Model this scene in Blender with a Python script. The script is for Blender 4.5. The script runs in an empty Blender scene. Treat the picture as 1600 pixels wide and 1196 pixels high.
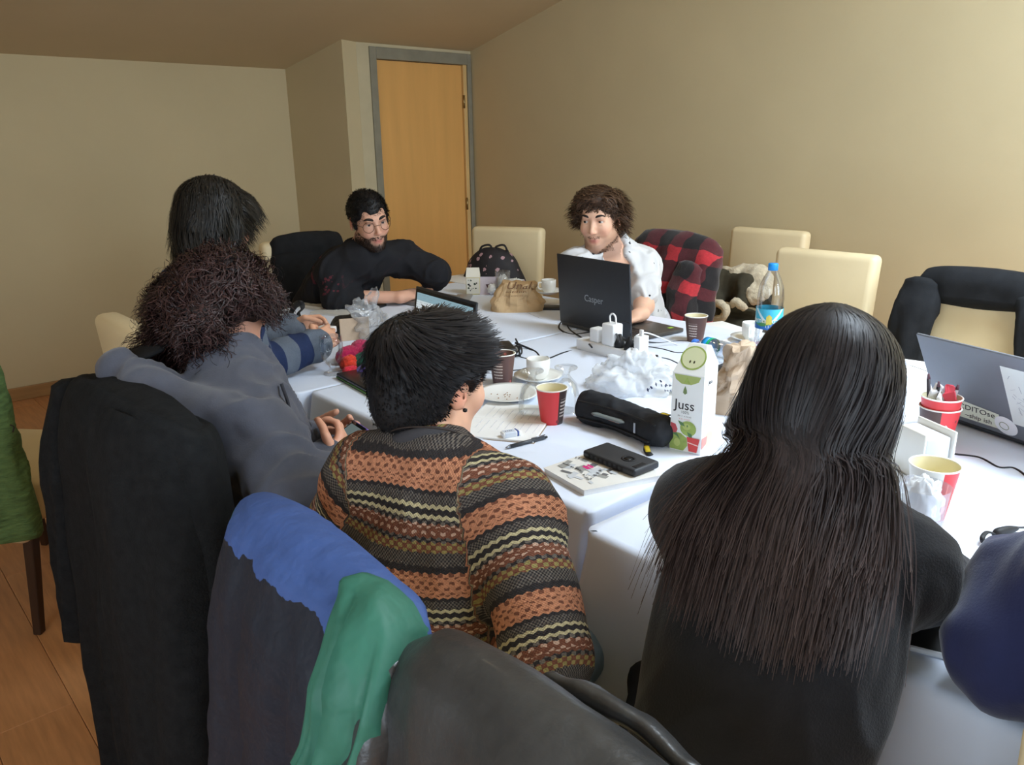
import bpy, bmesh, math, random
import numpy as np
from mathutils import Matrix, Vector

SC = bpy.context.scene
COL = SC.collection
rng = np.random.default_rng(7)
PI = math.pi


def S(c):
    """sRGB 0-255 triple -> linear"""
    out = []
    for v in c:
        v = v / 255.0
        out.append(v / 12.92 if v <= 0.04045 else ((v + 0.055) / 1.055) ** 2.4)
    return tuple(out)


# ------------------------------------------------------------------ camera, world, light, exposure
def look_matrix(yaw, pitch, roll):
    y, p, r = map(math.radians, (yaw, pitch, roll))
    right = Vector((math.cos(y), -math.sin(y), 0))
    fwd = Vector((math.sin(y) * math.cos(p), math.cos(y) * math.cos(p), -math.sin(p)))
    down = fwd.cross(right)
    rc = right * math.cos(r) + down * math.sin(r)
    dc = -right * math.sin(r) + down * math.cos(r)
    up = -dc
    return Matrix(((rc.x, up.x, -fwd.x), (rc.y, up.y, -fwd.y), (rc.z, up.z, -fwd.z)))


cam = bpy.data.cameras.new('camera')
cam.sensor_fit = 'HORIZONTAL'
cam.sensor_width = 36.0
cam.lens = 1225.0 / 1600.0 * 36.0
cam.clip_start = 0.05
cam_o = bpy.data.objects.new('camera', cam)
COL.objects.link(cam_o)
cam_o.matrix_world = Matrix.Translation((0, 0, 1.435)) @ look_matrix(41.8, 16.75, 0.9).to_4x4()
SC.camera = cam_o

world = bpy.data.worlds.new('world')
SC.world = world
world.use_nodes = True
wb = world.node_tree.nodes['Background']
wb.inputs[0].default_value = (0.75, 0.87, 1.0, 1)
wb.inputs[1].default_value = 1.0


def area(name, loc, target, sx, sy, power, color):
    l = bpy.data.lights.new(name, 'AREA')
    l.shape = 'RECTANGLE'
    l.size, l.size_y, l.energy, l.color = sx, sy, power, color
    o = bpy.data.objects.new(name, l)
    COL.objects.link(o)
    o.location = loc
    d = Vector(target) - Vector(loc)
    o.rotation_euler = d.to_track_quat('-Z', 'Y').to_euler()
    return o


SKY_BLUE = (0.74, 0.87, 1.0)
# daylight through the roof window and through the two windows of the near wall
area('daylight_roof_window', (2.75, 0.05, 3.42), (2.35, 0.35, 0.0), 1.5, 1.3, 295, SKY_BLUE)
area('daylight_near_window', (2.9, -2.66, 1.75), (3.3, 0.3, 1.2), 1.3, 1.6, 85, SKY_BLUE)
area('daylight_near_window', (0.6, -2.66, 1.75), (0.1, 0.6, 0.2), 1.3, 1.6, 75, SKY_BLUE)
area('fill_light_left', (-1.80, 0.10, 1.35), (0.6, 0.9, 0.35), 1.5, 1.6, 46, SKY_BLUE)  # fill light at the added left window, lifts floor and cloth fronts
SC.view_settings.view_transform = 'Standard'
SC.view_settings.look = 'None'
SC.view_settings.exposure = 0.0
SC.view_settings.gamma = 1.0
SC.view_settings.use_curve_mapping = False
SC.cycles.max_bounces = 10
SC.cycles.diffuse_bounces = 6
SC.cycles.transparent_max_bounces = 24
SC.cycles.caustics_reflective = False
SC.cycles.caustics_refractive = False

# ------------------------------------------------------------------ materials
MATS = {}


class NT:
    def __init__(s, name):
        s.m = bpy.data.materials.new(name)
        s.m.use_nodes = True
        s.t = s.m.node_tree
        s.b = s.t.nodes['Principled BSDF']
        s.out = s.t.nodes['Material Output']

    def n(s, typ, **kw):
        nd = s.t.nodes.new(typ)
        for k, v in kw.items():
            setattr(nd, k, v)
        return nd

    def l(s, a, b):
        s.t.links.new(a, b)

    def val(s, sock, v):
        if hasattr(v, 'is_linked') or isinstance(v, bpy.types.NodeSocket):
            s.l(v, sock)
        else:
            sock.default_value = v

    def math(s, op, a, b=0.0, c=None):
        nd = s.n('ShaderNodeMath', operation=op)
        s.val(nd.inputs[0], a)
        s.val(nd.inputs[1], b)
        if c is not None:
            s.val(nd.inputs[2], c)
        return nd.outputs[0]

    def mix(s, f, a, b, blend='MIX'):
        nd = s.n('ShaderNodeMix', data_type='RGBA', blend_type=blend)
        s.val(nd.inputs[0], f)
        for i, v in ((6, a), (7, b)):
            if isinstance(v, tuple):
                v = tuple(v[:3]) + (1,)
            s.val(nd.inputs[i], v)
        return nd.outputs[2]

    def coord(s, kind='Object'):
        return s.n('ShaderNodeTexCoord').outputs[kind]

    def attr(s, name):
        return s.n('ShaderNodeAttribute', attribute_name=name)

    def noise(s, vec, scale, detail=3, rough=.55):
        nd = s.n('ShaderNodeTexNoise')
        if vec is not None:
            s.l(vec, nd.inputs['Vector'])
        nd.inputs['Scale'].default_value = scale
        nd.inputs['Detail'].default_value = detail
        nd.inputs['Roughness'].default_value = rough
        return nd.outputs['Fac']

    def ramp(s, f, stops, interp='LINEAR'):
        nd = s.n('ShaderNodeValToRGB')
        cr = nd.color_ramp
        cr.interpolation = interp
        while len(cr.elements) > 1:
            cr.elements.remove(cr.elements[-1])
        for i, (p, c) in enumerate(stops):
            e = cr.elements[0] if i == 0 else cr.elements.new(p)
            e.position = p
            e.color = tuple(c[:3]) + (1,) if isinstance(c, tuple) else (c, c, c, 1)
        s.l(f, nd.inputs[0])
        return nd.outputs[0]

    def bump(s, h, strength=.3, dist=.01):
        nd = s.n('ShaderNodeBump')
        nd.inputs['Strength'].default_value = strength
        nd.inputs['Distance'].default_value = dist
        s.l(h, nd.inputs['Height'])
        s.l(nd.outputs[0], s.b.inputs['Normal'])


def mat(name, rgb, rough=.6, spec=.4, metal=0.0, vary=None, bump=None, sheen=0.0, stretch=None, aniso=0.0, coat=0.0):
    """plain procedural surface; vary=(scale, amount), bump=(scale, strength, distance)"""
    if name in MATS:
        return MATS[name]
    N = NT(name)
    b = N.b
    c = S(rgb)
    b.inputs['Roughness'].default_value = rough
    b.inputs['Specular IOR Level'].default_value = spec
    b.inputs['Metallic'].default_value = metal
    if sheen:
        b.inputs['Sheen Weight'].default_value = sheen
        b.inputs['Sheen Roughness'].default_value = .5
    if coat:
        b.inputs['Coat Weight'].default_value = coat
    vec = N.coord()
    if stretch:
        mp = N.n('ShaderNodeMapping')
        mp.inputs['Scale'].default_value = stretch
        N.l(vec, mp.inputs[0])
        vec = mp.outputs[0]
    vs, va = vary or (6.0, .06)
    f = N.noise(vec, vs, 4)
    lo = tuple(max(0, x * (1 - va)) for x in c)
    hi = tuple(min(1, x * (1 + va)) for x in c)
    N.l(N.ramp(f, [(.3, lo), (.7, hi)]), b.inputs['Base Color'])
    if bump:
        N.bump(N.noise(vec, bump[0], 3), bump[1], bump[2])
    MATS[name] = N.m
    return N.m


def glassy(name, tint=(1, 1, 1), body=0.0, body_col=(230, 235, 240), gloss=.9):
    """thin clear glass or plastic: transparent with a fresnel gloss, plus a share of milky body"""
    if name in MATS:
        return MATS[name]
    N = NT(name)
    N.t.nodes.remove(N.b)
    tr = N.n('ShaderNodeBsdfTransparent')
    tr.inputs[0].default_value = tuple(tint) + (1,)
    gl = N.n('ShaderNodeBsdfGlossy')
    gl.inputs['Roughness'].default_value = .04
    lw = N.n('ShaderNodeLayerWeight')
    lw.inputs[0].default_value = .35
    f = N.math('MULTIPLY', lw.outputs['Fresnel'], gloss)
    mx = N.n('ShaderNodeMixShader')
    N.l(f, mx.inputs[0])
    N.l(tr.outputs[0], mx.inputs[1])
    N.l(gl.outputs[0], mx.inputs[2])
    last = mx
    if body:
        d = N.n('ShaderNodeBsdfDiffuse')
        d.inputs[0].default_value = S(body_col) + (1,)
        m2 = N.n('ShaderNodeMixShader')
        m2.inputs[0].default_value = body
        N.l(mx.outputs[0], m2.inputs[1])
        N.l(d.outputs[0], m2.inputs[2])
        last = m2
    N.l(last.outputs[0], N.out.inputs[0])
    MATS[name] = N.m
    return N.m


def attr_mat(name, rough=.55, spec=.35, sss=0.0, attr='col', bump=None, sheen=0.0):
    if name in MATS:
        return MATS[name]
    N = NT(name)
    a = N.attr(attr)
    N.l(a.outputs['Color'], N.b.inputs['Base Color'])
    N.b.inputs['Roughness'].default_value = rough
    N.b.inputs['Specular IOR Level'].default_value = spec
    if sheen:
        N.b.inputs['Sheen Weight'].default_value = sheen
    if sss:
        N.b.inputs['Subsurface Weight'].default_value = sss
        N.b.inputs['Subsurface Radius'].default_value = (.012, .005, .003)
        N.b.inputs['Subsurface Scale'].default_value = .5
    if bump:
        N.bump(N.noise(N.coord(), bump[0], 3), bump[1], bump[2])
    MATS[name] = N.m
    return N.m


# ------------------------------------------------------------------ objects
def V(*a):
    return np.array(a if len(a) > 1 else a[0], dtype=float)


def unit(v):
    v = np.asarray(v, float)
    return v / (np.linalg.norm(v) + 1e-12)


def tag(o, label=None, cat=None, group=None, kind=None):
    if label:
        o['label'] = label
    if cat:
        o['category'] = cat
    if group:
        o['group'] = group
    if kind:
        o['kind'] = kind
    return o


def empty(name, loc, label, cat, group=None, rotz=0.0):
    o = bpy.data.objects.new(name, None)
    COL.objects.link(o)
    o.empty_display_size = .05
    o.location = tuple(float(x) for x in loc)
    o.rotation_euler = (0, 0, rotz)
    return tag(o, label, cat, group)


def obj(name, verts, faces, m=None, parent=None, smooth=True, col=None, gc=None, loc=None, world=False, kind=None):
    """numpy verts and faces (array or list) -> one mesh object; world=True: verts are world coordinates"""
    v = np.asarray(verts, float).reshape(-1, 3)
    if world and parent is not None:
        p = parent
        off = V(0, 0, 0)
        while p is not None:
            off = off + V(*p.location)
            p = p.parent
        v = v - off
    me = bpy.data.meshes.new(name)
    if isinstance(faces, np.ndarray):
        nf, k = faces.shape
        me.vertices.add(len(v))
        me.vertices.foreach_set('co', v.astype(np.float32).ravel())
        me.loops.add(nf * k)
        me.loops.foreach_set('vertex_index', faces.astype(np.int32).ravel())
        me.polygons.add(nf)
        me.polygons.foreach_set('loop_start', np.arange(0, nf * k, k, dtype=np.int32))
        me.update(calc_edges=True)
    else:
        me.from_pydata([tuple(x) for x in v], [], faces)
        me.update()
    if smooth and len(me.polygons):
        me.polygons.foreach_set('use_smooth', np.ones(len(me.polygons), dtype=bool))
    if col is not None:
        a = me.attributes.new('col', 'FLOAT_COLOR', 'POINT')
        c = np.ones((len(v), 4), np.float32)
        c[:, :3] = col
        a.data.foreach_set('color', c.ravel())
    if gc is not None:
        a = me.attributes.new('gc', 'FLOAT_VECTOR', 'POINT')
        c = np.zeros((len(v), 3), np.float32)
        c[:, :gc.shape[1]] = gc
        a.data.foreach_set('vector', c.ravel())
    o = bpy.data.objects.new(name, me)
    COL.objects.link(o)
    if m is not None:
        for mm in (m if isinstance(m, (list, tuple)) else [m]):
            me.materials.append(mm)
    if parent is not None:
        o.parent = parent
    if loc is not None:
        o.location = tuple(float(x) for x in loc)
    if kind:
        o['kind'] = kind
    return o


def dup(root, loc, rotz=None, label=None):
    r = root.copy()
    COL.objects.link(r)
    r.location = tuple(float(x) for x in loc)
    if rotz is not None:
        r.rotation_euler = (0, 0, rotz)
    if label:
        r['label'] = label
    for ch in list(root.children):
        c = ch.copy()
        COL.objects.link(c)
        c.parent = r
        for g in ch.children:
            d = g.copy()
            COL.objects.link(d)
            d.parent = c
    return r


def box(x0, x1, y0, y1, z0, z1, bev=0.0, seg=2):
    """bevelled box -> verts, faces"""
    bm = bmesh.new()
    bmesh.ops.create_cube(bm, size=1.0)
    for v in bm.verts:
        v.co = Vector(((x0 + x1) / 2 + v.co.x * (x1 - x0), (y0 + y1) / 2 + v.co.y * (y1 - y0), (z0 + z1) / 2 + v.co.z * (z1 - z0)))
    if bev:
        bmesh.ops.bevel(bm, geom=bm.edges[:], offset=bev, segments=seg, profile=.5, affect='EDGES')
    bm.verts.ensure_lookup_table()
    v = np.array([tuple(a.co) for a in bm.verts])
    f = [[a.index for a in p.verts] for p in bm.faces]
    bm.free()
    return v, f


def join(*parts):
    vs, fs, n = [], [], 0
    for v, f in parts:
        vs.append(np.asarray(v, float))
        fs += [[i + n for i in p] for p in (f.tolist() if isinstance(f, np.ndarray) else f)]
        n += len(v)
    return np.concatenate(vs), fs


def rotz(v, a, c=(0, 0)):
    v = np.array(v, float)
    x, y = v[:, 0] - c[0], v[:, 1] - c[1]
    v[:, 0] = c[0] + x * math.cos(a) - y * math.sin(a)
    v[:, 1] = c[1] + x * math.sin(a) + y * math.cos(a)
    return v


def rotm(axis, a):
    return np.array(Matrix.Rotation(a, 3, axis))


def lathe(prof, n=32, close=False):
    """profile [(r, z), ...] about z"""
    prof = np.array(prof, float)
    a = np.linspace(0, 2 * PI, n, endpoint=False)
    v = np.stack([prof[:, 0][:, None] * np.cos(a), prof[:, 0][:, None] * np.sin(a), np.repeat(prof[:, 1][:, None], n, 1)], -1).reshape(-1, 3)
    m = len(prof)
    f = []
    for i in range(m - 1 if not close else m):
        j = (i + 1) % m
        for k in range(n):
            l = (k + 1) % n
            f.append([i * n + k, i * n + l, j * n + l, j * n + k])
    if not close:
        if prof[0, 0] > 1e-6:
            f.append([k for k in range(n)][::-1])
        if prof[-1, 0] > 1e-6:
            f.append([(m - 1) * n + k for k in range(n)])
    return v, f


def spline(pts, n):
    """Catmull-Rom through rows of any width"""
    p = np.asarray(pts, float)
    m = len(p)
    if m < 3:
        t = np.linspace(0, 1, n)[:, None]
        return p[0] * (1 - t) + p[-1] * t
    q = np.concatenate([[2 * p[0] - p[1]], p, [2 * p[-1] - p[-2]]])
    t = np.linspace(0, m - 1, n)
    i = np.minimum(t.astype(int), m - 2)
    f = (t - i)[:, None]
    a, b, c, d = q[i], q[i + 1], q[i + 2], q[i + 3]
    return .5 * (2 * b + (c - a) * f + (2 * a - 5 * b + 4 * c - d) * f ** 2 + (3 * b - a - 3 * c + d) * f ** 3)


def tube(path, r, n=8, steps=None, flat=1.0):
    """round tube through points, r a number or a list"""
    p = np.asarray(path, float)
    rr = np.full(len(p), r) if np.isscalar(r) else np.asarray(r, float)
    if steps:
        q = spline(np.concatenate([p, rr[:, None]], 1), steps)
        p, rr = q[:, :3], np.maximum(q[:, 3], 1e-4)
    t = np.gradient(p, axis=0)
    t /= np.linalg.norm(t, axis=1)[:, None] + 1e-12
    up = V(0, 0, 1) if abs(t[0, 2]) < .9 else V(1, 0, 0)
    e = np.cross(t[0], up)
    E = []
    for i in range(len(p)):
        e = e - t[i] * (e @ t[i])
        e = unit(e)
        E.append(e)
    E = np.array(E)
    B = np.cross(t, E)
    a = np.linspace(0, 2 * PI, n, endpoint=False)
    v = p[:, None] + rr[:, None, None] * (np.cos(a)[None, :, None] * E[:, None] + flat * np.sin(a)[None, :, None] * B[:, None])
    m = len(p)
    f = []
    for i in range(m - 1):
        for k in range(n):
            l = (k + 1) % n
            f.append([i * n + k, i * n + l, (i + 1) * n + l, (i + 1) * n + k])
    f.append(list(range(n))[::-1])
    f.append([(m - 1) * n + k for k in range(n)])
    return v.reshape(-1, 3), f


def fnoise(p, scale, seed=0, octaves=3):
    """cheap smooth 3-D noise, about -1..1"""
    seed = int(seed * 10)
    r = np.random.default_rng(seed)
    p = np.asarray(p, float) * scale
    out = np.zeros(len(p))
    amp, tot = 1.0, 0.0
    for o in range(octaves):
        w = r.normal(size=(3, 3)) * .6
        q = p + .6 * np.sin(p @ w + r.uniform(0, 6, 3))
        for k in range(3):
            d = r.normal(size=3)
            d /= np.linalg.norm(d)
            out += amp * np.sin(q @ d * 2.2 + r.uniform(0, 6.28)) / 3
        tot += amp
        amp *= .5
        p = p * 2.03
    return out / tot * 1.6


def ngrid(nu, nv, wrap=False):
    """faces of a (nu rows) x (nv columns) grid"""
    i, j = np.meshgrid(np.arange(nu - 1), np.arange(nv if wrap else nv - 1), indexing='ij')
    k = (j + 1) % nv
    return np.stack([i * nv + j, i * nv + k, (i + 1) * nv + k, (i + 1) * nv + j], -1).reshape(-1, 4)


def vnormals(v, f):
    f = np.asarray(f)
    n = np.zeros_like(v)
    fn = np.cross(v[f[:, 2]] - v[f[:, 0]], v[f[:, 3 if f.shape[1] > 3 else 1]] - v[f[:, 1]]) if f.shape[1] > 3 else np.cross(v[f[:, 1]] - v[f[:, 0]], v[f[:, 2]] - v[f[:, 0]])
    for k in range(f.shape[1]):
        np.add.at(n, f[:, k], fn)
    return n / (np.linalg.norm(n, axis=1)[:, None] + 1e-12)


def text(s, size, m, parent, R, loc, name='lettering', shear=0.0, align='CENTER', extrude=.0003, bend=None, spacing=1.0, world=False):
    """flat raised lettering; R maps text x,y,normal to the parent's axes; bend = radius of a cylinder to wrap on"""
    c = bpy.data.curves.new(name, 'FONT')
    c.body = s
    c.size = size
    c.shear = shear
    c.align_x = align
    c.align_y = 'CENTER'
    c.extrude = extrude
    c.resolution_u = 3
    c.space_character = spacing
    t = bpy.data.objects.new('tmp', c)
    COL.objects.link(t)
    dg = bpy.context.evaluated_depsgraph_get()
    me = bpy.data.meshes.new_from_object(t.evaluated_get(dg))
    bpy.data.objects.remove(t)
    bpy.data.curves.remove(c)
    v = np.array([tuple(a.co) for a in me.vertices]).reshape(-1, 3)
    f = [list(p.vertices) for p in me.polygons]
    bpy.data.meshes.remove(me)
    if not len(v):
        return None
    if bend:
        a = v[:, 0] / bend
        rr = bend + v[:, 2]
        v = np.stack([rr * np.sin(a), v[:, 1], rr * np.cos(a) - bend], 1)
    v = v @ np.asarray(R, float).T + V(*loc)
    return obj(name, v, f, m, parent, smooth=False, world=world)


# ------------------------------------------------------------------ implicit bodies
class Sdf:
    def __init__(s, lo, hi, h):
        s.lo, s.h = V(*lo), h
        n = np.ceil((V(*hi) - s.lo) / h).astype(int) + 1
        s.ax = [s.lo[i] + h * np.arange(n[i]) for i in range(3)]
        s.g = np.full(n, .15, np.float32)

    def blk(s, lo, hi):
        a = np.clip(np.floor((np.asarray(lo) - s.lo) / s.h).astype(int), 0, np.array(s.g.shape))
        b = np.clip(np.ceil((np.asarray(hi) - s.lo) / s.h).astype(int) + 1, 0, np.array(s.g.shape))
        sl = tuple(slice(a[i], b[i]) for i in range(3))
        X = s.ax[0][sl[0]][:, None, None].astype(np.float32)
        Y = s.ax[1][sl[1]][None, :, None].astype(np.float32)
        Z = s.ax[2][sl[2]][None, None, :].astype(np.float32)
        return sl, X, Y, Z

    def put(s, sl, d, k, op):
        a = s.g[sl]
        if a.size == 0:
            return
        if op == 'u':
            if k > 0:
                h = np.clip(.5 + .5 * (a - d) / k, 0, 1)
                s.g[sl] = a * (1 - h) + d * h - k * h * (1 - h)
            else:
                s.g[sl] = np.minimum(a, d)
        elif op == 's':
            d = -d
            if k > 0:
                h = np.clip(.5 - .5 * (a - d) / k, 0, 1)
                s.g[sl] = a * (1 - h) + d * h + k * h * (1 - h)
            else:
                s.g[sl] = np.maximum(a, d)
        elif op == 'i':
            s.g[sl] = np.maximum(a, d)

    def cap(s, a, b, ra, rb=None, k=.02, op='u'):
        a, b = V(*a), V(*b)
        rb = ra if rb is None else rb
        m = max(ra, rb) + k + .03
        sl, X, Y, Z = s.blk(np.minimum(a, b) - m, np.maximum(a, b) + m)
        ba = b - a
        L = ba @ ba + 1e-12
        t = np.clip(((X - a[0]) * ba[0] + (Y - a[1]) * ba[1] + (Z - a[2]) * ba[2]) / L, 0, 1)
        d = np.sqrt((X - a[0] - t * ba[0]) ** 2 + (Y - a[1] - t * ba[1]) ** 2 + (Z - a[2] - t * ba[2]) ** 2) - (ra + (rb - ra) * t)
        s.put(sl, d, k, op)

    def chain(s, pts, rads, k=.02, op='u'):
        for i in range(len(pts) - 1):
            s.cap(pts[i], pts[i + 1], rads[i], rads[i + 1], k, op)

    def ell(s, c, r, R=None, k=.02, op='u'):
        c, r = V(*c), V(*r)
        m = r.max() + k + .03
        sl, X, Y, Z = s.blk(c - m, c + m)
        R = np.eye(3) if R is None else np.asarray(R)
        x, y, z = X - c[0], Y - c[1], Z - c[2]
        q = [(x * R[0, i] + y * R[1, i] + z * R[2, i]) for i in range(3)]
        k0 = np.sqrt((q[0] / r[0]) ** 2 + (q[1] / r[1]) ** 2 + (q[2] / r[2]) ** 2) + 1e-6
        k1 = np.sqrt((q[0] / r[0] ** 2) ** 2 + (q[1] / r[1] ** 2) ** 2 + (q[2] / r[2] ** 2) ** 2) + 1e-6
        s.put(sl, k0 * (k0 - 1) / k1, k, op)

    def half(s, p, n, lo=None, hi=None):
        """keep the side behind the plane (p, n), inside a block"""
        p, n = V(*p), unit(n)
        sl, X, Y, Z = s.blk(lo if lo is not None else s.lo, hi if hi is not None else s.lo + s.h * V(*s.g.shape))
        d = (X - p[0]) * n[0] + (Y - p[1]) * n[1] + (Z - p[2]) * n[2]
        s.put(sl, d, 0, 'i')

    def sample(s, p):
        """distance and outward gradient at points"""
        q = (np.asarray(p) - s.lo) / s.h
        i = np.clip(np.floor(q).astype(int), 1, np.array(s.g.shape) - 3)
        f = np.clip(q - i, 0, 1)

        def tri(g, i):
            o = 0
            for a in (0, 1):
                for b in (0, 1):
                    for c in (0, 1):
                        w = (f[:, 0] if a else 1 - f[:, 0]) * (f[:, 1] if b else 1 - f[:, 1]) * (f[:, 2] if c else 1 - f[:, 2])
                        o = o + w * g[i[:, 0] + a, i[:, 1] + b, i[:, 2] + c]
            return o
        d = tri(s.g, i)
        gr = []
        for ax in range(3):
            e = np.zeros(3, int)
            e[ax] = 1
            gr.append(tri(s.g, i + e) - tri(s.g, i - e))
        gr = np.stack(gr, 1)
        return d, gr / (np.linalg.norm(gr, axis=1)[:, None] + 1e-9)

    def mesh(s, smooth=1):
        g = s.g
        nx, ny, nz = g.shape
        ins = g < 0
        cnt = np.zeros((nx - 1, ny - 1, nz - 1), np.int8)
        for a in (0, 1):
            for b in (0, 1):
                for c in (0, 1):
                    cnt += ins[a:nx - 1 + a, b:ny - 1 + b, c:nz - 1 + c]
        act = np.argwhere((cnt > 0) & (cnt < 8))
        vid = np.full(cnt.shape, -1, np.int32)
        vid[act[:, 0], act[:, 1], act[:, 2]] = np.arange(len(act))
        co = {}
        for a in (0, 1):
            for b in (0, 1):
                for c in (0, 1):
                    co[a, b, c] = g[act[:, 0] + a, act[:, 1] + b, act[:, 2] + c]
        acc = np.zeros((len(act), 3))
        num = np.zeros(len(act))
        for ax in range(3):
            for o1 in (0, 1):
                for o2 in (0, 1):
                    A = [0, 0, 0]
                    others = [i for i in range(3) if i != ax]
                    A[others[0]], A[others[1]] = o1, o2
                    B = list(A)
                    B[ax] = 1
                    va, vb = co[tuple(A)], co[tuple(B)]
                    m = (va < 0) != (vb < 0)
                    t = np.where(m, va / np.where(m, va - vb, 1), 0)
                    P = np.zeros((len(act), 3)) + V(*A)
                    P[:, ax] = t
                    acc += P * m[:, None]
                    num += m
        v = s.lo + s.h * (act + acc / np.maximum(num, 1)[:, None])
        fs = []
        for ax in range(3):
            sl0 = [slice(None)] * 3
            sl1 = [slice(None)] * 3
            sl0[ax], sl1[ax] = slice(0, -1), slice(1, None)
            e = ins[tuple(sl0)] != ins[tuple(sl1)]
            idx = np.argwhere(e)
            u, w = [(1, 2), (2, 0), (0, 1)][ax]
            ok = (idx[:, u] > 0) & (idx[:, w] > 0) & (idx[:, u] < cnt.shape[u]) & (idx[:, w] < cnt.shape[w])
            idx = idx[ok]
            flip = ins[tuple(sl0)][idx[:, 0], idx[:, 1], idx[:, 2]]
            q = []
            for du, dw in ((1, 1), (0, 1), (0, 0), (1, 0)):
                c = idx.copy()
                c[:, u] -= du
                c[:, w] -= dw
                q.append(vid[c[:, 0], c[:, 1], c[:, 2]])
            q = np.stack(q, 1)
            q[~flip] = q[~flip][:, ::-1]
            fs.append(q)
        f = np.concatenate(fs)
        f = f[(f >= 0).all(1)]
        for _ in range(smooth):
            a = np.zeros_like(v)
            n = np.zeros(len(v))
            for k in range(4):
                i, j = f[:, k], f[:, (k + 1) % 4]
                np.add.at(a, i, v[j])
                np.add.at(n, i, 1)
                np.add.at(a, j, v[i])
                np.add.at(n, j, 1)
            v = v * .5 + .5 * a / np.maximum(n, 1)[:, None]
        return v, f


def frame(fwd, up):
    """columns = forward, left, up"""
    f = unit(fwd)
    u = V(*up) - f * (V(*up) @ f)
    u = unit(u)
    return np.stack([f, np.cross(u, f), u], 1)


# ------------------------------------------------------------------ cloth shells
def loft(name, rows, m, parent=None, n=56, steps=44, folds=(), expo=2.6, noise=(0, 0), seed=1, capz=.5, stiff=None):
    """closed soft body through rows (left point, right point, half thickness front, back offset dir);
    rows: [(L, R, t)], world points top to hem.  folds: [(amp, cycles, phase, slant)]"""
    L = spline([r[0] for r in rows], steps)
    R = spline([r[1] for r in rows], steps)
    T = spline([[r[2]] for r in rows], steps)[:, 0]
    C = (L + R) / 2
    W = (R - L) / 2
    wl = np.linalg.norm(W, axis=1)
    down = np.gradient(C, axis=0)
    down /= np.linalg.norm(down, axis=1)[:, None]
    N = np.cross(W / wl[:, None], down)
    N /= np.linalg.norm(N, axis=1)[:, None]
    a = np.linspace(0, 2 * PI, n, endpoint=False)
    cx = np.sign(np.cos(a)) * np.abs(np.cos(a)) ** (2 / expo)
    cy = np.sign(np.sin(a)) * np.abs(np.sin(a)) ** (2 / expo)
    s = np.linspace(0, 1, steps)
    v = C[:, None] + W[:, None] * cx[None, :, None] + (N * T[:, None])[:, None] * cy[None, :, None]
    disp = np.zeros((steps, n))
    for amp, cyc, ph, sl in folds:
        disp += amp * np.sin(2 * PI * cyc * cx[None, :] / 2 + ph + sl * s[:, None]) * (s[:, None] ** .7)
    v = v + N[:, None] * (disp * np.sign(cy)[None, :] * np.abs(cy)[None, :] ** .5)[:, :, None]
    v = v.reshape(-1, 3)
    if noise[1]:
        nn = (v - np.repeat(C, n, 0))
        nn /= np.linalg.norm(nn, axis=1)[:, None] + 1e-9
        v = v + nn * (fnoise(v, noise[0], seed) * noise[1])[:, None]
        rg = .35 - np.abs(fnoise(v * V(1, 1, .6), noise[0] * 1.7, seed + 7, 2))
        v = v + nn * (np.clip(rg, -.3, .35) * noise[1] * 1.3)[:, None]
    length = np.concatenate([[0], np.cumsum(np.linalg.norm(np.diff(C, axis=0), axis=1))])
    gc = np.stack([(wl[:, None] * cx[None, :]).ravel(), np.repeat(length, n), np.repeat(np.sign(cy)[None], steps, 0).ravel()], 1)
    f = ngrid(steps, n, True)
    # rounded ends
    vs, fs, gs = [v], [f], [gc]
    base = len(v)
    for end, sgn in ((0, -1), (steps - 1, 1)):
        ring = v[end * n:(end + 1) * n]
        c = ring.mean(0)
        q1 = c + (ring - c) * .6 + down[end] * sgn * T[end] * capz * .7
        vs.append(np.concatenate([q1, [c + down[end] * sgn * T[end] * capz]]))
        g = gc[end * n:(end + 1) * n]
        gs.append(np.concatenate([g, [g.mean(0)]]))
        i = np.arange(n)
        j = (i + 1) % n
        r0 = end * n
        A = np.stack([r0 + i, r0 + j, base + j, base + i], 1)
        B = np.stack([base + i, base + j, np.full(n, base + n), np.full(n, base + n)], 1)
        if end == 0:
            A, B = A[:, ::-1], B[:, ::-1]
        fs += [A, B]
        base += n + 1
    v = np.concatenate(vs)
    f = np.concatenate(fs)
    tri = f[f[:, 2] == f[:, 3]][:, :3]
    tri2 = f[f[:, 0] == f[:, 1]][:, 1:]
    quad = f[(f[:, 2] != f[:, 3]) & (f[:, 0] != f[:, 1])]
    faces = quad.tolist() + tri.tolist() + tri2.tolist()
    return obj(name, v, faces, m, parent, gc=np.concatenate(gs), world=parent is not None)


def ribbons(name, paths, widths, normals, m, parent, col=None, kind='stuff'):
    """paths (n, m, 3), widths (n, m), normals (n, m, 3) -> flat locks of hair in one mesh"""
    n, k, _ = paths.shape
    t = np.gradient(paths, axis=1)
    sd = np.cross(t, normals)
    sd /= np.linalg.norm(sd, axis=2)[:, :, None] + 1e-9
    v = np.stack([paths - sd * widths[:, :, None], paths + sd * widths[:, :, None]], 2).reshape(-1, 3)
    i = np.arange(n)[:, None] * k * 2
    j = np.arange(k - 1)[None] * 2
    b = (i + j).ravel()
    f = np.stack([b, b + 1, b + 3, b + 2], 1)
    c = None
    if col is not None:
        c = np.repeat(col, k * 2, 0)
    return obj(name, v, f, m, parent, col=c, world=True, kind=kind)


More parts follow.
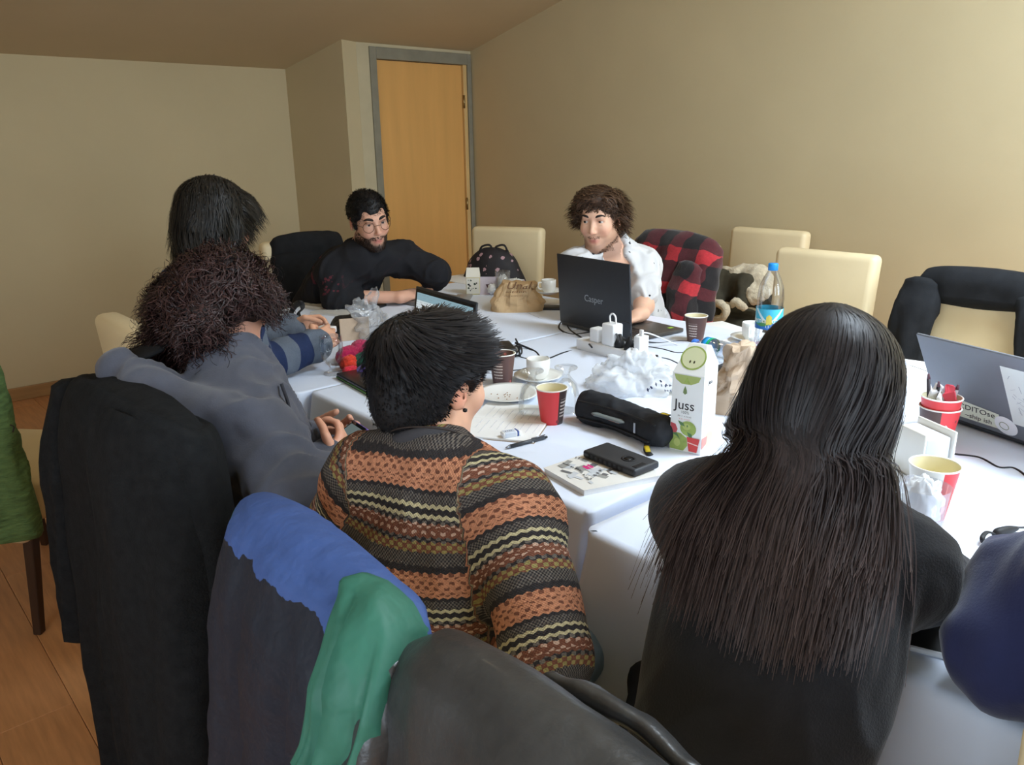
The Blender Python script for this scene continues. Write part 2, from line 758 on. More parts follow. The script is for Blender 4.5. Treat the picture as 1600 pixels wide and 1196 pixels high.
def grow(roots, dirs, length, seg, field, push=None, gravity=0.0, curl=(0, 0), jitter=.0, seed=0, lift=0.0):
    """march hairs: field(p, i) gives the comb direction; push(p) returns corrected p and outward normals"""
    r = np.random.default_rng(seed)
    n = len(roots)
    p = roots.copy()
    d = dirs.copy()
    P, NN = [p.copy()], [dirs.copy()]
    L = np.broadcast_to(length, (n,)) / (seg - 1)
    for i in range(1, seg):
        f = field(p, i / (seg - 1))
        d = .55 * d + .45 * f + V(0, 0, -gravity) + r.normal(size=(n, 3)) * jitter
        d /= np.linalg.norm(d, axis=1)[:, None] + 1e-9
        p = p + d * L[:, None]
        nn = NN[-1]
        if push is not None:
            p, nn = push(p, i / (seg - 1))
        P.append(p.copy())
        NN.append(nn)
    P = np.stack(P, 1)
    NN = np.stack(NN, 1)
    if curl[0]:
        t = np.gradient(P, axis=1)
        t /= np.linalg.norm(t, axis=2)[:, :, None] + 1e-9
        e1 = np.cross(t, NN)
        e1 /= np.linalg.norm(e1, axis=2)[:, :, None] + 1e-9
        e2 = np.cross(t, e1)
        s = np.linspace(0, 1, seg)[None, :, None]
        ph = r.uniform(0, 6.28, (n, 1, 1))
        w = curl[1] * r.uniform(.7, 1.3, (n, 1, 1)) * np.sign(r.normal(size=(n, 1, 1)))
        amp = curl[0] * np.minimum(1, s * 2.5) * r.uniform(.6, 1.3, (n, 1, 1))
        P = P + amp * (np.cos(ph + w * s) * e1 + np.sin(ph + w * s) * e2)
    return P, NN


def taper(n, seg, w, tip=.15, seed=0):
    r = np.random.default_rng(seed)
    s = np.linspace(0, 1, seg)[None]
    return w * r.uniform(.6, 1.3, (n, 1)) * (1 - (1 - tip) * s ** 2)

# ================================================================== the room
XR, YD, YW, XL, YN = 3.95, 4.82, 5.40, -1.6, -2.45


def ceil_z(y):
    return 1.975 + .233 * (5.4 - y)


def struct(name, v, f, m, smooth=False):
    o = obj(name, v, f, m, smooth=smooth)
    o['kind'] = 'structure'
    return o


m_wall = mat('wallpaper_beige', (198, 184, 148), .85, .2, vary=(2.2, .03), bump=(420, .25, .002))
m_wall_lit = m_wall
m_ceil = mat('ceiling_paint', (198, 181, 146), .9, .2, vary=(2, .03), bump=(160, .15, .002))
m_frame = mat('door_frame_grey', (138, 135, 118), .6, .3, vary=(14, .08))
m_jamb = mat('jamb_pale', (196, 186, 154), .7, .3)
m_doorwood = mat('door_leaf_orange_wood', (222, 170, 98), .55, .35, vary=(5, .05), stretch=(3, 3, .25))
m_doorhi = mat('door_edge_pale_wood', (214, 180, 120), .5, .4)
m_skirt = mat('baseboard_wood', (158, 120, 74), .5, .4, vary=(9, .12), stretch=(.3, 4, 4))


def wall_panel(name, a, b, z0=0.0, m=None, thick=.12, side=1):
    """upright slab along a->b; its top follows the slope of the ceiling"""
    a, b = V(*a), V(*b)
    d = unit(b - a)
    nrm = V(-d[1], d[0]) * side * thick
    v = []
    for off in (V(0, 0), nrm):
        for p in (a + off, b + off):
            v += [(p[0], p[1], z0), (p[0], p[1], ceil_z(p[1]) + .03)]
    f = [[0, 2, 3, 1], [4, 5, 7, 6], [0, 1, 5, 4], [2, 6, 7, 3], [1, 3, 7, 5], [0, 4, 6, 2]]
    return struct(name, v, f, m or m_wall)


wall_panel('wall_far', (XL, YW), (2.86, YW))
wall_panel('wall_corner', (2.86, YW + .1), (2.98, YD + .001), side=-1)
# door wall: pale pier edge, then the grey frame, the leaf, the frame again
XF0, XF1 = (3.074, 4.820, 2.110)[0], 3.945
XD0, XD1 = (3.127, 4.820, 2.014)[0], (3.875, 4.820, 2.030)[0]
ZD = 2.015
struct('wall_door', *join(box(2.98, XF0, YD, YD + .16, 0, ceil_z(YD) + .03), box(XF0, XR, YD, YD + .16, ZD + .075, ceil_z(YD) + .03)), m_jamb)
wall_panel('wall_right', (XR, YD + .15), (XR, YN - .1), side=1)
m_pale = mat('wall_pale', (226, 218, 204), .85, .2)
wall_panel('wall_left', (XL, YN - .1), (XL, -.7), side=1, m=m_pale)
wall_panel('wall_left', (XL, .9), (XL, YW + .1), side=1, m=m_pale)
wall_panel('wall_left', (XL, -.7), (XL, .9), z0=2.2, side=1, m=m_pale)
struct('wall_left', *box(XL - .12, XL, -.7, .9, 0, .45), m_pale)


def added_left_window():  # unseen window added to light the floor and the near cloth fronts
    m_white = mat('window_white', (232, 232, 228), .4, .4)
    x = XL - .06
    z0, z1, a, b = .45, 2.2, -.7, .9
    c = (a + b) / 2
    o = struct('window_4', *join(box(x - .03, x + .03, a, a + .06, z0, z1), box(x - .03, x + .03, b - .06, b, z0, z1), box(x - .03, x + .03, a, b, z0, z0 + .06), box(x - .03, x + .03, a, b, z1 - .06, z1), box(x - .03, x + .03, c - .035, c + .035, z0, z1)), m_white)
    for p, q in ((a + .06, c - .035), (c + .035, b - .06)):
        obj('pane', *box(x - .004, x + .004, p, q, z0 + .06, z1 - .06), glassy('window_pane', gloss=.5), o, smooth=False)
    obj('sill', *box(x + .03, XL + .12, a - .05, b + .05, z0 - .04, z0, .006), m_white, o, smooth=False)


added_left_window()


def near_wall():
    """the wall behind the photographer with two window openings"""
    y0, y1 = YN - .14, YN
    zt = ceil_z(YN) + .03
    xs = [XL, -.1, 1.3, 2.2, 3.6, XR]
    parts = [box(xs[0], xs[1], y0, y1, 0, zt), box(xs[2], xs[3], y0, y1, 0, zt), box(xs[4], xs[5], y0, y1, 0, zt)]
    for a, b in ((1, 2), (3, 4)):
        parts += [box(xs[a], xs[b], y0, y1, 0, .9), box(xs[a], xs[b], y0, y1, 2.6, zt)]
    struct('wall_near', *join(*parts), mat('wall_pale', (226, 218, 204), .85, .2))
    m_white = mat('window_white', (232, 232, 228), .4, .4)
    m_pane = glassy('window_pane', gloss=.5)
    for i, (a, b) in enumerate(((-.1, 1.3), (2.2, 3.6))):
        z0, z1 = .9, 2.6
        y = YN - .07
        c = (a + b) / 2
        o = struct('window_%d' % (i + 1), *join(box(a, a + .06, y - .03, y + .03, z0, z1), box(b - .06, b, y - .03, y + .03, z0, z1),
                   box(a, b, y - .03, y + .03, z0, z0 + .06), box(a, b, y - .03, y + .03, z1 - .06, z1), box(c - .035, c + .035, y - .03, y + .03, z0, z1)), m_white)
        for p, q in ((a + .06, c - .035), (c + .035, b - .06)):
            obj('pane', *box(p, q, y - .004, y + .004, z0 + .06, z1 - .06), m_pane, o, smooth=False)
        obj('sill', *box(a - .05, b + .05, y + .03, YN + .12, z0 - .04, z0, .006), m_white, o, smooth=False)


near_wall()


def ceiling():
    t = .1
    hx0, hx1, hy0, hy1 = 2.05, 3.45, -.62, .62

    def slab(x0, x1, y0, y1):
        v = [(x, y, ceil_z(y) + dz) for dz in (0, t) for x, y in ((x0, y0), (x1, y0), (x1, y1), (x0, y1))]
        return np.array(v), [[3, 2, 1, 0], [4, 5, 6, 7], [0, 1, 5, 4], [1, 2, 6, 5], [2, 3, 7, 6], [3, 0, 4, 7]]
    struct('ceiling', *join(slab(XL - .1, hx0, YN - .15, YW + .15), slab(hx1, XR + .1, YN - .15, YW + .15), slab(hx0, hx1, YN - .15, hy0), slab(hx0, hx1, hy1, YW + .15)), m_ceil)
    w = .05
    o = struct('window_3', *join(slab(hx0, hx0 + w, hy0, hy1), slab(hx1 - w, hx1, hy0, hy1), slab(hx0, hx1, hy0, hy0 + w), slab(hx0, hx1, hy1 - w, hy1)), mat('window_white', (232, 232, 228)))
    v, f = slab(hx0 + w, hx1 - w, hy0 + w, hy1 - w)
    v[:, 2] = v[:, 2] * 1.0
    v[4:, 2] -= t * .9
    v[:, 2] += .05
    obj('pane', v, f, glassy('window_pane'), o, smooth=False)


ceiling()

# door frame and leaf
struct('door_1', *join(box(XF0, XD0, YD - .012, YD + .10, 0, ZD + .075, .004), box(XD1 + .035, XF1, YD - .012, YD + .10, 0, ZD + .075, .004), box(XD0, XD1 + .035, YD - .012, YD + .10, ZD, ZD + .075, .004)), m_frame)
door = bpy.data.objects['door_1']
obj('door_leaf', *box(XD0, XD1, YD + .02, YD + .06, .008, ZD - .003, .003), m_doorwood, door, smooth=False)
obj('door_stop', *box(XD1 + .002, XD1 + .034, YD + .0, YD + .07, .0, ZD, .003), m_doorhi, door, smooth=False)
m_brass = mat('hinge_metal', (150, 128, 84), .35, .5, metal=.8)
for z in (.28, 1.02, 1.76):
    v, f = lathe([(0, 0), (.008, 0), (.008, .09), (0, .09)], 10)
    obj('hinge', v + V(XD1 + .004, YD + .004, z - .045), f, m_brass, door)
struct('baseboard_far', *box(XL, 2.86, YW - .015, YW + .01, 0, .08, .004), m_skirt)
struct('baseboard_right', *box(XR - .015, XR + .01, YN, YD, 0, .08, .004), m_skirt)

# floor of laminate boards
struct('floor', *box(XL - .1, XR + .1, YN - .1, YW + .1, -.12, -.012), mat('floor_joint', (52, 34, 20), .8))
floor = bpy.data.objects['floor']
mB = []
for i, c in enumerate(((188, 132, 86), (196, 140, 92), (180, 124, 78), (202, 146, 98))):
    mB.append(mat('laminate_%d' % i, c, .38, .4, vary=(7, .14), stretch=(9, .8, 4)))


def plank_mesh(w, l):
    v, f = box(0, w, 0, l, -.012, 0, .0012, 1)
    return v, f


pw, pl = .19, 1.28
protos = []
for k in range(4):
    o = obj('floor_plank', *plank_mesh(pw - .0012, pl - .0012), mB[k], floor, smooth=False)
    protos.append(o)
n = 0
x = XL
row = 0
while x < XR:
    y = YN - [0, .52, .9, .3][row % 4]
    while y < YW:
        k = int(rng.integers(0, 4))
        if protos[k] is not None and 'used' not in protos[k].keys():
            o = protos[k]
            o['used'] = 1
        else:
            o = protos[k].copy()
            COL.objects.link(o)
        o.location = (x, y, 0)
        y += pl
    x += pw
    row += 1
for o in floor.children:
    if 'used' in o.keys():
        del o['used']

# unseen warm fill lamps added flush with the ceiling over the far half
def fill_lamp(x, y, w, label):
    z = ceil_z(y)
    t = empty('fill_lamp', (x, y, z), label, 'lamp', 'round ceiling lamps over the far half')
    v, f = lathe([(0, -.015), (.14, -.015), (.15, -.004), (.15, .03), (0, .03)], 36)
    v[:, 2] -= .233 * v[:, 1]
    obj('housing', v, f, mat('lamp_white', (228, 226, 220)), t)
    v, f = lathe([(0, -.045), (.05, -.042), (.10, -.034), (.13, -.016), (0, -.0155)], 36)
    v[:, 2] -= .233 * v[:, 1]
    N = NT('lamp_diffuser')
    N.b.inputs['Emission Color'].default_value = (1, .78, .5, 1)
    N.b.inputs['Emission Strength'].default_value = w
    obj('diffuser', v, f, N.m, t)


fill_lamp(.5, 3.3, 2, 'round ceiling lamp above the far left corner of the table, out of the frame')
fill_lamp(2.4, 2.9, 6, 'round ceiling lamp above the right half of the far table, out of the frame')

# ================================================================== tables under white cloths
m_cloth = mat('white_tablecloth', (224, 233, 249), .8, .25, vary=(3, .015), bump=(500, .12, .001), sheen=.2)
m_tabletop = mat('plywood_top', (150, 120, 85), .6)
m_steel = mat('table_leg_steel', (60, 60, 62), .4, .5, metal=.7)
TZ = .75


def table_cloth(x0, x1, y0, y1, label, seed, tight):
    r = .02
    per, nrm, cor = [], [], []
    cs = [(x1 - r, y0 + r, -PI / 2), (x1 - r, y1 - r, 0), (x0 + r, y1 - r, PI / 2), (x0 + r, y0 + r, PI)]
    for q, (cx, cy, a0) in enumerate(cs):
        for a in np.linspace(a0, a0 + PI / 2, 7):
            per.append((cx + r * math.cos(a), cy + r * math.sin(a)))
            nrm.append((math.cos(a), math.sin(a)))
            cor.append(1.0)
        nx = cs[(q + 1) % 4]
        a = a0 + PI / 2
        p0, p1 = V(cx + r * math.cos(a), cy + r * math.sin(a)), V(nx[0] + r * math.cos(a), nx[1] + r * math.sin(a))
        L = np.linalg.norm(p1 - p0)
        k = max(8, int(L / .025))
        for t in np.linspace(0, 1, k + 2)[1:-1]:
            per.append(tuple(p0 * (1 - t) + p1 * t))
            nrm.append((math.cos(a), math.sin(a)))
            cor.append(max(0, 1 - min(t, 1 - t) * L / .16) ** 2)
    per, nrm, cor = V(per), V(nrm), V(cor)
    n = len(per)
    s = np.concatenate([[0], np.cumsum(np.linalg.norm(np.diff(per, axis=0), axis=1))])
    c = V((x0 + x1) / 2, (y0 + y1) / 2)
    rings = []
    for t in (.0, .25, .5, .7, .84, .93, .98):
        p = c + (per - c) * t if t else np.repeat(c[None], n, 0)
        rings.append(np.concatenate([p, np.full((n, 1), TZ)], 1))
    rows = [(-.012, TZ), (-.003, TZ - .003), (.001, TZ - .012)] + [(.002, TZ - d) for d in (.03, .06, .1, .16, .23, .31, .4, .49, .58, .66, .72, .735)]
    fold = .55 * np.sin(s * 13 + seed) + .5 * np.sin(s * 23 + 2.1 * seed) + .3 * np.sin(s * 37 + seed * .7) + .25 * np.sin(s * 5 + seed)
    for off, z in rows:
        d = max(0, TZ - z - .02)
        o = off + (fold * .020 + .012) * (d / .7) ** .8 + cor * (.10 * (d / .7) ** .9)
        lim = np.where(((nrm[:, 1] < -.3) & ('-' in tight)) | ((nrm[:, 1] > .3) & ('+' in tight)), .10, 1.0)
        o = np.where(lim < 1, o * lim, o)
        p = per + nrm * np.reshape(o, (-1, 1))
        rings.append(np.concatenate([p, np.full((n, 1), z)], 1))
    v = np.concatenate(rings)
    top = v[:, 2] > TZ - .004
    fade = np.repeat(np.clip(np.array([0, 0, .35, .7, 1, 1, 1] + [1] * len(rows)), 0, 1), n)
    crease = fade * .0022 * fnoise(v * V(1, 1, 0), 5, seed)
    v[:, 2] += np.where(top, crease - .001, 0)
    o = obj('tablecloth', v, ngrid(len(rings), n, True), m_cloth)
    md = o.modifiers.new('hem', 'SOLIDIFY')
    md.thickness = .0015
    md.offset = -1
    return tag(o, label, 'tablecloth')


def table(x0, x1, y0, y1, label, clabel, seed, tight):
    t = empty('banquet_table', ((x0 + x1) / 2, (y0 + y1) / 2, 0), label, 'table')
    hx, hy = (x1 - x0) / 2 - .012, (y1 - y0) / 2 - .012
    obj('tabletop', *box(-hx, hx, -hy, hy, TZ - .03, TZ - .008, .003), m_tabletop, t, smooth=False)
    for sx in (-1, 1):
        for sy in (-1, 1):
            v, f = tube([(0, 0, 0), (0, 0, TZ - .03)], .016, 10)
            obj('leg', v + V(sx * (hx - .09), sy * (hy - .09), 0), f, m_steel, t)
    table_cloth(x0, x1, y0, y1, clabel, seed, tight)


table(.985, 2.60, 2.06, 3.28, 'far table of the row, in front of the door', 'white tablecloth on the far table, under the folded laptop and brown paper bag', 1.3, '-')
table(1.03, 2.59, .935, 2.05, 'middle table of the row, under the power strip', 'white tablecloth on the middle table, with the juice carton and pencil case', 2.6, '-+')
table(.975, 2.57, -.75, .895, 'near table of the row, in front of the woman in black', 'white tablecloth on the near table, under the grey laptop with stickers', 4.1, '+')

# ================================================================== chairs
m_cream = mat('cream_leatherette', (226, 208, 168), .45, .4, vary=(5, .03), bump=(260, .10, .001))
m_legw = mat('dark_wood_leg', (58, 38, 26), .4, .4, vary=(9, .15), stretch=(5, 5, .5))


def puff(v, c, amt, ax):
    return v


def make_chair(label, w=.44, top=1.0):
    t = empty('dining_chair', (0, 0, 0), label, 'chair', 'cream upholstered chairs around the tables')
    v, f = box(-.20, .26, -w / 2, w / 2, .34, .475, .03, 4)
    v[:, 2] += np.where(v[:, 2] > .44, .012 * (1 - (v[:, 1] / (w / 2)) ** 2), 0)
    obj('seat', v, f, m_cream, t)
    bm = bmesh.new()
    bmesh.ops.create_grid(bm, x_segments=2, y_segments=2, size=.5)
    bm.free()
    v, f = box(-.285, -.205, -w / 2, w / 2, .30, top, .028, 4)
    h = (v[:, 2] - .34) / (top - .34)
    v[:, 0] += -.055 * np.clip(h, 0, 1) ** 1.3
    v[:, 1] *= 1 - .05 * (1 - np.clip(h, 0, 1))
    obj('backrest', v, f, m_cream, t)
    sv, sf = tube([(-.262, -w / 2 + .03, top - .004), (-.262, w / 2 - .03, top - .004)], .003, 6)
    sv[:, 0] += -.055
    obj('piping', sv, sf, m_cream, t)
    for sx in (-.235, .225):
        for sy in (-1, 1):
            v, f = box(-.018, .018, -.018, .018, 0, .345, .003, 1)
            k = (.345 - v[:, 2]) / .345
            v[:, 0] *= 1 - .3 * k
            v[:, 1] *= 1 - .3 * k
            v[:, 0] += (.03 if sx > 0 else -.05) * k
            obj('leg', v + V(sx, sy * (w / 2 - .03), 0), f, m_legw, t, smooth=False)
    return t


CH = [  # back centre x, y, heading (deg the sitter faces), label
    (3.16, 1.56, 180, 'empty cream chair at the right table edge, nearest behind the big water bottle'),
    (3.80, 2.20, 180, 'empty cream chair against the right wall with a shearling coat heaped on it'),
    (2.99, 3.36, 205, 'cream chair near the door holding the floral backpack'),
    (3.05, 2.23, 180, 'cream chair of the man in the white T-shirt, under the red plaid jacket'),
    (3.20, .98, 180, 'cream chair at the right, with a black jacket hung over its shoulders'),
    (1.90, 3.72, 270, 'cream chair of the bearded man, under a black jacket'),
    (.62, 2.21, 0, 'cream chair of the dark-haired person in glasses, only its back edge showing'),
    (.45, 1.56, 0, 'cream chair of the curly-haired person, under the long black coat'),
    (.45, .87, 0, 'cream chair of the person in the patterned sweater, under the blue and green jacket'),
    (.46, .43, 1, 'cream chair of the long-haired woman, under the dark leather jacket'),
    (.68, -.10, 0, 'cream chair at the lower right corner, behind the person in navy'),
    (.18, 2.72, 41, 'cream chair by the far wall, at the left edge under the green jacket'),
]
first = make_chair(CH[0][3])
chairs = []
for i, (bx, by, hd, lab) in enumerate(CH):
    a = math.radians(hd)
    loc = (bx + .29 * math.cos(a), by + .29 * math.sin(a), 0)
    if i == 0:
        first.location = loc
        first.rotation_euler = (0, 0, a)
        chairs.append(first)
    else:
        c = dup(first, loc, a, lab)
        if i in (4, 7, 8, 9):
            c.scale = (1, 1, .94 if i in (4, 7) else .875)
        chairs.append(c)

# ================================================================== people
SKIN = S((214, 164, 136))
m_skin = attr_mat('skin', .5, .35, sss=.12)
m_eye = attr_mat('eye', .15, .5)
m_hairA = attr_mat('hair_strands', .45, .22)
m_lens = glassy('lens', gloss=.45)


def head(S_, c, R, k=.02, neck=None):
    c = V(*c)
    P = lambda *a: c + R @ V(*a)
    E = lambda p, r, kk=.02, op='u': S_.ell(P(*p), r, R, kk, op)
    E((-.014, 0, .036), (.096, .076, .083), 0)
    E((.030, 0, -.025), (.060, .060, .086), .03)
    for s in (-1, 1):
        S_.cap(P(.0, s * .052, -.055), P(.066, s * .016, -.098), .020, .019, .025)
        E((.058, s * .038, -.022), (.028, .024, .026), .02)
    E((.076, 0, -.100), (.017, .021, .016), .015)
    S_.cap(P(.078, -.034, .030), P(.078, .034, .030), .011, .011, .014)
    for s in (-1, 1):
        E((.094, s * .031, .012), (.017, .019, .013), .012, 's')
    S_.cap(P(.083, 0, .018), P(.106, 0, -.026), .0075, .0100, .008)
    for s in (-1, 1):
        E((.096, s * .010, -.030), (.010, .007, .007), .005)
        E((.101, s * .007, -.037), (.004, .003, .003), .003, 's')
    # mouth
    S_.chain([P(.076, -.024, -.063), P(.088, -.009, -.059), P(.088, .009, -.059), P(.076, .024, -.063)], [.004, .006, .006, .004], .006)
    S_.chain([P(.075, -.022, -.067), P(.086, -.008, -.071), P(.086, .008, -.071), P(.075, .022, -.067)], [.004, .007, .007, .004], .006)
    S_.chain([P(.086, -.026, -.0645), P(.096, 0, -.0650), P(.086, .026, -.0645)], [.0022, .0026, .0022], .003, 's')
    # lids
    for s in (-1, 1):
        S_.chain([P(.075, s * .016, .012), P(.0855, s * .026, .0205), P(.084, s * .038, .0200), P(.070, s * .049, .010)], [.003, .0042, .0042, .003], .004)
        S_.chain([P(.076, s * .017, .008), P(.083, s * .027, .0025), P(.081, s * .038, .0035), P(.070, s * .048, .009)], [.003, .0032, .0032, .003], .004)
    for s in (-1, 1):
        Q = R @ np.array(Matrix.Rotation(s * .35, 3, 'Z'))
        S_.ell(P(-.012, s * .079, -.002), (.019, .0075, .033), Q, .006)
        S_.ell(P(-.006, s * .086, .002), (.010, .006, .020), Q, .004, 's')
    if neck is not None:
        S_.cap(V(*neck) + R @ V(.01, 0, 0) * 0, P(-.022, 0, -.055), .058, .054, .03)


def skin_col(loc, base, lips=(176, 98, 90), stubble=None):
    """colour of skin from positions in the head's own frame"""
    n = len(loc)
    c = np.tile(V(*base), (n, 1))
    c *= (1 + .05 * fnoise(loc, 55, 3))[:, None]

    def blob(p, r, rgb, a):
        d = np.sqrt((((loc - V(*p)) / V(*r)) ** 2).sum(1))
        w = (np.clip(1.3 - d, 0, 1) * a)[:, None]
        c[:] = c * (1 - w) + V(*S(rgb)) * w
    for s in (-1, 1):
        blob((.075, s * .042, -.028), (.03, .026, .022), (206, 134, 112), .45)
        blob((-.012, s * .084, 0), (.03, .014, .04), (206, 118, 96), .5)
        blob((.082, s * .032, .020), (.02, .022, .011), (150, 98, 80), .55)
    blob((.106, 0, -.03), (.016, .018, .014), (210, 130, 110), .4)
    blob((.088, 0, -.0650), (.018, .026, .013), lips, .9)
    if stubble:
        rgb, a = stubble
        x, y, z = loc.T
        m = (z < -.032 - .25 * np.clip(x - .03, 0, 1)) & (z > -.16) & (x > -.02) & (np.abs(y) < .09)
        jaw = np.clip((-.04 - z) / .03, 0, 1) * np.clip((x + .02) / .02, 0, 1)
        mouth = np.clip(np.sqrt(((x - .09) / .03) ** 2 + (y / .024) ** 2 + ((z + .066) / .012) ** 2) - .9, 0, 1)
        w = (jaw * mouth * m * a)[:, None]
        c = c * (1 - w) + V(*S(rgb)) * w
    return np.clip(c, 0, 1)


def hand(S_, wr, f, n, side, curl=.5, spread=.0, thumb=.5, sc=1.0):
    """side +1 right, -1 left; f finger direction, n the way the palm faces"""
    wr, f = V(*wr), unit(f)
    n = unit(V(*n) - f * (V(*n) @ f))
    s = -np.cross(n, f) * side
    R = np.stack([f, s, n], 1)
    S_.cap(wr - f * .02, wr + f * .02, .027 * sc, .027 * sc, .012)
    S_.ell(wr + f * .052 * sc + n * .002, (.050 * sc, .040 * sc, .016 * sc), R, .014)
    tips = []
    for off, L, c in ((.029, .070, 1.0), (.0095, .078, 1.0), (-.010, .073, 1.05), (-.0285, .058, 1.12)):
        p = wr + f * (.084 - abs(off - .005) * .25) * sc + s * off * sc
        a = math.atan2(off, .3) * (1 + spread)
        d = unit(f * math.cos(a) + s * math.sin(a))
        S_.cap(wr + f * .03 * sc + s * off * .7 * sc, p, .010 * sc, .0095 * sc, .006)
        ang = 0
        for frac, bend in ((.45, .55), (.31, 1.0), (.24, .6)):
            ang += curl * c * bend
            q = p + (d * math.cos(ang) + n * math.sin(ang)) * L * frac * sc
            S_.cap(p, q, .0088 * sc, .0080 * sc, .002)
            p = q
        tips.append(p)
    p = wr + f * .022 * sc + s * .026 * sc
    d1 = unit(f * .62 + s * .70 + n * .35)
    q = p + d1 * .043 * sc
    S_.cap(p, q, .0135 * sc, .011 * sc, .008)
    d2 = unit(f * .9 + s * (.35 - .6 * thumb) + n * (.25 + .5 * thumb))
    r = q + d2 * .032 * sc
    S_.cap(q, r, .0105 * sc, .0095 * sc, .004)
    S_.cap(r, r + unit(d2 + n * .2) * .024 * sc, .0095 * sc, .008 * sc, .003)
    return tips


def ell_d(p, c, r, R):
    q = (p - c) @ R
    k0 = np.linalg.norm(q / r, axis=1) + 1e-9
    k1 = np.linalg.norm(q / r ** 2, axis=1) + 1e-9
    return k0 * (k0 - 1) / k1


def seg_d(p, a, b):
    ba = b - a
    t = np.clip(((p - a) @ ba) / (ba @ ba), 0, 1)
    return np.linalg.norm(p - a - t[:, None] * ba, axis=1), t


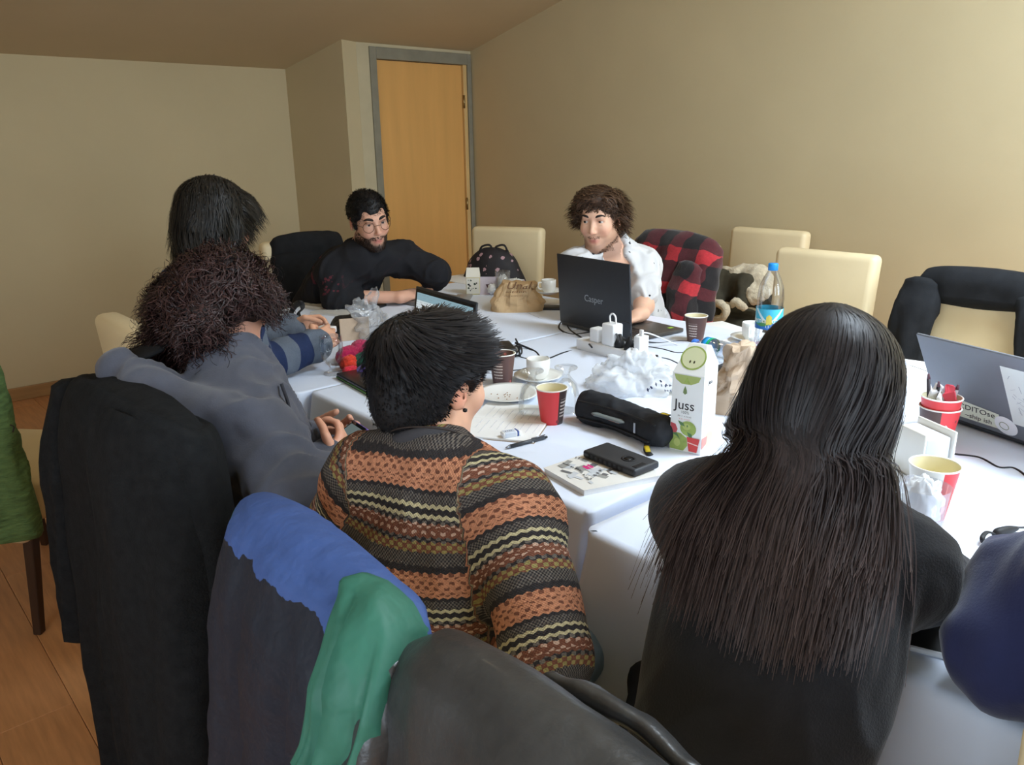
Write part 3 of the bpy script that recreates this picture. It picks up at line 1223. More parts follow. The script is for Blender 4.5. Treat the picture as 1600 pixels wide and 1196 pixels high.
class Person:
    def __init__(s, label, J, hc, hR, w=1.0, depth=1.0, arm=1.0, base=SKIN, name='person'):
        s.J = {k: V(*v) for k, v in J.items()}
        J = s.J
        s.hc, s.hR, s.w, s.dep, s.arm_s, s.base = V(*hc), hR, w, depth, arm, base
        s.arm_off = .06
        s.gc_axis = None
        s.up = unit(J['neck'] - J['pelvis'])
        left = J['shL'] - J['shR']
        s.left = unit(left - s.up * (left @ s.up))
        s.fwd = np.cross(s.left, s.up)
        s.R = np.stack([s.fwd, s.left, s.up], 1)
        s.root = empty(name, (J['pelvis'][0], J['pelvis'][1], 0), label, 'person')
        pts = np.array(list(J.values()))
        s.lo, s.hi = np.minimum(pts.min(0), s.hc - .14) - .17, np.maximum(pts.max(0), s.hc + .14) + .17

    def prims(s, g):
        J, w, d = s.J, s.w, s.dep
        L = np.linalg.norm(J['neck'] - J['pelvis'])
        at = lambda t, f: J['pelvis'] + s.up * L * t + s.fwd * f
        sc = L / .5
        return [(at(.66, .0), V(.108 * d + g, .150 * w + g, .175 * sc + g)),
                (at(.38, .0), V(.100 * d + g, .136 * w + g, .165 * sc + g)),
                (at(.06, .0), V(.118 * d + g, .166 * w + g, .125 + g))]

    def torso(s, S_, g):
        for i, (c, r) in enumerate(s.prims(g)):
            S_.ell(c, r, s.R, .06)
        J = s.J
        nb = J['neck'] + s.fwd * .012
        for k in ('shL', 'shR'):
            S_.cap(J[k], nb - s.up * .03, .056 * s.arm_s + g, .060 + g, .05)
            S_.cap(J[k], nb + s.up * .02, .040 * s.arm_s + g * .7, .046 + g * .7, .05)

    def arm(s, S_, sd, g, end=1.0, cuff=0.0):
        J = s.J
        a, b, c = J['sh' + sd], J['el' + sd], J['wr' + sd]
        S_.cap(a, b if end >= .5 else a + (b - a) * min(1, end * 2), .054 * s.arm_s + g, .043 * s.arm_s + g, .03)
        if end > .5:
            e = (end - .5) * 2
            r1 = .043 + (.029 - .043) * e
            S_.cap(b, b + (c - b) * e, .043 * s.arm_s + g, r1 * s.arm_s + g + cuff, .025)

    def body(s, h=.006, hands=None, stubble=None, g=0.0, extra=None, tint=None):
        S_ = Sdf(s.lo, s.hi, h)
        s.torso(S_, g - .004)
        for sd in 'LR':
            s.arm(S_, sd, g - .004)
        J = s.J
        S_.cap(J['neck'], s.hc + s.hR @ V(-.022, 0, -.055), .057, .054, .04)
        head(S_, s.hc, s.hR)
        s.tips = {}
        for sd, kw in (hands or {}).items():
            s.tips[sd] = hand(S_, J['wr' + sd], side=1 if sd == 'R' else -1, **kw)
        if extra:
            extra(S_)
        v, f = S_.mesh(1)
        s.S, s.bv = S_, v
        loc = (v - s.hc) @ s.hR
        c = skin_col(loc, s.base, stubble=stubble)
        away = np.clip((np.linalg.norm(loc, axis=1) - .16) / .03, 0, 1)[:, None]
        c = c * (1 - away) + V(*s.base) * away * (1 + .06 * fnoise(v, 30, 2))[:, None]
        s.bo = obj('body', v, f, m_skin, s.root, col=c, world=True)
        for sd, tips in s.tips.items():
            pass
        return s

    def eyes(s, gaze=(1, 0, 0), iris=(70, 48, 34), brow=(36, 27, 22), brow_w=1.0):
        g = unit(gaze)
        for sd in (-1, 1):
            v, f = lathe([(math.sin(a) * .0122, math.cos(a) * .0122) for a in np.linspace(0.001, PI - .001, 15)], 18)
            c = np.tile(V(*S((214, 206, 198))), (len(v), 1))
            ang = v @ g / .0122
            c[ang > .86] = S(iris)
            c[ang > .965] = (.004, .004, .004)
            o = obj('eye', s.hc + (v + V(.0715, sd * .0315, .0115)) @ s.hR.T, f, m_eye, s.root, col=c, world=True)
            p = [V(.0865, sd * .013, .030), V(.0885, sd * .025, .0365), V(.082, sd * .039, .0375), V(.070, sd * .050, .031)]
            v, f = tube([s.hc + s.hR @ q for q in p], [.0036 * brow_w, .0046 * brow_w, .0040 * brow_w, .0018], 8, 14)
            obj('eyebrow', v, f, mat('brow_hair', brow, .7), s.root, world=True)

    def garment(s, name, m, g=.013, ends=(1, 1), h=.007, extra=None, fold=(.005, 11), cuff=0.0, neck=None, seed=1, hem=None, labels=None, drop=0.0, pre=None):
        S_ = Sdf(s.lo, s.hi, h)
        s.torso(S_, g)
        if pre:
            pre(S_)
        for sd, e in zip('LR', ends):
            s.arm(S_, sd, g + .004, e, cuff)
        if hem:
            S_.half(*hem)
        if extra:
            extra(S_)
        # keep clear of the head and the lower arms
        if neck:
            for p, r in neck:
                S_.ell(p, r, s.R, .006, 's')
        v, f = S_.mesh(2)
        n = vnormals(v, f)
        J = s.J
        # garment coordinates: u across, v down (torso) or along the arm
        gc = np.zeros((len(v), 3))
        rel = v - J['neck']
        gc[:, 0] = rel @ s.left
        gc[:, 1] = -(rel @ (s.gc_axis if s.gc_axis is not None else s.up))
        dt = np.min([ell_d(v, c, r, s.R) for c, r in s.prims(g)], 0)
        for sd in 'LR':
            d1, t1 = seg_d(v, J['sh' + sd], J['el' + sd])
            d2, t2 = seg_d(v, J['el' + sd], J['wr' + sd])
            L1 = np.linalg.norm(J['el' + sd] - J['sh' + sd])
            L2 = np.linalg.norm(J['wr' + sd] - J['el' + sd])
            raw = (v - J['sh' + sd]) @ unit(J['el' + sd] - J['sh' + sd])
            al = np.where((d1 < d2) | (t2 <= 0), raw, L1 + t2 * L2)
            da = np.minimum(d1, d2) - .056 * s.arm_s - g
            side = (rel @ s.left) * (1 if sd == 'L' else -1)
            m_ = (da < dt + .004) & ((side > .10 * s.w) | ((d2 < d1) & (da < dt - .012)))
            gc[m_, 1] = al[m_] + s.arm_off
            gc[m_, 2] = 1
            ax = unit(J['el' + sd] - J['sh' + sd])
            e1 = unit(np.cross(ax, s.fwd))
            e2 = np.cross(ax, e1)
            q = v[m_] - J['sh' + sd]
            gc[m_, 0] = np.arctan2(q @ e1, q @ e2) * .06
        amp, sc = fold
        cr = fnoise(v * V(1, 1, .55), sc, seed, 3)
        v = v + n * (np.sign(cr) * np.abs(cr) ** 1.3 * amp)[:, None]
        rg = .30 - np.abs(fnoise(v * V(1, 1, .6), sc * 1.7, seed + 5, 2))
        v = v + n * (np.clip(rg, -.3, .3) * amp * 1.5)[:, None]
        s.G = S_
        return obj(name, v, f, m, s.root, gc=gc, world=True)

    def legs(s, m, hipw=.09, knee=(.42, .0), ankle=None):
        J = s.J
        S_ = Sdf(J['pelvis'] + V(-.7, -.7, -.56), J['pelvis'] + V(.7, .7, .2), .016)
        S_.ell(J['pelvis'], (.125, .175, .115), s.R, .05)
        f2 = unit(V(s.fwd[0], s.fwd[1], 0))
        l2 = V(-f2[1], f2[0], 0)
        shoes = []
        for sd in (-1, 1):
            hip = J['pelvis'] + l2 * sd * hipw
            kn = V(*(hip + f2 * knee[0] + l2 * sd * .04))
            kn[2] = .50
            an = kn + f2 * knee[1] + V(0, 0, -.42)
            S_.cap(hip, kn, .085, .062, .05)
            S_.cap(kn, an, .060, .045, .03)
            shoes.append(an)
        v, f = S_.mesh(1)
        obj('trousers', v + vnormals(v, f) * (fnoise(v, 14, 4) * .005)[:, None], f, m, s.root, world=True)
        for an in shoes:
            S2 = Sdf(an - .3, an + V(.3, .3, .1), .012)
            R = np.stack([f2, l2, V(0, 0, 1)], 1)
            S2.cap(an, an - V(0, 0, .03), .045, .045, .02)
            S2.ell(V(an[0], an[1], .042) + f2 * .07, (.135, .045, .04), R, .03)
            S2.half((0, 0, .004), (0, 0, -1))
            v, f = S2.mesh(1)
            obj('shoe', v, f, mat('shoe_dark', (38, 36, 36), .5), s.root, world=True)

    # ---- hair
    def cap(s, h, prims, cut=None, m=None, name='hair', smooth=1, lump=(0, 0), col=None):
        lo, hi = s.hc - .30, s.hc + .30
        S_ = Sdf(lo, hi, h)
        P = lambda p: s.hc + s.hR @ V(*p)
        for kind, *a in prims:
            if kind == 'e':
                S_.ell(P(a[0]), a[1], s.hR, .02)
            elif kind == 'c':
                S_.cap(P(a[0]), P(a[1]), a[2], a[3], .015)
            elif kind == 's':
                S_.ell(P(a[0]), a[1], s.hR, .008, 's')
            elif kind == 'h':
                S_.half(P(a[0]), s.hR @ unit(a[1]))
        v, f = S_.mesh(smooth)
        n = vnormals(v, f)
        if lump[1]:
            v = v + n * (fnoise(v, lump[0], 5) * lump[1])[:, None]
        s.H = S_
        s.hv, s.hn = v, n
        o = obj(name, v, f, m, s.root, col=None if col is None else np.tile(V(*col), (len(v), 1)), world=True)
        return o

    def roots(s, n, seed, test=None):
        r = np.random.default_rng(seed)
        loc = (s.hv - s.hc) @ s.hR
        ok = np.ones(len(loc), bool) if test is None else test(loc)
        idx = np.flatnonzero(ok)
        i = r.choice(idx, n)
        jit = r.normal(size=(n, 3)) * .002
        return s.hv[i] + jit, s.hn[i], loc[i]


def hair_cols(n, rgb, var, seed):
    r = np.random.default_rng(seed)
    return np.clip(V(*S(rgb))[None] * (1 + var * r.normal(size=(n, 1))), .001, 1)


def pusher(H, off):
    def f(p, t):
        d, g = H.sample(p)
        k = np.clip(off - d, 0, .05)
        k[d > .1] = 0
        return p + g * k[:, None], g
    return f


def head_R(yaw, pitch, roll):
    """yaw: compass of the gaze in the floor plan (deg from +x to +y), pitch > 0 looks down, roll > 0 tips the crown to the person's right"""
    return np.array((Matrix.Rotation(math.radians(yaw), 3, 'Z') @ Matrix.Rotation(math.radians(pitch), 3, 'Y') @ Matrix.Rotation(math.radians(roll), 3, 'X')))


def glasses(P, m, r=.0225, rt=.0012, round_=1.0, nose=.016):
    q = lambda *a: P.hc + P.hR @ V(*a)
    parts = []
    for s in (-1, 1):
        cy, cz, cx = s * (nose + r * .98), .006, .098
        ring = [q(cx - .010 * ((a_ := (r * math.cos(t))) * s > 0) * abs(a_) / r, cy + r * math.cos(t), cz + r * round_ * math.sin(t)) for t in np.linspace(0, 2 * PI, 25)]
        parts.append(tube(ring, rt, 6))
        parts.append(tube([q(cx - .010, cy + s * r, cz + .004), q(.05, s * .079, cz + .008), q(-.005, s * .082, cz + .012), q(-.03, s * .080, cz - .008)], rt, 6, 14))
        v = np.array([ring[0] * 0 + np.mean(ring[:-1], 0)] + ring[:-1])
        f = [[0, i, i % 24 + 1] for i in range(1, 25)]
        lens = (v, f)
        parts_l.append(lens)
    parts.append(tube([q(.099, -nose, .008), q(.103, 0, .011), q(.099, nose, .008)], rt, 6, 8))
    v, f = join(*parts)
    g = obj('glasses', v, f, m, P.root, world=True)
    for v, f in parts_l[-2:]:
        obj('lens', v, f, m_lens, g, world=True, smooth=False)


parts_l = []
m_black_knit = mat('black_knit', (28, 28, 31), .9, .2, vary=(40, .12), bump=(300, .3, .003), sheen=.15)
m_denim = mat('dark_denim', (44, 52, 70), .8, .2, vary=(60, .15), bump=(400, .2, .002))
m_jeans_pale = mat('pale_denim', (150, 176, 200), .8, .2, vary=(60, .1))

# ------------------------------------------------------------------ woman with long straight hair, black top
Wm = Person('person with long straight dark hair in a black top, seen from behind', dict(
    pelvis=(.70, .41, .53), neck=(.925, .455, .985), shL=(0.877, 0.580, 0.927), shR=(0.981, 0.348, 0.896),
    elL=(1.10, .70, .80), wrL=(1.26, .50, .785), elR=(1.074, 0.361, 0.820), wrR=(1.22, .36, .785)),
    (0.998, 0.474, 1.089), head_R(8, 22, 0), w=.95, depth=.9, arm=.88)
Wm.body(.0075, hands=dict(L=dict(f=(.5, -.9, 0), n=(0, 0, -1), curl=.3), R=dict(f=(.3, .9, 0), n=(0, 0, -1), curl=.3)))
Wm.garment('black_top', m_black_knit, g=.016, fold=(.006, 9), seed=3)
Wm.legs(mat('black_trousers', (24, 24, 28), .85))


def woman_hair():
    P = Wm
    m_base = mat('hair_dark_base', (30, 24, 24), .45, .3, vary=(60, .2), stretch=(1, 1, .15))
    tops = [('e', (-.018, 0, .036), (.108, .090, .092)), ('e', (-.02, 0, -.05), (.085, .094, .11)), ('c', (-.04, 0, .0), (-.07, .0, -.15), .075, .070),
            ('s', (.105, 0, -.05), (.075, .062, .13))]
    P.cap(.007, tops, m=m_base)
    H, G = P.H, P.G
    n, seg = 7500, 28
    r = np.random.default_rng(5)
    th = r.uniform(-1, 1, n)
    # every lock starts at the parting along the crown and falls to its own side
    u = np.clip(r.uniform(-1.02, 1.02, n), -1, 1)
    x0 = -.085 + (.02 + .15 * np.abs(u)) * r.uniform(.2, 1.0, n)
    y0 = .004 * np.sign(u) + r.normal(size=n) * .003
    z0 = .036 + .092 * np.sqrt(np.clip(1 - ((x0 + .018) / .109) ** 2 - (y0 / .09) ** 2, .02, 1))
    toW = lambda x, y, z: P.hc + np.stack([x, y, z], 1) @ P.hR.T
    roots = toW(x0, y0, z0)
    c = np.sqrt(np.clip(1 - (u / 1.1) ** 2, 0, 1))
    one = np.ones(n)
    phi = PI - u * math.radians(100)
    el = math.radians(40) + r.normal(size=n) * .06
    A = toW(-.018 + .110 * np.cos(el) * np.cos(phi), .092 * np.cos(el) * np.sin(phi), .036 + .094 * np.sin(el))
    phi2 = PI - u * math.radians(95)
    A2 = toW(-.018 + .112 * np.cos(phi2), .096 * np.sin(phi2), .020 * one)
    B = toW(-.025 - .092 * c, .100 * u, -.06 * one)
    nk = P.J['neck']
    along = lambda w, d, b: nk[None] + P.left[None] * np.reshape(w, (-1, 1)) - P.up[None] * np.reshape(d, (-1, 1)) - P.fwd[None] * np.reshape(b, (-1, 1))
    C = along(.088 * u, -.045 * one, .055 + .030 * c)
    lu = np.where(u > 0, u * .135, u * .085) + r.normal(size=n) * .012
    drop = .105 + .10 * r.uniform(0, 1, n) ** 1.6 - .03 * np.abs(u)
    D = along(lu * .72 + .030 * u, .045 * one, .105 * one)
    E_ = along(lu, drop, .125 * one)
    way = np.stack([roots, A, A2, B, C, D, E_], 1)
    # resample every lock
    q = np.concatenate([2 * way[:, :1] - way[:, 1:2], way, 2 * way[:, -1:] - way[:, -2:-1]], 1)
    P_ = []
    for t in np.linspace(0, 5.9999, seg):
        i, f = int(t), t - int(t)
        a, b, cc, d = q[:, i], q[:, i + 1], q[:, i + 2], q[:, i + 3]
        P_.append(.5 * (2 * b + (cc - a) * f + (2 * a - 5 * b + 4 * cc - d) * f * f + (3 * b - a - 3 * cc + d) * f ** 3))
    paths = np.stack(P_, 1)
    clump = r.integers(0, 260, n)
    off = r.normal(size=(260, 1, 3)) * .010
    s_ = np.linspace(0, 1, seg)[None, :, None]
    paths += off[clump] * s_ ** 1.5 + r.normal(size=(n, 1, 3)) * .0035 * s_
    paths += .003 * np.sin(s_ * 9 + r.uniform(0, 6, (n, 1, 1))) * r.normal(size=(n, 1, 3))
    lay = (.001 + r.uniform(0, 1, n) ** 1.5 * .008)[:, None]
    nn = np.zeros_like(paths)
    for k in range(seg):
        p = paths[:, k]
        for _ in range(2):
            d, g = H.sample(p)
            inb = ((p > H.lo + .01) & (p < H.lo + V(*H.g.shape) * H.h - .02)).all(1)
            a = np.clip(lay[:, 0] - d, 0, .06)
            a[~inb] = 0
            p = p + g * a[:, None]
            d2, g2 = G.sample(p)
            b = np.clip(lay[:, 0] + .004 - d2, 0, .08)
            p = p + g2 * b[:, None]
        paths[:, k] = p
        nn[:, k] = np.where(((d < d2) & inb)[:, None], g, g2)
    for _ in range(2):
        paths[:, 1:-1] = .5 * paths[:, 1:-1] + .25 * (paths[:, :-2] + paths[:, 2:])
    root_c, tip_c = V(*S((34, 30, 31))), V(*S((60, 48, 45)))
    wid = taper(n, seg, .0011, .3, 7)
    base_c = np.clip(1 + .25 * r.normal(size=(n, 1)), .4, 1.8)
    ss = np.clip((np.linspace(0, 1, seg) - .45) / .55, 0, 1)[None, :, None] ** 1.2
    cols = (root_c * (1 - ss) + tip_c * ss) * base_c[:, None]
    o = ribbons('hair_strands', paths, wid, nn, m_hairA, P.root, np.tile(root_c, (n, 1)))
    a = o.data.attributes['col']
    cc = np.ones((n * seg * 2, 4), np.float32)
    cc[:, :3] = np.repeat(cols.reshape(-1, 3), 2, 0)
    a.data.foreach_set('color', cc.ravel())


woman_hair()

# ------------------------------------------------------------------ person in the patterned sweater, short black hair
Sw = Person('person with short black hair in a brown patterned knit sweater, back to the camera', dict(
    pelvis=(.66, .90, .53), neck=(0.712, 1.014, 0.908), shL=(0.652, 1.099, 0.883), shR=(0.753, 0.848, 0.866),
    elL=(.62, 1.24, .70), wrL=(.92, 1.10, .66), elR=(0.682, 0.691, 0.736), wrR=(.90, .93, .60)),
    (0.772, 1.071, 1.043), head_R(6, 10, 2), w=.98, depth=1.0, arm=1.0, base=S((216, 166, 136)))
Sw.body(.006, hands=dict(L=dict(f=(.8, -.5, 0), n=(0, 0, -1), curl=.5), R=dict(f=(.7, .6, 0), n=(0, 0, -1), curl=.5)))


def fair_isle():
    N = NT('fair_isle_knit')
    a = N.attr('gc')
    sp = N.n('ShaderNodeSeparateXYZ')
    N.l(a.outputs['Vector'], sp.inputs[0])
    u, v = sp.outputs[0], sp.outputs[1]
    # rows of stitches
    st = .0042
    vv = N.math('ADD', v, .052)
    per = .142
    tri = N.math('ABSOLUTE', N.math('SUBTRACT', N.math('FRACT', N.math('DIVIDE', u, .0125)), .5))
    vm = N.math('MODULO', N.math('ADD', N.math('ADD', vv, 1.42), N.math('MULTIPLY', tri, .0062)), per)
    f = N.math('DIVIDE', vm, per)
    rust, rust2 = S((206, 142, 108)), S((128, 82, 64))
    ch, gr, cr = S((58, 54, 54)), S((116, 108, 100)), S((204, 192, 152))
    olive, pink = S((160, 146, 92)), S((208, 172, 150))
    A = N.ramp(f, [(0, rust), (.245, ch), (.28, ch), (.365, cr), (.40, ch), (.455, cr), (.49, ch), (.535, rust2), (.66, ch), (.70, rust2), (.80, ch), (.83, ch), (.93, ch)], 'CONSTANT')
    B = N.ramp(f, [(0, rust2), (.05, rust), (.075, rust2), (.11, rust), (.135, rust2), (.17, rust), (.195, rust2), (.22, rust), (.245, ch), (.28, gr), (.36, ch), (.40, ch), (.455, ch), (.49, gr), (.535, pink), (.57, rust2), (.60, pink), (.63, rust2), (.66, gr), (.70, olive), (.76, olive), (.80, gr), (.83, gr), (.93, ch)], 'CONSTANT')
    # diamonds / checks between the two
    s1 = N.math('SINE', N.math('MULTIPLY', u, 2 * PI / .0155))
    s2 = N.math('SINE', N.math('MULTIPLY', v, 2 * PI / .0125))
    dia = N.math('GREATER_THAN', N.math('MULTIPLY', s1, s2), .05)
    zig = N.math('MULTIPLY', u, 0.0)
    t1 = N.math('SINE', N.math('MULTIPLY', u, 2 * PI / .0052))
    t2 = N.math('SINE', N.math('MULTIPLY', v, 2 * PI / .0056))
    tw = N.math('GREATER_THAN', N.math('MULTIPLY', t1, t2), .0)
    isband = N.math('LESS_THAN', f, .245)
    isline = N.math('MULTIPLY', N.math('GREATER_THAN', f, .36), N.math('LESS_THAN', f, .49))
    isgrey = N.math('ADD', N.math('MULTIPLY', N.math('GREATER_THAN', f, .245), N.math('LESS_THAN', f, .36)), N.math('GREATER_THAN', f, .80))
    msk = N.math('ADD', N.math('MULTIPLY', dia, N.math('SUBTRACT', 1.0, N.math('MINIMUM', N.math('ADD', isline, isgrey), 1.0))), N.math('ADD', N.math('MULTIPLY', zig, isline), N.math('MULTIPLY', tw, isgrey)))
    col = N.mix(N.math('MINIMUM', msk, 1.0), A, B)
    fl = N.noise(N.coord(), 170, 3)
    col = N.mix(.5, col, N.ramp(fl, [(.3, (.18, .17, .16)), (.7, (.86, .84, .82))]), 'MULTIPLY')
    N.l(col, N.b.inputs['Base Color'])
    N.b.inputs['Roughness'].default_value = .95
    N.b.inputs['Specular IOR Level'].default_value = .15
    k1 = N.math('SINE', N.math('MULTIPLY', u, 2 * PI / .0042))
    k2 = N.math('SINE', N.math('MULTIPLY', v, 2 * PI / .0040))
    N.bump(N.math('ADD', N.math('MULTIPLY', k1, k2), fl), .5, .0018)
    return N.m


Sw.gc_axis = unit(Sw.up - .20 * Sw.left - .30 * Sw.fwd)
Sw.arm_off = .085
Sw.garment('knit_sweater', fair_isle(), g=.020, fold=(.007, 8), seed=5, h=.006)


def collar(P, m, r0=.066, r=.012, lift=.01, tilt=.16, name='collar', drop=.0):
    c = P.J['neck'] + P.up * lift + P.fwd * .014
    nk = unit(P.hc + P.hR @ V(-.022, 0, -.055) - P.J['neck'])
    e1 = unit(P.fwd - nk * (P.fwd @ nk))
    e2 = np.cross(nk, e1)
    ring = [c + e1 * math.cos(t) * r0 * 1.02 + e2 * math.sin(t) * r0 - nk * (math.cos(t) * r0 * tilt + drop * max(0, math.cos(t))) for t in np.linspace(0, 2 * PI, 33)]
    v, f = tube(ring, r, 10)
    return obj(name, v, f, m, P.root, world=True)


m_grey_rib = mat('charcoal_rib', (64, 62, 64), .95, .15, bump=(260, .4, .003))
collar(Sw, m_grey_rib, .062, .015, .034, .22)
Sw.legs(m_jeans_pale)
cordp = [Sw.J['neck'] + V(0, 0, .052) + Sw.R @ V(.063 * math.cos(t) + .006, .060 * math.sin(t), .012 - .02 * math.cos(t)) for t in np.linspace(0, 2 * PI, 30)]
obj('necklace_cord', *tube(cordp, .0016, 6), mat('dark_cord', (40, 28, 22), .7), Sw.root, world=True)
v, f = lathe([(0, -.004), (.004, -.002), (.004, .002), (0, .004)], 10)
obj('ear_stud', v + Sw.hc + Sw.hR @ V(-.006, -.091, -.028), f, mat('dark_metal', (50, 46, 44), .3, metal=.8), Sw.root, world=True)


def sweater_hair():
    P = Sw
    m_base = mat('hair_black_base', (26, 25, 26), .5, .3)
    P.cap(.006, [('e', (-.018, 0, .040), (.110, .092, .086)), ('e', (-.045, 0, -.005), (.075, .080, .085)), ('c', (.012, .070, .03), (.018, .074, .005), .016, .008), ('c', (.012, -.070, .03), (.018, -.074, .005), .016, .008),
                 ('e', (-.062, 0, -.05), (.040, .052, .045)),
                 ('s', (.125, 0, -.045), (.085, .13, .105)), ('s', (.004, .095, -.03), (.036, .040, .052)), ('s', (.004, -.095, -.03), (.036, .040, .052)),
                 ('h', (-.06, 0, -.078), (0, 0, -1))], m=m_base, lump=(14, .004))
    n, seg = 6000, 9
    roots, nr, loc = P.roots(n, 11)
    cr = P.hc + P.hR @ V(-.070, .01, .11)
    ax = P.hR @ unit(V(-.6, 0, .8))

    def field(p, t):
        d = p - cr
        d = d - (d @ ax)[:, None] * ax
        d /= np.linalg.norm(d, axis=1)[:, None] + 1e-9
        return d * .8 + np.cross(ax, d) * .55 + V(0, 0, -.35)
    top = np.clip((loc[:, 2] + .03) / .11, .16, 1)
    ear = (np.abs(loc[:, 1]) > .05) & (loc[:, 2] < .035) & (loc[:, 0] > -.045)
    top[ear] = .14
    r = np.random.default_rng(3)
    top[loc[:, 2] < -.045] = .10
    paths, nn = grow(roots, nr * .15 + field(roots, 0), .042 * top * r.uniform(.6, 1.25, n), seg, field, pusher(P.H, .0015), gravity=.02, jitter=.04, seed=12)
    ribbons('hair_strands', paths, taper(n, seg, .0012, .15, 1), nn, m_hairA, P.root, hair_cols(n, (36, 34, 35), .35, 4))


sweater_hair()

# ------------------------------------------------------------------ curly-haired person in a grey hoodie, looking at a phone
Cu = Person('person with dark curly hair in a grey hoodie, looking down at a phone', dict(
    pelvis=(.64, 1.62, .53), neck=(0.620, 1.640, 0.972), shL=(0.646, 1.898, 0.905), shR=(0.614, 1.463, 0.867),
    elL=(.66, 1.90, .74), wrL=(0.769, 1.565, 0.769), elR=(0.615, 1.308, 0.763), wrR=(0.741, 1.399, 0.781)),
    (0.661, 1.706, 1.087), head_R(-2, 34, -6), w=1.05, depth=1.05, arm=1.1, base=S((206, 152, 126)))
Cu.body(.006, hands=dict(L=dict(f=(.75, -.3, .25), n=(.1, -.8, .5), curl=.75, thumb=.6), R=dict(f=(.55, .45, .45), n=(-.3, .85, .2), curl=.8, thumb=.6)), stubble=((70, 48, 38), .75))
m_hood = mat('grey_hoodie', (76, 78, 88), .9, .2, vary=(30, .08), bump=(330, .25, .002), sheen=.2)
m_seam = mat('hoodie_seam', (48, 48, 54), .9)


def hood(S_):
    a = [(0.634, 1.445, 0.935), (0.575, 1.452, 0.927), (0.516, 1.508, 0.935), (0.463, 1.612, 0.970), (0.466, 1.730, 0.992), (0.578, 1.830, 1.003), (0.687, 1.814, 0.994)]
    S_.chain(a, [.030, .036, .044, .050, .046, .038, .032], .035)
    S_.cap((0.451, 1.656, 0.983), (0.433, 1.683, 1.011), .044, .030, .02)
    S_.ell((0.533, 1.739, 1.023), (.080, .085, .040), np.eye(3), .012, 's')
    S_.ell((0.486, 1.731, 1.037), (.055, .050, .030), np.eye(3), .010, 's')


Cu.garment('hoodie', m_hood, g=.024, fold=(.015, 10), seed=7, extra=hood, cuff=.006)
v, f = lathe([(0, -.010), (.055, -.006), (.066, 0), (.055, .006), (0, .010)], 28)
R_ = rotm('X', -.12) @ rotm('Y', -.25)
obj('hood_lining', (v * V(1, 1.15, 1)) @ R_.T + V((0.493, 1.728, 1.029)), f, mat('hood_black', (20, 20, 22), .95), Cu.root, world=True)
obj('drawstring', *tube([(0.688, 1.493, 0.967), (0.689, 1.471, 0.916), (0.680, 1.479, 0.844)], .004, 6, 12), m_seam, Cu.root, world=True)
Cu.legs(m_denim)


def curly_hair():
    P = Cu
    m_base = mat('hair_brown_base', (30, 21, 20), .6, .25)
    P.cap(.006, [('e', (-.022, 0, .042), (.108, .096, .094)), ('e', (-.050, 0, -.02), (.080, .094, .086)), ('e', (-.040, .056, -.05), (.060, .048, .070)), ('e', (-.045, -.056, -.045), (.052, .044, .062)),
                 ('e', (.045, 0, .082), (.05, .075, .035)), ('s', (.150, 0, -.055), (.125, .20, .120)), ('s', (.065, -.10, -.060), (.080, .075, .085))], m=m_base, lump=(20, .018))
    n, seg = 6500, 20
    roots, nr, loc = P.roots(n, 21, lambda l: l[:, 0] < .085)
    r = np.random.default_rng(22)

    def field(p, t):
        d, g = P.H.sample(p)
        return g * (.30 - .35 * t) + V(0, 0, -.75) + .5 * np.stack([fnoise(p, 22, 31), fnoise(p, 22, 32), fnoise(p, 22, 33)], 1)
    lump = (.75 + .5 * (fnoise(roots, 14, 3) > 0)) * np.where((loc[:, 0] > -.03) & (loc[:, 2] < .05), .35, .9)
    paths, nn = grow(roots, nr * .7, r.uniform(.04, .105, n) * lump, seg, field, pusher(P.H, .002), gravity=.0, jitter=.10, curl=(.0085, 11), seed=23)
    pl_ = (paths - P.hc) @ P.hR
    cheek = ((pl_[..., 0] > .012) & (pl_[..., 2] < .012) & (pl_[..., 2] > -.13) & (pl_[..., 1] < .03)).sum(1) > 2
    paths, nn = paths[~cheek], nn[~cheek]
    n = len(paths)
    ribbons('hair_strands', paths, taper(n, seg, .0011, .4, 2), nn, m_hairA, P.root, hair_cols(n, (50, 33, 31), .4, 24))
    # beard
    loc = (P.bv - P.hc) @ P.hR
    ok = np.flatnonzero((loc[:, 2] < -.045) & (loc[:, 0] > .005) & (loc[:, 2] > -.125) & (np.abs(loc[:, 1]) < .075) & ~((np.abs(loc[:, 1]) < .024) & (np.abs(loc[:, 2] + .066) < .010)))
    i = r.choice(ok, 1500)
    d, g = P.S.sample(P.bv[i])
    paths, nn = grow(P.bv[i], g, .026, 8, lambda p, t: V(0, 0, -1) + np.zeros((1500, 3)), None, jitter=.25, curl=(.003, 6), seed=4)
    ribbons('beard', paths, taper(1500, 8, .0011, .3, 2), nn, m_hairA, P.root, hair_cols(1500, (40, 27, 24), .3, 6))


curly_hair()

# ------------------------------------------------------------------ dark straight hair, glasses, striped sleeves
Ba = Person('person with shaggy straight dark hair and glasses in a striped grey and navy top', dict(
    pelvis=(.84, 2.26, .53), neck=(0.856, 2.239, 1.105), shL=(.86, 2.50, 1.02), shR=(0.815, 2.058, 1.051),
    elL=(1.044, 2.567, 0.820), wrL=(1.218, 2.535, 0.830), elR=(0.925, 2.202, 0.820), wrR=(1.167, 2.257, 0.830)),
    (0.918, 2.317, 1.227), head_R(22, 12, 0), w=.96, arm=.95, base=S((216, 164, 134)))
Ba.body(.0055, hands=dict(L=dict(f=(.95, -.05, .18), n=(.1, -.75, -.55), curl=.75, thumb=.8), R=dict(f=(.90, .30, .22), n=(-.2, .75, -.5), curl=.85, thumb=.8)))


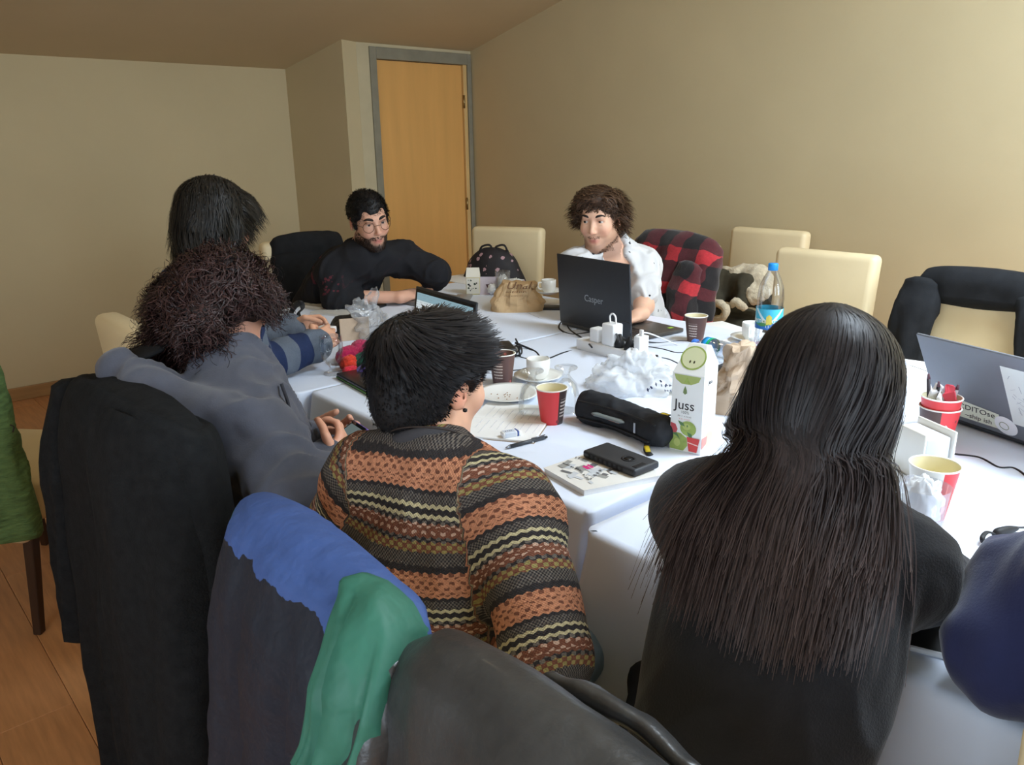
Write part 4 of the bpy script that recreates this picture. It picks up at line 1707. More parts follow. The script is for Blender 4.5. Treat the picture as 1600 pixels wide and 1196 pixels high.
def stripes(name, c1, c2, per, duty=.5, off=0.0):
    N = NT(name)
    a = N.attr('gc')
    sp = N.n('ShaderNodeSeparateXYZ')
    N.l(a.outputs['Vector'], sp.inputs[0])
    f = N.math('FRACT', N.math('DIVIDE', N.math('ADD', sp.outputs[1], off), per))
    fl = N.noise(N.coord(), 220, 3)
    col = N.mix(N.math('GREATER_THAN', f, duty), S(c1), S(c2))
    col = N.mix(.25, col, N.ramp(fl, [(.3, (.4, .4, .4)), (.7, (1, 1, 1))]), 'MULTIPLY')
    N.l(col, N.b.inputs['Base Color'])
    N.b.inputs['Roughness'].default_value = .9
    N.b.inputs['Specular IOR Level'].default_value = .2
    N.bump(fl, .3, .002)
    return N.m


Ba.garment('striped_top', stripes('striped_jersey', (98, 106, 118), (38, 50, 82), .115, .5, .02), g=.017, fold=(.006, 12), seed=9, cuff=.007)
Ba.legs(m_denim)


def back_hair():
    P = Ba
    m_base = mat('hair_black_base', (26, 25, 26), .5, .3)
    P.cap(.006, [('e', (-.018, 0, .045), (.110, .092, .092)), ('e', (-.05, 0, -.015), (.083, .086, .09)), ('c', (-.07, 0, -.06), (-.085, 0, -.11), .055, .045), ('c', (.0, .072, .0), (.0, .075, -.05), .026, .018), ('c', (.0, -.072, .0), (.0, -.075, -.04), .026, .016),
                 ('e', (.065, 0, .075), (.055, .07, .035)), ('s', (.130, 0, -.04), (.080, .11, .085))], m=m_base, lump=(18, .008))
    n, seg = 5500, 13
    roots, nr, loc = P.roots(n, 31)
    r = np.random.default_rng(32)
    fr = loc[:, 0] > .0
    ch = fnoise(roots, 26, 6)[:, None]

    def field(p, t):
        return V(0, 0, -.75) + np.where(fr, .95, -.2)[:, None] * P.hR[:, 0] * (1 - .4 * t) + ch * .45 * P.hR[:, 1]
    lift = np.clip(.15 + .5 * (fnoise(roots, 30, 9) > .35), 0, 1)[:, None]
    paths, nn = grow(roots, nr * (.25 + lift * .5) + V(0, 0, -.4) + ch * .3 * P.hR[:, 0], r.uniform(.035, .085, n), seg, field, pusher(P.H, .003), gravity=.05, jitter=.05, curl=(.003, 3), seed=33)
    ribbons('hair_strands', paths, taper(n, seg, .0012, .12, 2), nn, m_hairA, P.root, hair_cols(n, (33, 30, 26), .35, 34))


back_hair()
glasses(Ba, mat('black_plastic_frame', (20, 20, 20), .3), r=.023, rt=.002, round_=.8)

# ------------------------------------------------------------------ bearded man in glasses at the far end
Fa = Person('bearded man with round glasses in a black sweatshirt, forearms on the table', dict(
    pelvis=(1.80, 3.56, .53), neck=(1.865, 3.081, 0.981), shL=(2.054, 3.038, 0.948), shR=(1.750, 3.133, 0.925),
    elL=(2.144, 2.907, 0.892), wrL=(2.174, 3.013, 0.805), elR=(1.731, 3.092, 0.800), wrR=(1.983, 2.949, 0.790)),
    (1.875, 3.020, 1.133), head_R(-101, 13, 8), w=1.05, arm=.98, base=S((218, 168, 142)))
Fa.body(.005, hands=dict(L=dict(f=(-.65, -.60, -.06), n=(.1, -.2, -1), curl=.5, thumb=.3), R=dict(f=(.9, .12, .08), n=(-.1, .3, -1), curl=.35, thumb=.4)), stubble=((40, 30, 27), .95))
Fa.eyes((1, .05, .0), (60, 44, 34), (30, 23, 20), 1.25)


def sweatshirt_mat():
    N = NT('black_sweatshirt')
    a = N.attr('gc')
    sp = N.n('ShaderNodeSeparateXYZ')
    N.l(a.outputs['Vector'], sp.inputs[0])
    u, v = sp.outputs[0], sp.outputs[1]
    d = N.math('ABSOLUTE', N.math('SUBTRACT', v, .145))
    band = N.math('LESS_THAN', d, .040)
    vor = N.n('ShaderNodeTexVoronoi')
    vor.inputs['Scale'].default_value = 62
    N.l(a.outputs['Vector'], vor.inputs['Vector'])
    spot = N.math('LESS_THAN', vor.outputs['Distance'], .38)
    spot2 = N.math('MULTIPLY', spot, band)
    ns = N.noise(a.outputs['Vector'], 16, 2)
    f = N.math('MULTIPLY', N.math('MULTIPLY', spot2, N.math('GREATER_THAN', ns, .40)), N.math('LESS_THAN', v, .19))
    col = N.mix(f, S((34, 34, 37)), S((92, 44, 52)))
    N.l(col, N.b.inputs['Base Color'])
    N.b.inputs['Roughness'].default_value = .9
    N.b.inputs['Specular IOR Level'].default_value = .2
    N.bump(N.noise(N.coord(), 260, 3), .3, .002)
    return N.m


Fa.garment('sweatshirt', sweatshirt_mat(), g=.020, ends=(.74, .60), fold=(.012, 11), seed=11)
collar(Fa, mat('black_rib', (30, 30, 33), .95, bump=(260, .4, .003)), .064, .011, .004, .25)
Fa.legs(m_denim)


def far_hair():
    P = Fa
    m_base = mat('hair_black_base', (22, 22, 24), .5, .3)
    P.cap(.0055, [('e', (-.018, 0, .042), (.101, .082, .087)), ('c', (.012, .070, .03), (.018, .073, -.015), .014, .008), ('c', (.012, -.070, .03), (.018, -.073, -.015), .014, .008),
                  ('s', (.120, 0, -.010), (.062, .10, .078)), ('s', (.105, .05, .055), (.05, .03, .03)), ('s', (.105, -.05, .055), (.05, .03, .03)), ('h', (-.02, 0, -.045), (0, 0, -1)),
                  ('s', (-.008, .09, -.01), (.022, .03, .04)), ('s', (-.008, -.09, -.01), (.022, .03, .04))], m=m_base, lump=(30, .002))
    n, seg = 4500, 6
    roots, nr, loc = P.roots(n, 41)
    paths, nn = grow(roots, nr, .017 * np.clip((loc[:, 2] + .05) / .1, .3, 1) * np.where(loc[:, 0] > .045, .5, 1), seg, lambda p, t: P.hR[:, 0] * .7 + V(0, 0, -.2) + np.zeros((n, 3)), pusher(P.H, .003), jitter=.2, seed=43)
    ribbons('hair_strands', paths, taper(n, seg, .0010, .2, 2), nn, m_hairA, P.root, hair_cols(n, (32, 28, 25), .25, 44))
    r = np.random.default_rng(45)
    loc = (P.bv - P.hc) @ P.hR
    x, y, z = loc.T
    jaw = (z < -.030 - .35 * np.clip(x - .02, 0, 1)) & (x > .0) & (z > -.112) & (np.abs(y) < .075)
    lip = (np.abs(y) < .024) & (np.abs(z + .0655) < .0125) & (x > .06)
    soul = (np.abs(y) < .022) & (z < -.076) & (z > -.090) & (np.abs(y) > .006) & (x > .06)
    mus = (z < -.044) & (z > -.056) & (np.abs(y) < .032) & (x > .07)
    ok = np.flatnonzero((jaw & ~lip & ~soul & ~((z > -.075) & (x > .068) & (np.abs(y) < .03))) | mus)
    k = 3000
    i = r.choice(ok, k)
    d, g = P.S.sample(P.bv[i])
    paths, nn = grow(P.bv[i] - g * .001, g, r.uniform(.004, .008, k), 5, lambda p, t: V(0, 0, -1) + np.zeros((k, 3)), None, jitter=.2, seed=46)
    ribbons('beard', paths, taper(k, 5, .0009, .3, 2), nn, m_hairA, P.root, hair_cols(k, (40, 30, 26), .25, 47))


far_hair()
glasses(Fa, mat('bronze_wire', (92, 66, 48), .35, metal=.6), r=.0235, rt=.0012)

# ------------------------------------------------------------------ man in the white T-shirt behind the black laptop
Wh = Person('young man with wavy brown hair and a thin beard in a white speckled T-shirt', dict(
    pelvis=(2.80, 2.22, .53), neck=(2.527, 2.187, 0.996), shL=(2.645, 2.116, 0.944), shR=(2.393, 2.238, 0.965),
    elL=(2.553, 2.025, 0.793), wrL=(2.37, 1.90, .80), elR=(2.282, 2.171, 0.833), wrR=(2.36, 2.06, .80)),
    (2.459, 2.194, 1.143), head_R(-157, 10, 1), w=1.0, arm=1.0, base=S((228, 182, 154)))
Wh.body(.005, hands=dict(L=dict(f=(-.8, .1, -.1), n=(0, 0, -1), curl=.5), R=dict(f=(-.8, -.1, -.1), n=(0, 0, -1), curl=.5)), stubble=((112, 78, 62), .6))
Wh.eyes((1, -.35, .05), (52, 36, 28), (44, 32, 25), 1.0)


def tee_mat():
    N = NT('white_speckled_tee')
    vor = N.n('ShaderNodeTexVoronoi')
    vor.inputs['Scale'].default_value = 26
    vor.inputs['Randomness'].default_value = 1.0
    N.l(N.coord(), vor.inputs['Vector'])
    f = N.math('MULTIPLY', N.math('LESS_THAN', vor.outputs['Distance'], .16), N.math('GREATER_THAN', N.noise(N.coord(), 40, 1), .45))
    N.l(N.mix(f, S((208, 208, 208)), S((60, 60, 66))), N.b.inputs['Base Color'])
    N.b.inputs['Roughness'].default_value = .9
    N.b.inputs['Specular IOR Level'].default_value = .2
    return N.m


nk = Wh.J['neck']
Wh.garment('tshirt', tee_mat(), g=.016, ends=(.36, .36), fold=(.013, 11), seed=13, neck=[(nk + Wh.R @ V(.105, 0, -.03), (.070, .050, .085)), (nk + Wh.R @ V(.02, 0, .038), (.085, .068, .048))])
Wh.legs(m_denim)


def white_hair():
    P = Wh
    m_base = mat('hair_mid_brown_base', (56, 40, 30), .6, .25)
    P.cap(.006, [('e', (-.020, 0, .048), (.101, .083, .083)), ('e', (.035, -.012, .098), (.058, .066, .028)), ('e', (-.02, .068, .030), (.050, .022, .044)), ('e', (-.015, -.074, .022), (.055, .028, .052)), ('e', (-.055, 0, -.03), (.055, .072, .062)),
                 ('s', (.125, 0, -.030), (.080, .084, .098)), ('s', (.025, .09, -.035), (.055, .045, .052)), ('s', (.035, -.09, -.050), (.05, .045, .050))], m=m_base, lump=(20, .008))
    n, seg = 4200, 12
    roots, nr, loc = P.roots(n, 51)
    r = np.random.default_rng(52)
    sgn = np.where(loc[:, 1] > .035, 1.0, -1.0)
    side = sgn[:, None] * P.hR[:, 1]
    wav = fnoise(roots, 18, 4)[:, None]

    def field(p, t):
        return side * (.62 + .3 * wav) + P.hR[:, 0] * (-.25 + .7 * wav) + V(0, 0, .10 - 1.05 * t)
    L = r.uniform(.035, .070, n) * np.where((loc[:, 0] > .03) & (loc[:, 2] < .085), .4, 1)
    paths, nn = grow(roots, nr * .15 + V(0, 0, .15) + side * .7 + P.hR[:, 0] * wav * .5, L, seg, field, pusher(P.H, .002), jitter=.03, curl=(.0045, 4.5), seed=53)
    ribbons('hair_strands', paths, taper(n, seg, .0016, .2, 2), nn, m_hairA, P.root, hair_cols(n, (76, 55, 40), .4, 54))
    loc = (P.bv - P.hc) @ P.hR
    x, y, z = loc.T
    rim = ((x > .03) | (z > -.092)) & (z < -.052) & (z > -.118) & (x > .0) & (x < .085) & (z < -.066 - .50 * np.clip(x - .01, 0, 1)) & (np.abs(y) < .075) & ((np.abs(y) > .030) | (z < -.100))
    mus = (z < -.046) & (z > -.055) & (np.abs(y) < .026) & (x > .07)
    ok = np.flatnonzero(rim | mus)
    k = 3200
    i = r.choice(ok, k)
    d, g = P.S.sample(P.bv[i])
    paths, nn = grow(P.bv[i] - g * .001, g, r.uniform(.003, .0055, k), 5, lambda p, t: V(0, 0, -1) + np.zeros((k, 3)), None, jitter=.2, seed=56)
    ribbons('beard', paths, taper(k, 5, .0006, .3, 2), nn, m_hairA, P.root, hair_cols(k, (74, 54, 42), .25, 57))


white_hair()

# ------------------------------------------------------------------ person in navy at the right edge (mostly out of the frame)
Na = Person('person in a navy jumper leaning over the table at the right edge', dict(
    pelvis=(.86, -.12, .53), neck=(.96, .05, 1.04), shL=(1.061, 0.199, 0.877), shR=(.95, -.16, .97),
    elL=(0.991, 0.205, 0.842), wrL=(1.22, .06, .80), elR=(1.08, -.30, .80), wrR=(1.28, -.06, .80)),
    (1.05, .03, 1.22), head_R(0, 20, 0), w=1.05, depth=1.05, arm=1.15, base=SKIN)
Na.body(.008, hands=dict(L=dict(f=(.9, -.2, 0), n=(0, 0, -1), curl=.4), R=dict(f=(.9, .2, 0), n=(0, 0, -1), curl=.4)))
Na.garment('navy_jumper', mat('navy_jersey', (40, 46, 84), .9, .2, vary=(30, .08), bump=(300, .2, .002), sheen=.25), g=.022, fold=(.007, 8), seed=15, h=.008)
Na.cap(.009, [('e', (-.018, 0, .045), (.106, .088, .09)), ('e', (-.05, 0, -.02), (.07, .078, .08)), ('s', (.120, 0, -.02), (.07, .1, .09))], m=mat('hair_mid_brown_base', (56, 40, 30)), lump=(20, .006))
Na.legs(m_denim)

# ================================================================== coats, jackets and bags on the chairs
m_wool = mat('black_wool', (27, 28, 29), .95, .12, vary=(50, .25), bump=(240, .5, .004))
m_lining = mat('black_lining', (24, 24, 27), .6)


def garment_root(name, loc, label, cat='jacket', group=None):
    return empty(name, loc, label, cat, group)


t = garment_root('long_coat', (.38, 1.6, .05), 'long black wool coat hung over the chair behind the curly-haired person', 'coat')
loft('coat_body', [((.42, 1.78, .985), (.44, 1.36, .985), .050), ((.40, 1.85, .955), (.44, 1.31, .955), .078), ((.385, 1.875, .86), (.445, 1.285, .86), .088), ((.375, 1.89, .70), (.43, 1.275, .70), .082),
                   ((.36, 1.89, .50), (.385, 1.27, .50), .070), ((.345, 1.88, .28), (.36, 1.27, .28), .058), ((.33, 1.86, .05), (.35, 1.27, .05), .052)],
     m_wool, t, folds=[(.014, 3.2, .4, 2.0), (.009, 5.5, 1.7, -1.5)], noise=(9, .006), seed=2)
loft('sleeve', [((.38, 1.87, .95), (.37, 1.78, .96), .045), ((.345, 1.885, .80), (.345, 1.78, .80), .055), ((.33, 1.90, .60), (.33, 1.79, .60), .052), ((.315, 1.905, .36), (.315, 1.82, .36), .042)],
     m_wool, t, n=28, steps=24, folds=[(.008, 2, 0, 6)], noise=(12, .005), seed=3)
loft('coat_front', [((.395, 1.63, .975), (.435, 1.36, .975), .052), ((.375, 1.615, .93), (.44, 1.315, .93), .072), ((.352, 1.60, .74), (.425, 1.275, .74), .074), ((.335, 1.585, .45), (.375, 1.26, .45), .060), ((.32, 1.575, .20), (.35, 1.255, .20), .052), ((.315, 1.57, .02), (.34, 1.25, .02), .05)], m_wool, t, n=44, steps=36, folds=[(.010, 2.3, 1.2, 2)], noise=(10, .006), seed=4)


def shaded_nylon_mat():
    N = NT('blue_green_nylon_painted_shade')
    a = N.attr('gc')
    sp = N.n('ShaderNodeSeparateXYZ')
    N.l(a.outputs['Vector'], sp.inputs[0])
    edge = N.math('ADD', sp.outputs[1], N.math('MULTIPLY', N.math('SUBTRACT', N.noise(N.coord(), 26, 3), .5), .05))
    col = N.mix(N.math('GREATER_THAN', edge, .050), S((62, 86, 140)), S((30, 34, 44)))  # lit blue ridge over shaded navy: light and shade put into the colour
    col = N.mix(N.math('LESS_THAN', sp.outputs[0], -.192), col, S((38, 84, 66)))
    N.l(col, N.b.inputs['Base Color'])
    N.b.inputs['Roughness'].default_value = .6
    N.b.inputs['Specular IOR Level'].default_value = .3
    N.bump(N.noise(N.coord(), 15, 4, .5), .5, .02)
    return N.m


m_green = mat('green_nylon', (52, 106, 88), .55, .3, vary=(8, .06), bump=(14, .45, .02))
m_offwhite = mat('offwhite_nylon', (206, 200, 184), .6, .3)
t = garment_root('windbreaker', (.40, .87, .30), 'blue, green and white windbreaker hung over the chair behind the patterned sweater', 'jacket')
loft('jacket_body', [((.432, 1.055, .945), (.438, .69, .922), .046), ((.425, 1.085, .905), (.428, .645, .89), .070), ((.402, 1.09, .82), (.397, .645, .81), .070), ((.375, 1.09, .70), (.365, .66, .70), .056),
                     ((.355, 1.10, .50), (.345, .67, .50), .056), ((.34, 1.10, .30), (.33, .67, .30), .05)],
     shaded_nylon_mat(), t, folds=[(.012, 3, .8, 1.5), (.008, 7, 0, -3)], noise=(13, .010), seed=5)
loft('sleeve', [((.425, .765, .930), (.43, .655, .915), .050), ((.392, .745, .885), (.402, .622, .87), .064), ((.360, .722, .83), (.370, .612, .82), .052), ((.337, .722, .79), (.345, .612, .78), .040), ((.322, .728, .755), (.325, .612, .745), .038)],
     m_green, t, n=48, steps=36, folds=[(.014, 2.4, .4, 1.0), (.008, 5, 1, 3)], noise=(13, .009), seed=6)
loft('sleeve_cuff', [((.322, .726, .752), (.325, .614, .742), .035), ((.317, .722, .69), (.318, .618, .68), .034), ((.31, .715, .60), (.31, .63, .59), .032)], m_offwhite, t, n=28, steps=14, folds=[(.006, 2, .4, 1)], seed=7)

m_leather = mat('dark_leather', (52, 52, 52), .36, .5, vary=(30, .12), bump=(60, .35, .004), coat=.08)
t = garment_root('leather_jacket', (.40, .43, .30), 'dark leather jacket hung over the chair behind the long-haired woman', 'jacket')
loft('jacket_body', [((.435, .612, .928), (.44, .22, .915), .042), ((.425, .650, .895), (.43, .165, .88), .064), ((.405, .662, .83), (.405, .16, .82), .066), ((.378, .668, .72), (.375, .16, .72), .060), ((.36, .67, .55), (.36, .17, .55), .058), ((.35, .67, .32), (.35, .17, .32), .056)],
     m_leather, t, folds=[(.010, 2.2, .9, 2), (.006, 6, .2, -4)], noise=(9, .010), seed=8, n=64)
loft('sleeve', [((.405, .665, .895), (.375, .62, .90), .022), ((.375, .675, .83), (.35, .60, .83), .030), ((.355, .685, .70), (.325, .595, .70), .034), ((.34, .69, .50), (.31, .60, .50), .034)], m_leather, t, n=28, steps=20, noise=(14, .006), seed=9)
loft('collar', [((.480, .50, .905), (.500, .49, .895), .008), ((.485, .45, .912), (.515, .44, .892), .010), ((.49, .39, .912), (.520, .38, .890), .010), ((.49, .32, .90), (.510, .31, .88), .008)], m_leather, t, n=20, steps=24, noise=(20, .004), seed=10)

m_greenq = mat('green_parka', (86, 112, 66), .75, .25, vary=(26, .3), bump=(40, .5, .012), stretch=(1, 1, 3))
t = garment_root('parka', (.16, 2.72, .36), 'green quilted parka hung on the chair at the left edge', 'jacket')
loft('jacket_body', [((-.02, 2.92, 1.015), (.285, 2.585, 1.015), .05), ((-.05, 2.95, .97), (.32, 2.545, .97), .075), ((-.06, 2.95, .80), (.335, 2.515, .80), .08), ((-.06, 2.94, .60), (.345, 2.495, .60), .08), ((-.06, 2.94, .36), (.355, 2.48, .36), .075)],
     m_greenq, t, folds=[(.010, 3, .4, 1), (.006, 6, .1, 2)], noise=(16, .010), seed=12)
loft('sleeve', [((.26, 2.60, .95), (.33, 2.53, .95), .035), ((.255, 2.585, .80), (.335, 2.515, .80), .045), ((.255, 2.565, .62), (.345, 2.50, .62), .045), ((.26, 2.56, .46), (.345, 2.49, .46), .04)], m_greenq, t, n=26, steps=22, noise=(18, .010), seed=13)
obj('zip_pull', *tube([(0.331, 2.460, 0.717), (0.338, 2.460, 0.708), (0.333, 2.460, 0.694)], .002, 6, 8), mat('dark_cord', (40, 28, 22), .7), t, world=True)


def plaid_mat():
    N = NT('red_black_plaid')
    a = N.attr('gc')
    sp = N.n('ShaderNodeSeparateXYZ')
    N.l(a.outputs['Vector'], sp.inputs[0])
    dst = N.math('MULTIPLY', N.math('SUBTRACT', N.noise(N.coord(), 7, 2), .5), .10)
    uu = N.math('ADD', N.math('ADD', sp.outputs[0], N.math('MULTIPLY', sp.outputs[1], .25)), dst)
    vv = N.math('ADD', sp.outputs[1], N.math('MULTIPLY', dst, .8))
    p = .150
    bu = N.math('GREATER_THAN', N.math('FRACT', N.math('DIVIDE', N.math('ADD', uu, .5), p)), .58)
    bv = N.math('GREATER_THAN', N.math('FRACT', N.math('DIVIDE', N.math('ADD', vv, .03), p)), .62)
    s = N.math('ADD', bu, bv)
    col = N.ramp(N.math('DIVIDE', s, 2.0), [(0, S((26, 22, 24))), (.4, S((84, 28, 35))), (.9, S((186, 44, 52)))], 'CONSTANT')
    col = N.mix(.4, col, N.ramp(N.noise(N.coord(), 90, 3), [(.3, (.35, .35, .35)), (.7, (1, 1, 1))]), 'MULTIPLY')
    N.l(col, N.b.inputs['Base Color'])
    N.b.inputs['Roughness'].default_value = .95
    N.b.inputs['Sheen Weight'].default_value = .2
    N.bump(N.noise(N.coord(), 200, 3), .4, .003)
    return N.m


m_plaid = plaid_mat()
t = garment_root('plaid_jacket', (3.0, 2.22, .45), 'red and black plaid jacket hung over the chair of the man in white', 'jacket')
loft('jacket_body', [((3.06, 2.41, 1.025), (3.06, 2.03, 1.01), .055), ((3.035, 2.45, .985), (3.035, 1.985, .975), .085), ((3.01, 2.46, .86), (3.0, 1.97, .85), .085), ((2.98, 2.46, .68), (2.96, 1.97, .68), .08), ((2.96, 2.46, .45), (2.94, 1.94, .45), .08)],
     m_plaid, t, folds=[(.012, 3, .2, 1.5), (.008, 5, 2, -2)], noise=(12, .010), seed=14)
loft('sleeve', [((2.955, 2.14, .92), (2.945, 2.02, .90), .045), ((2.92, 2.16, .78), (2.905, 2.01, .77), .060), ((2.90, 2.14, .64), (2.88, 1.99, .62), .055), ((2.90, 2.12, .50), (2.88, 1.97, .48), .05)], m_plaid, t, n=30, steps=24, noise=(16, .010), seed=15)

m_blackj = mat('black_cotton', (33, 34, 36), .92, .15, vary=(30, .15), bump=(260, .3, .002))
t = garment_root('black_jacket', (1.9, 3.68, .45), 'black jacket hung over the chair of the bearded man', 'jacket')
loft('jacket_body', [((1.75, 3.715, 1.015), (2.10, 3.715, 1.01), .045), ((1.715, 3.70, .985), (2.12, 3.70, .98), .070), ((1.705, 3.69, .88), (2.12, 3.69, .88), .068)], m_blackj, t, steps=20, folds=[(.006, 4, 0, 1)], noise=(14, .006), seed=16)
loft('jacket_front', [((1.705, 3.67, .93), (1.93, 3.66, .93), .05), ((1.70, 3.65, .80), (1.90, 3.63, .80), .06), ((1.70, 3.63, .64), (1.92, 3.61, .64), .06), ((1.70, 3.62, .45), (1.95, 3.60, .45), .06)], m_blackj, t, n=40, steps=26, folds=[(.010, 2.5, .3, 2)], noise=(14, .006), seed=17)

t = garment_root('black_jacket', (3.16, .98, .45), 'black jacket hung over the chair at the right, cream leatherette showing between its fronts', 'jacket')
loft('jacket_body', [((3.215, 1.165, .955), (3.215, .76, .955), .045), ((3.19, 1.195, .925), (3.19, .735, .925), .070), ((3.175, 1.20, .86), (3.175, .73, .865), .060)], m_blackj, t, steps=18, folds=[(.006, 4, 0, 1)], noise=(14, .006), seed=18)
loft('jacket_front', [((3.15, 1.225, .915), (3.15, 1.09, .905), .05), ((3.10, 1.235, .80), (3.10, 1.08, .80), .056), ((3.07, 1.225, .67), (3.07, 1.085, .67), .05), ((3.06, 1.20, .52), (3.06, 1.08, .52), .045)], m_blackj, t, n=40, steps=26, folds=[(.010, 1.8, .3, 2)], noise=(14, .007), seed=19)
loft('jacket_front', [((3.15, .845, .89), (3.15, .715, .90), .045), ((3.11, .82, .80), (3.11, .70, .80), .05), ((3.08, .80, .66), (3.08, .70, .66), .05), ((3.07, .80, .50), (3.07, .70, .50), .045)], m_blackj, t, n=40, steps=26, folds=[(.010, 1.8, .3, 2)], noise=(14, .007), seed=20)


# shearling coat heaped on the chair by the right wall
def heap():
    t = garment_root('shearling_coat', (3.5, 2.25, .50), 'dark olive coat with cream shearling collar heaped on the chair by the right wall', 'coat')
    S1 = Sdf((3.1, 1.8, .42), (3.85, 2.75, 1.0), .008)
    S1.ell((3.50, 2.20, .54), (.20, .24, .075), None, .05)
    S1.ell((3.500, 2.285, 0.750), (.07, .09, .075), None, .05)
    S1.ell((3.460, 2.164, 0.736), (.08, .10, .085), None, .05)
    S1.ell((3.440, 1.987, 0.703), (.06, .09, .06), None, .05)
    S1.chain([(3.440, 2.235, 0.763), (3.360, 2.235, 0.675), (3.320, 2.168, 0.631)], [.055, .050, .045], .03)
    S1.chain([(3.420, 2.086, 0.766), (3.370, 2.067, 0.696)], [.055, .045], .03)
    S1.half((0, 0, .486), (0, 0, -1))
    v, f = S1.mesh(2)
    n = vnormals(v, f)
    obj('coat_shell', v + n * (fnoise(v, 16, 3) * .010)[:, None], f, mat('olive_suede', (66, 62, 50), .9, .2, vary=(20, .2), bump=(180, .3, .003)), t, world=True)
    S2 = Sdf((3.1, 1.8, .42), (3.85, 2.75, 1.0), .007)
    S2.chain([(3.500, 2.262, 0.805), (3.460, 2.168, 0.794), (3.420, 2.092, 0.743), (3.400, 2.017, 0.723), (3.420, 1.961, 0.728)], [.028, .036, .040, .042, .034], .03)
    S2.chain([(3.500, 2.140, 0.815), (3.480, 2.055, 0.803), (3.460, 1.988, 0.772)], [.042, .05, .045], .04)
    v, f = S2.mesh(1)
    n = vnormals(v, f)
    m_fleece = mat('cream_fleece', (212, 200, 174), .95, .15, vary=(60, .12), bump=(150, .8, .006), sheen=.3)
    obj('fleece_collar', v + n * (fnoise(v, 70, 3) * .004)[:, None], f, m_fleece, t, world=True)
    for pts, r in (([(3.300, 2.216, 0.660), (3.280, 2.152, 0.684), (3.270, 2.101, 0.674), (3.270, 2.095, 0.637), (3.280, 2.139, 0.606), (3.300, 2.211, 0.589)], .020), ([(3.330, 2.104, 0.674), (3.320, 2.071, 0.696), (3.320, 2.034, 0.679), (3.330, 2.025, 0.663)], .020)):
        v, f = tube(pts, [r * .8] + [r] * (len(pts) - 2) + [r * .8], 12, 30)
        obj('fleece_cuff', v + vnormals(v, np.array([q for q in f if len(q) == 4])) * (fnoise(v, 70, 3) * .004)[:, None], f, m_fleece, t, world=True)


heap()


# floral backpack on the chair near the door
def backpack():
    c = V(2.80, 3.27, .487)
    t = garment_root('backpack', c, 'black backpack with small pink bird pattern on the cream chair near the door', 'backpack')
    N = NT('black_pink_print')
    vor = N.n('ShaderNodeTexVoronoi')
    vor.inputs['Scale'].default_value = 24
    mp = N.n('ShaderNodeMapping')
    mp.inputs['Scale'].default_value = (1, 1, 1)
    N.l(N.coord(), vor.inputs['Vector'])
    w = N.noise(N.coord(), 55, 2)
    d = N.math('ADD', vor.outputs['Distance'], N.math('MULTIPLY', w, .5))
    f = N.math('LESS_THAN', d, .50)
    N.l(N.mix(f, S((30, 26, 30)), S((176, 140, 146))), N.b.inputs['Base Color'])
    N.b.inputs['Roughness'].default_value = .7
    N.bump(N.noise(N.coord(), 60, 2), .2, .004)
    yaw = math.radians(205 + 12)
    R = np.array(Matrix.Rotation(yaw, 3, 'Z'))
    S1 = Sdf(c + V(-.32, -.32, -.02), c + V(.32, .32, .52), .007)
    S1.ell(c + V(0, 0, .14), (.110, .205, .18), R, .05)
    S1.ell(c + V(0, 0, .27), (.085, .155, .16), R, .06)
    S1.ell(c + R @ V(.08, 0, .11), (.06, .14, .11), R, .02)
    S1.half(c + V(0, 0, .002), (0, 0, -1))
    v, f = S1.mesh(2)
    n = vnormals(v, f)
    obj('bag_body', v + n * (fnoise(v, 13, 6) * .006)[:, None], f, N.m, t, world=True)
    m_web = mat('black_webbing', (26, 25, 28), .7)
    for y in (-.035, .045):
        v, f = tube([c + R @ V(.02, y - .035, .405), c + R @ V(.01, y - .022, .430), c + R @ V(.005, y + .018, .436), c + R @ V(0, y + .035, .405)], .010, 8, 20, flat=.4)
        obj('carry_loop', v, f, m_web, t, world=True)
    v, f = tube([c + R @ V(.105, -.15, .12), c + R @ V(.125, -.08, .205), c + R @ V(.13, 0, .225), c + R @ V(.125, .08, .205), c + R @ V(.105, .15, .12)], .004, 6, 30)
    obj('zip', v, f, m_web, t, world=True)
    for s in (-1, 1):
        v, f = tube([c + R @ V(-.07, s * .06, .40), c + R @ V(-.11, s * .10, .26), c + R @ V(-.10, s * .12, .05)], .016, 8, 20, flat=.4)
        obj('shoulder_strap', v, f, m_web, t, world=True)


backpack()

# ================================================================== things on the tables
m_paper = mat('white_paper', (240, 240, 238), .8, .2, vary=(8, .02))
m_porc = mat('white_porcelain', (238, 238, 234), .18, .5, vary=(4, .01))
m_black = mat('black_plastic', (28, 29, 31), .42, .45)
m_blackmatte = mat('black_rubber', (22, 22, 24), .6, .35)
m_whitepl = mat('white_plastic', (236, 237, 238), .35, .45)
m_glass = glassy('clear_glass', (.985, .992, .992), gloss=.4)
m_clearpl = glassy('clear_plastic', (.98, .985, .99), gloss=.45)
m_ink = mat('printing_ink', (46, 44, 46), .7)
m_inkw = mat('white_ink', (232, 226, 214), .7)
UP = np.eye(3)


def face_R(yaw):
    """axes of a sheet standing up whose face looks along compass yaw (deg from +x)"""
    a = math.radians(yaw)
    n = V(math.cos(a), math.sin(a), 0)
    x = np.cross(V(0, 0, 1), n)
    return np.stack([x, V(0, 0, 1), n], 1)


def thing(name, loc, label, cat, group=None, rz=0.0):
    return empty(name, loc, label, cat, group, math.radians(rz))


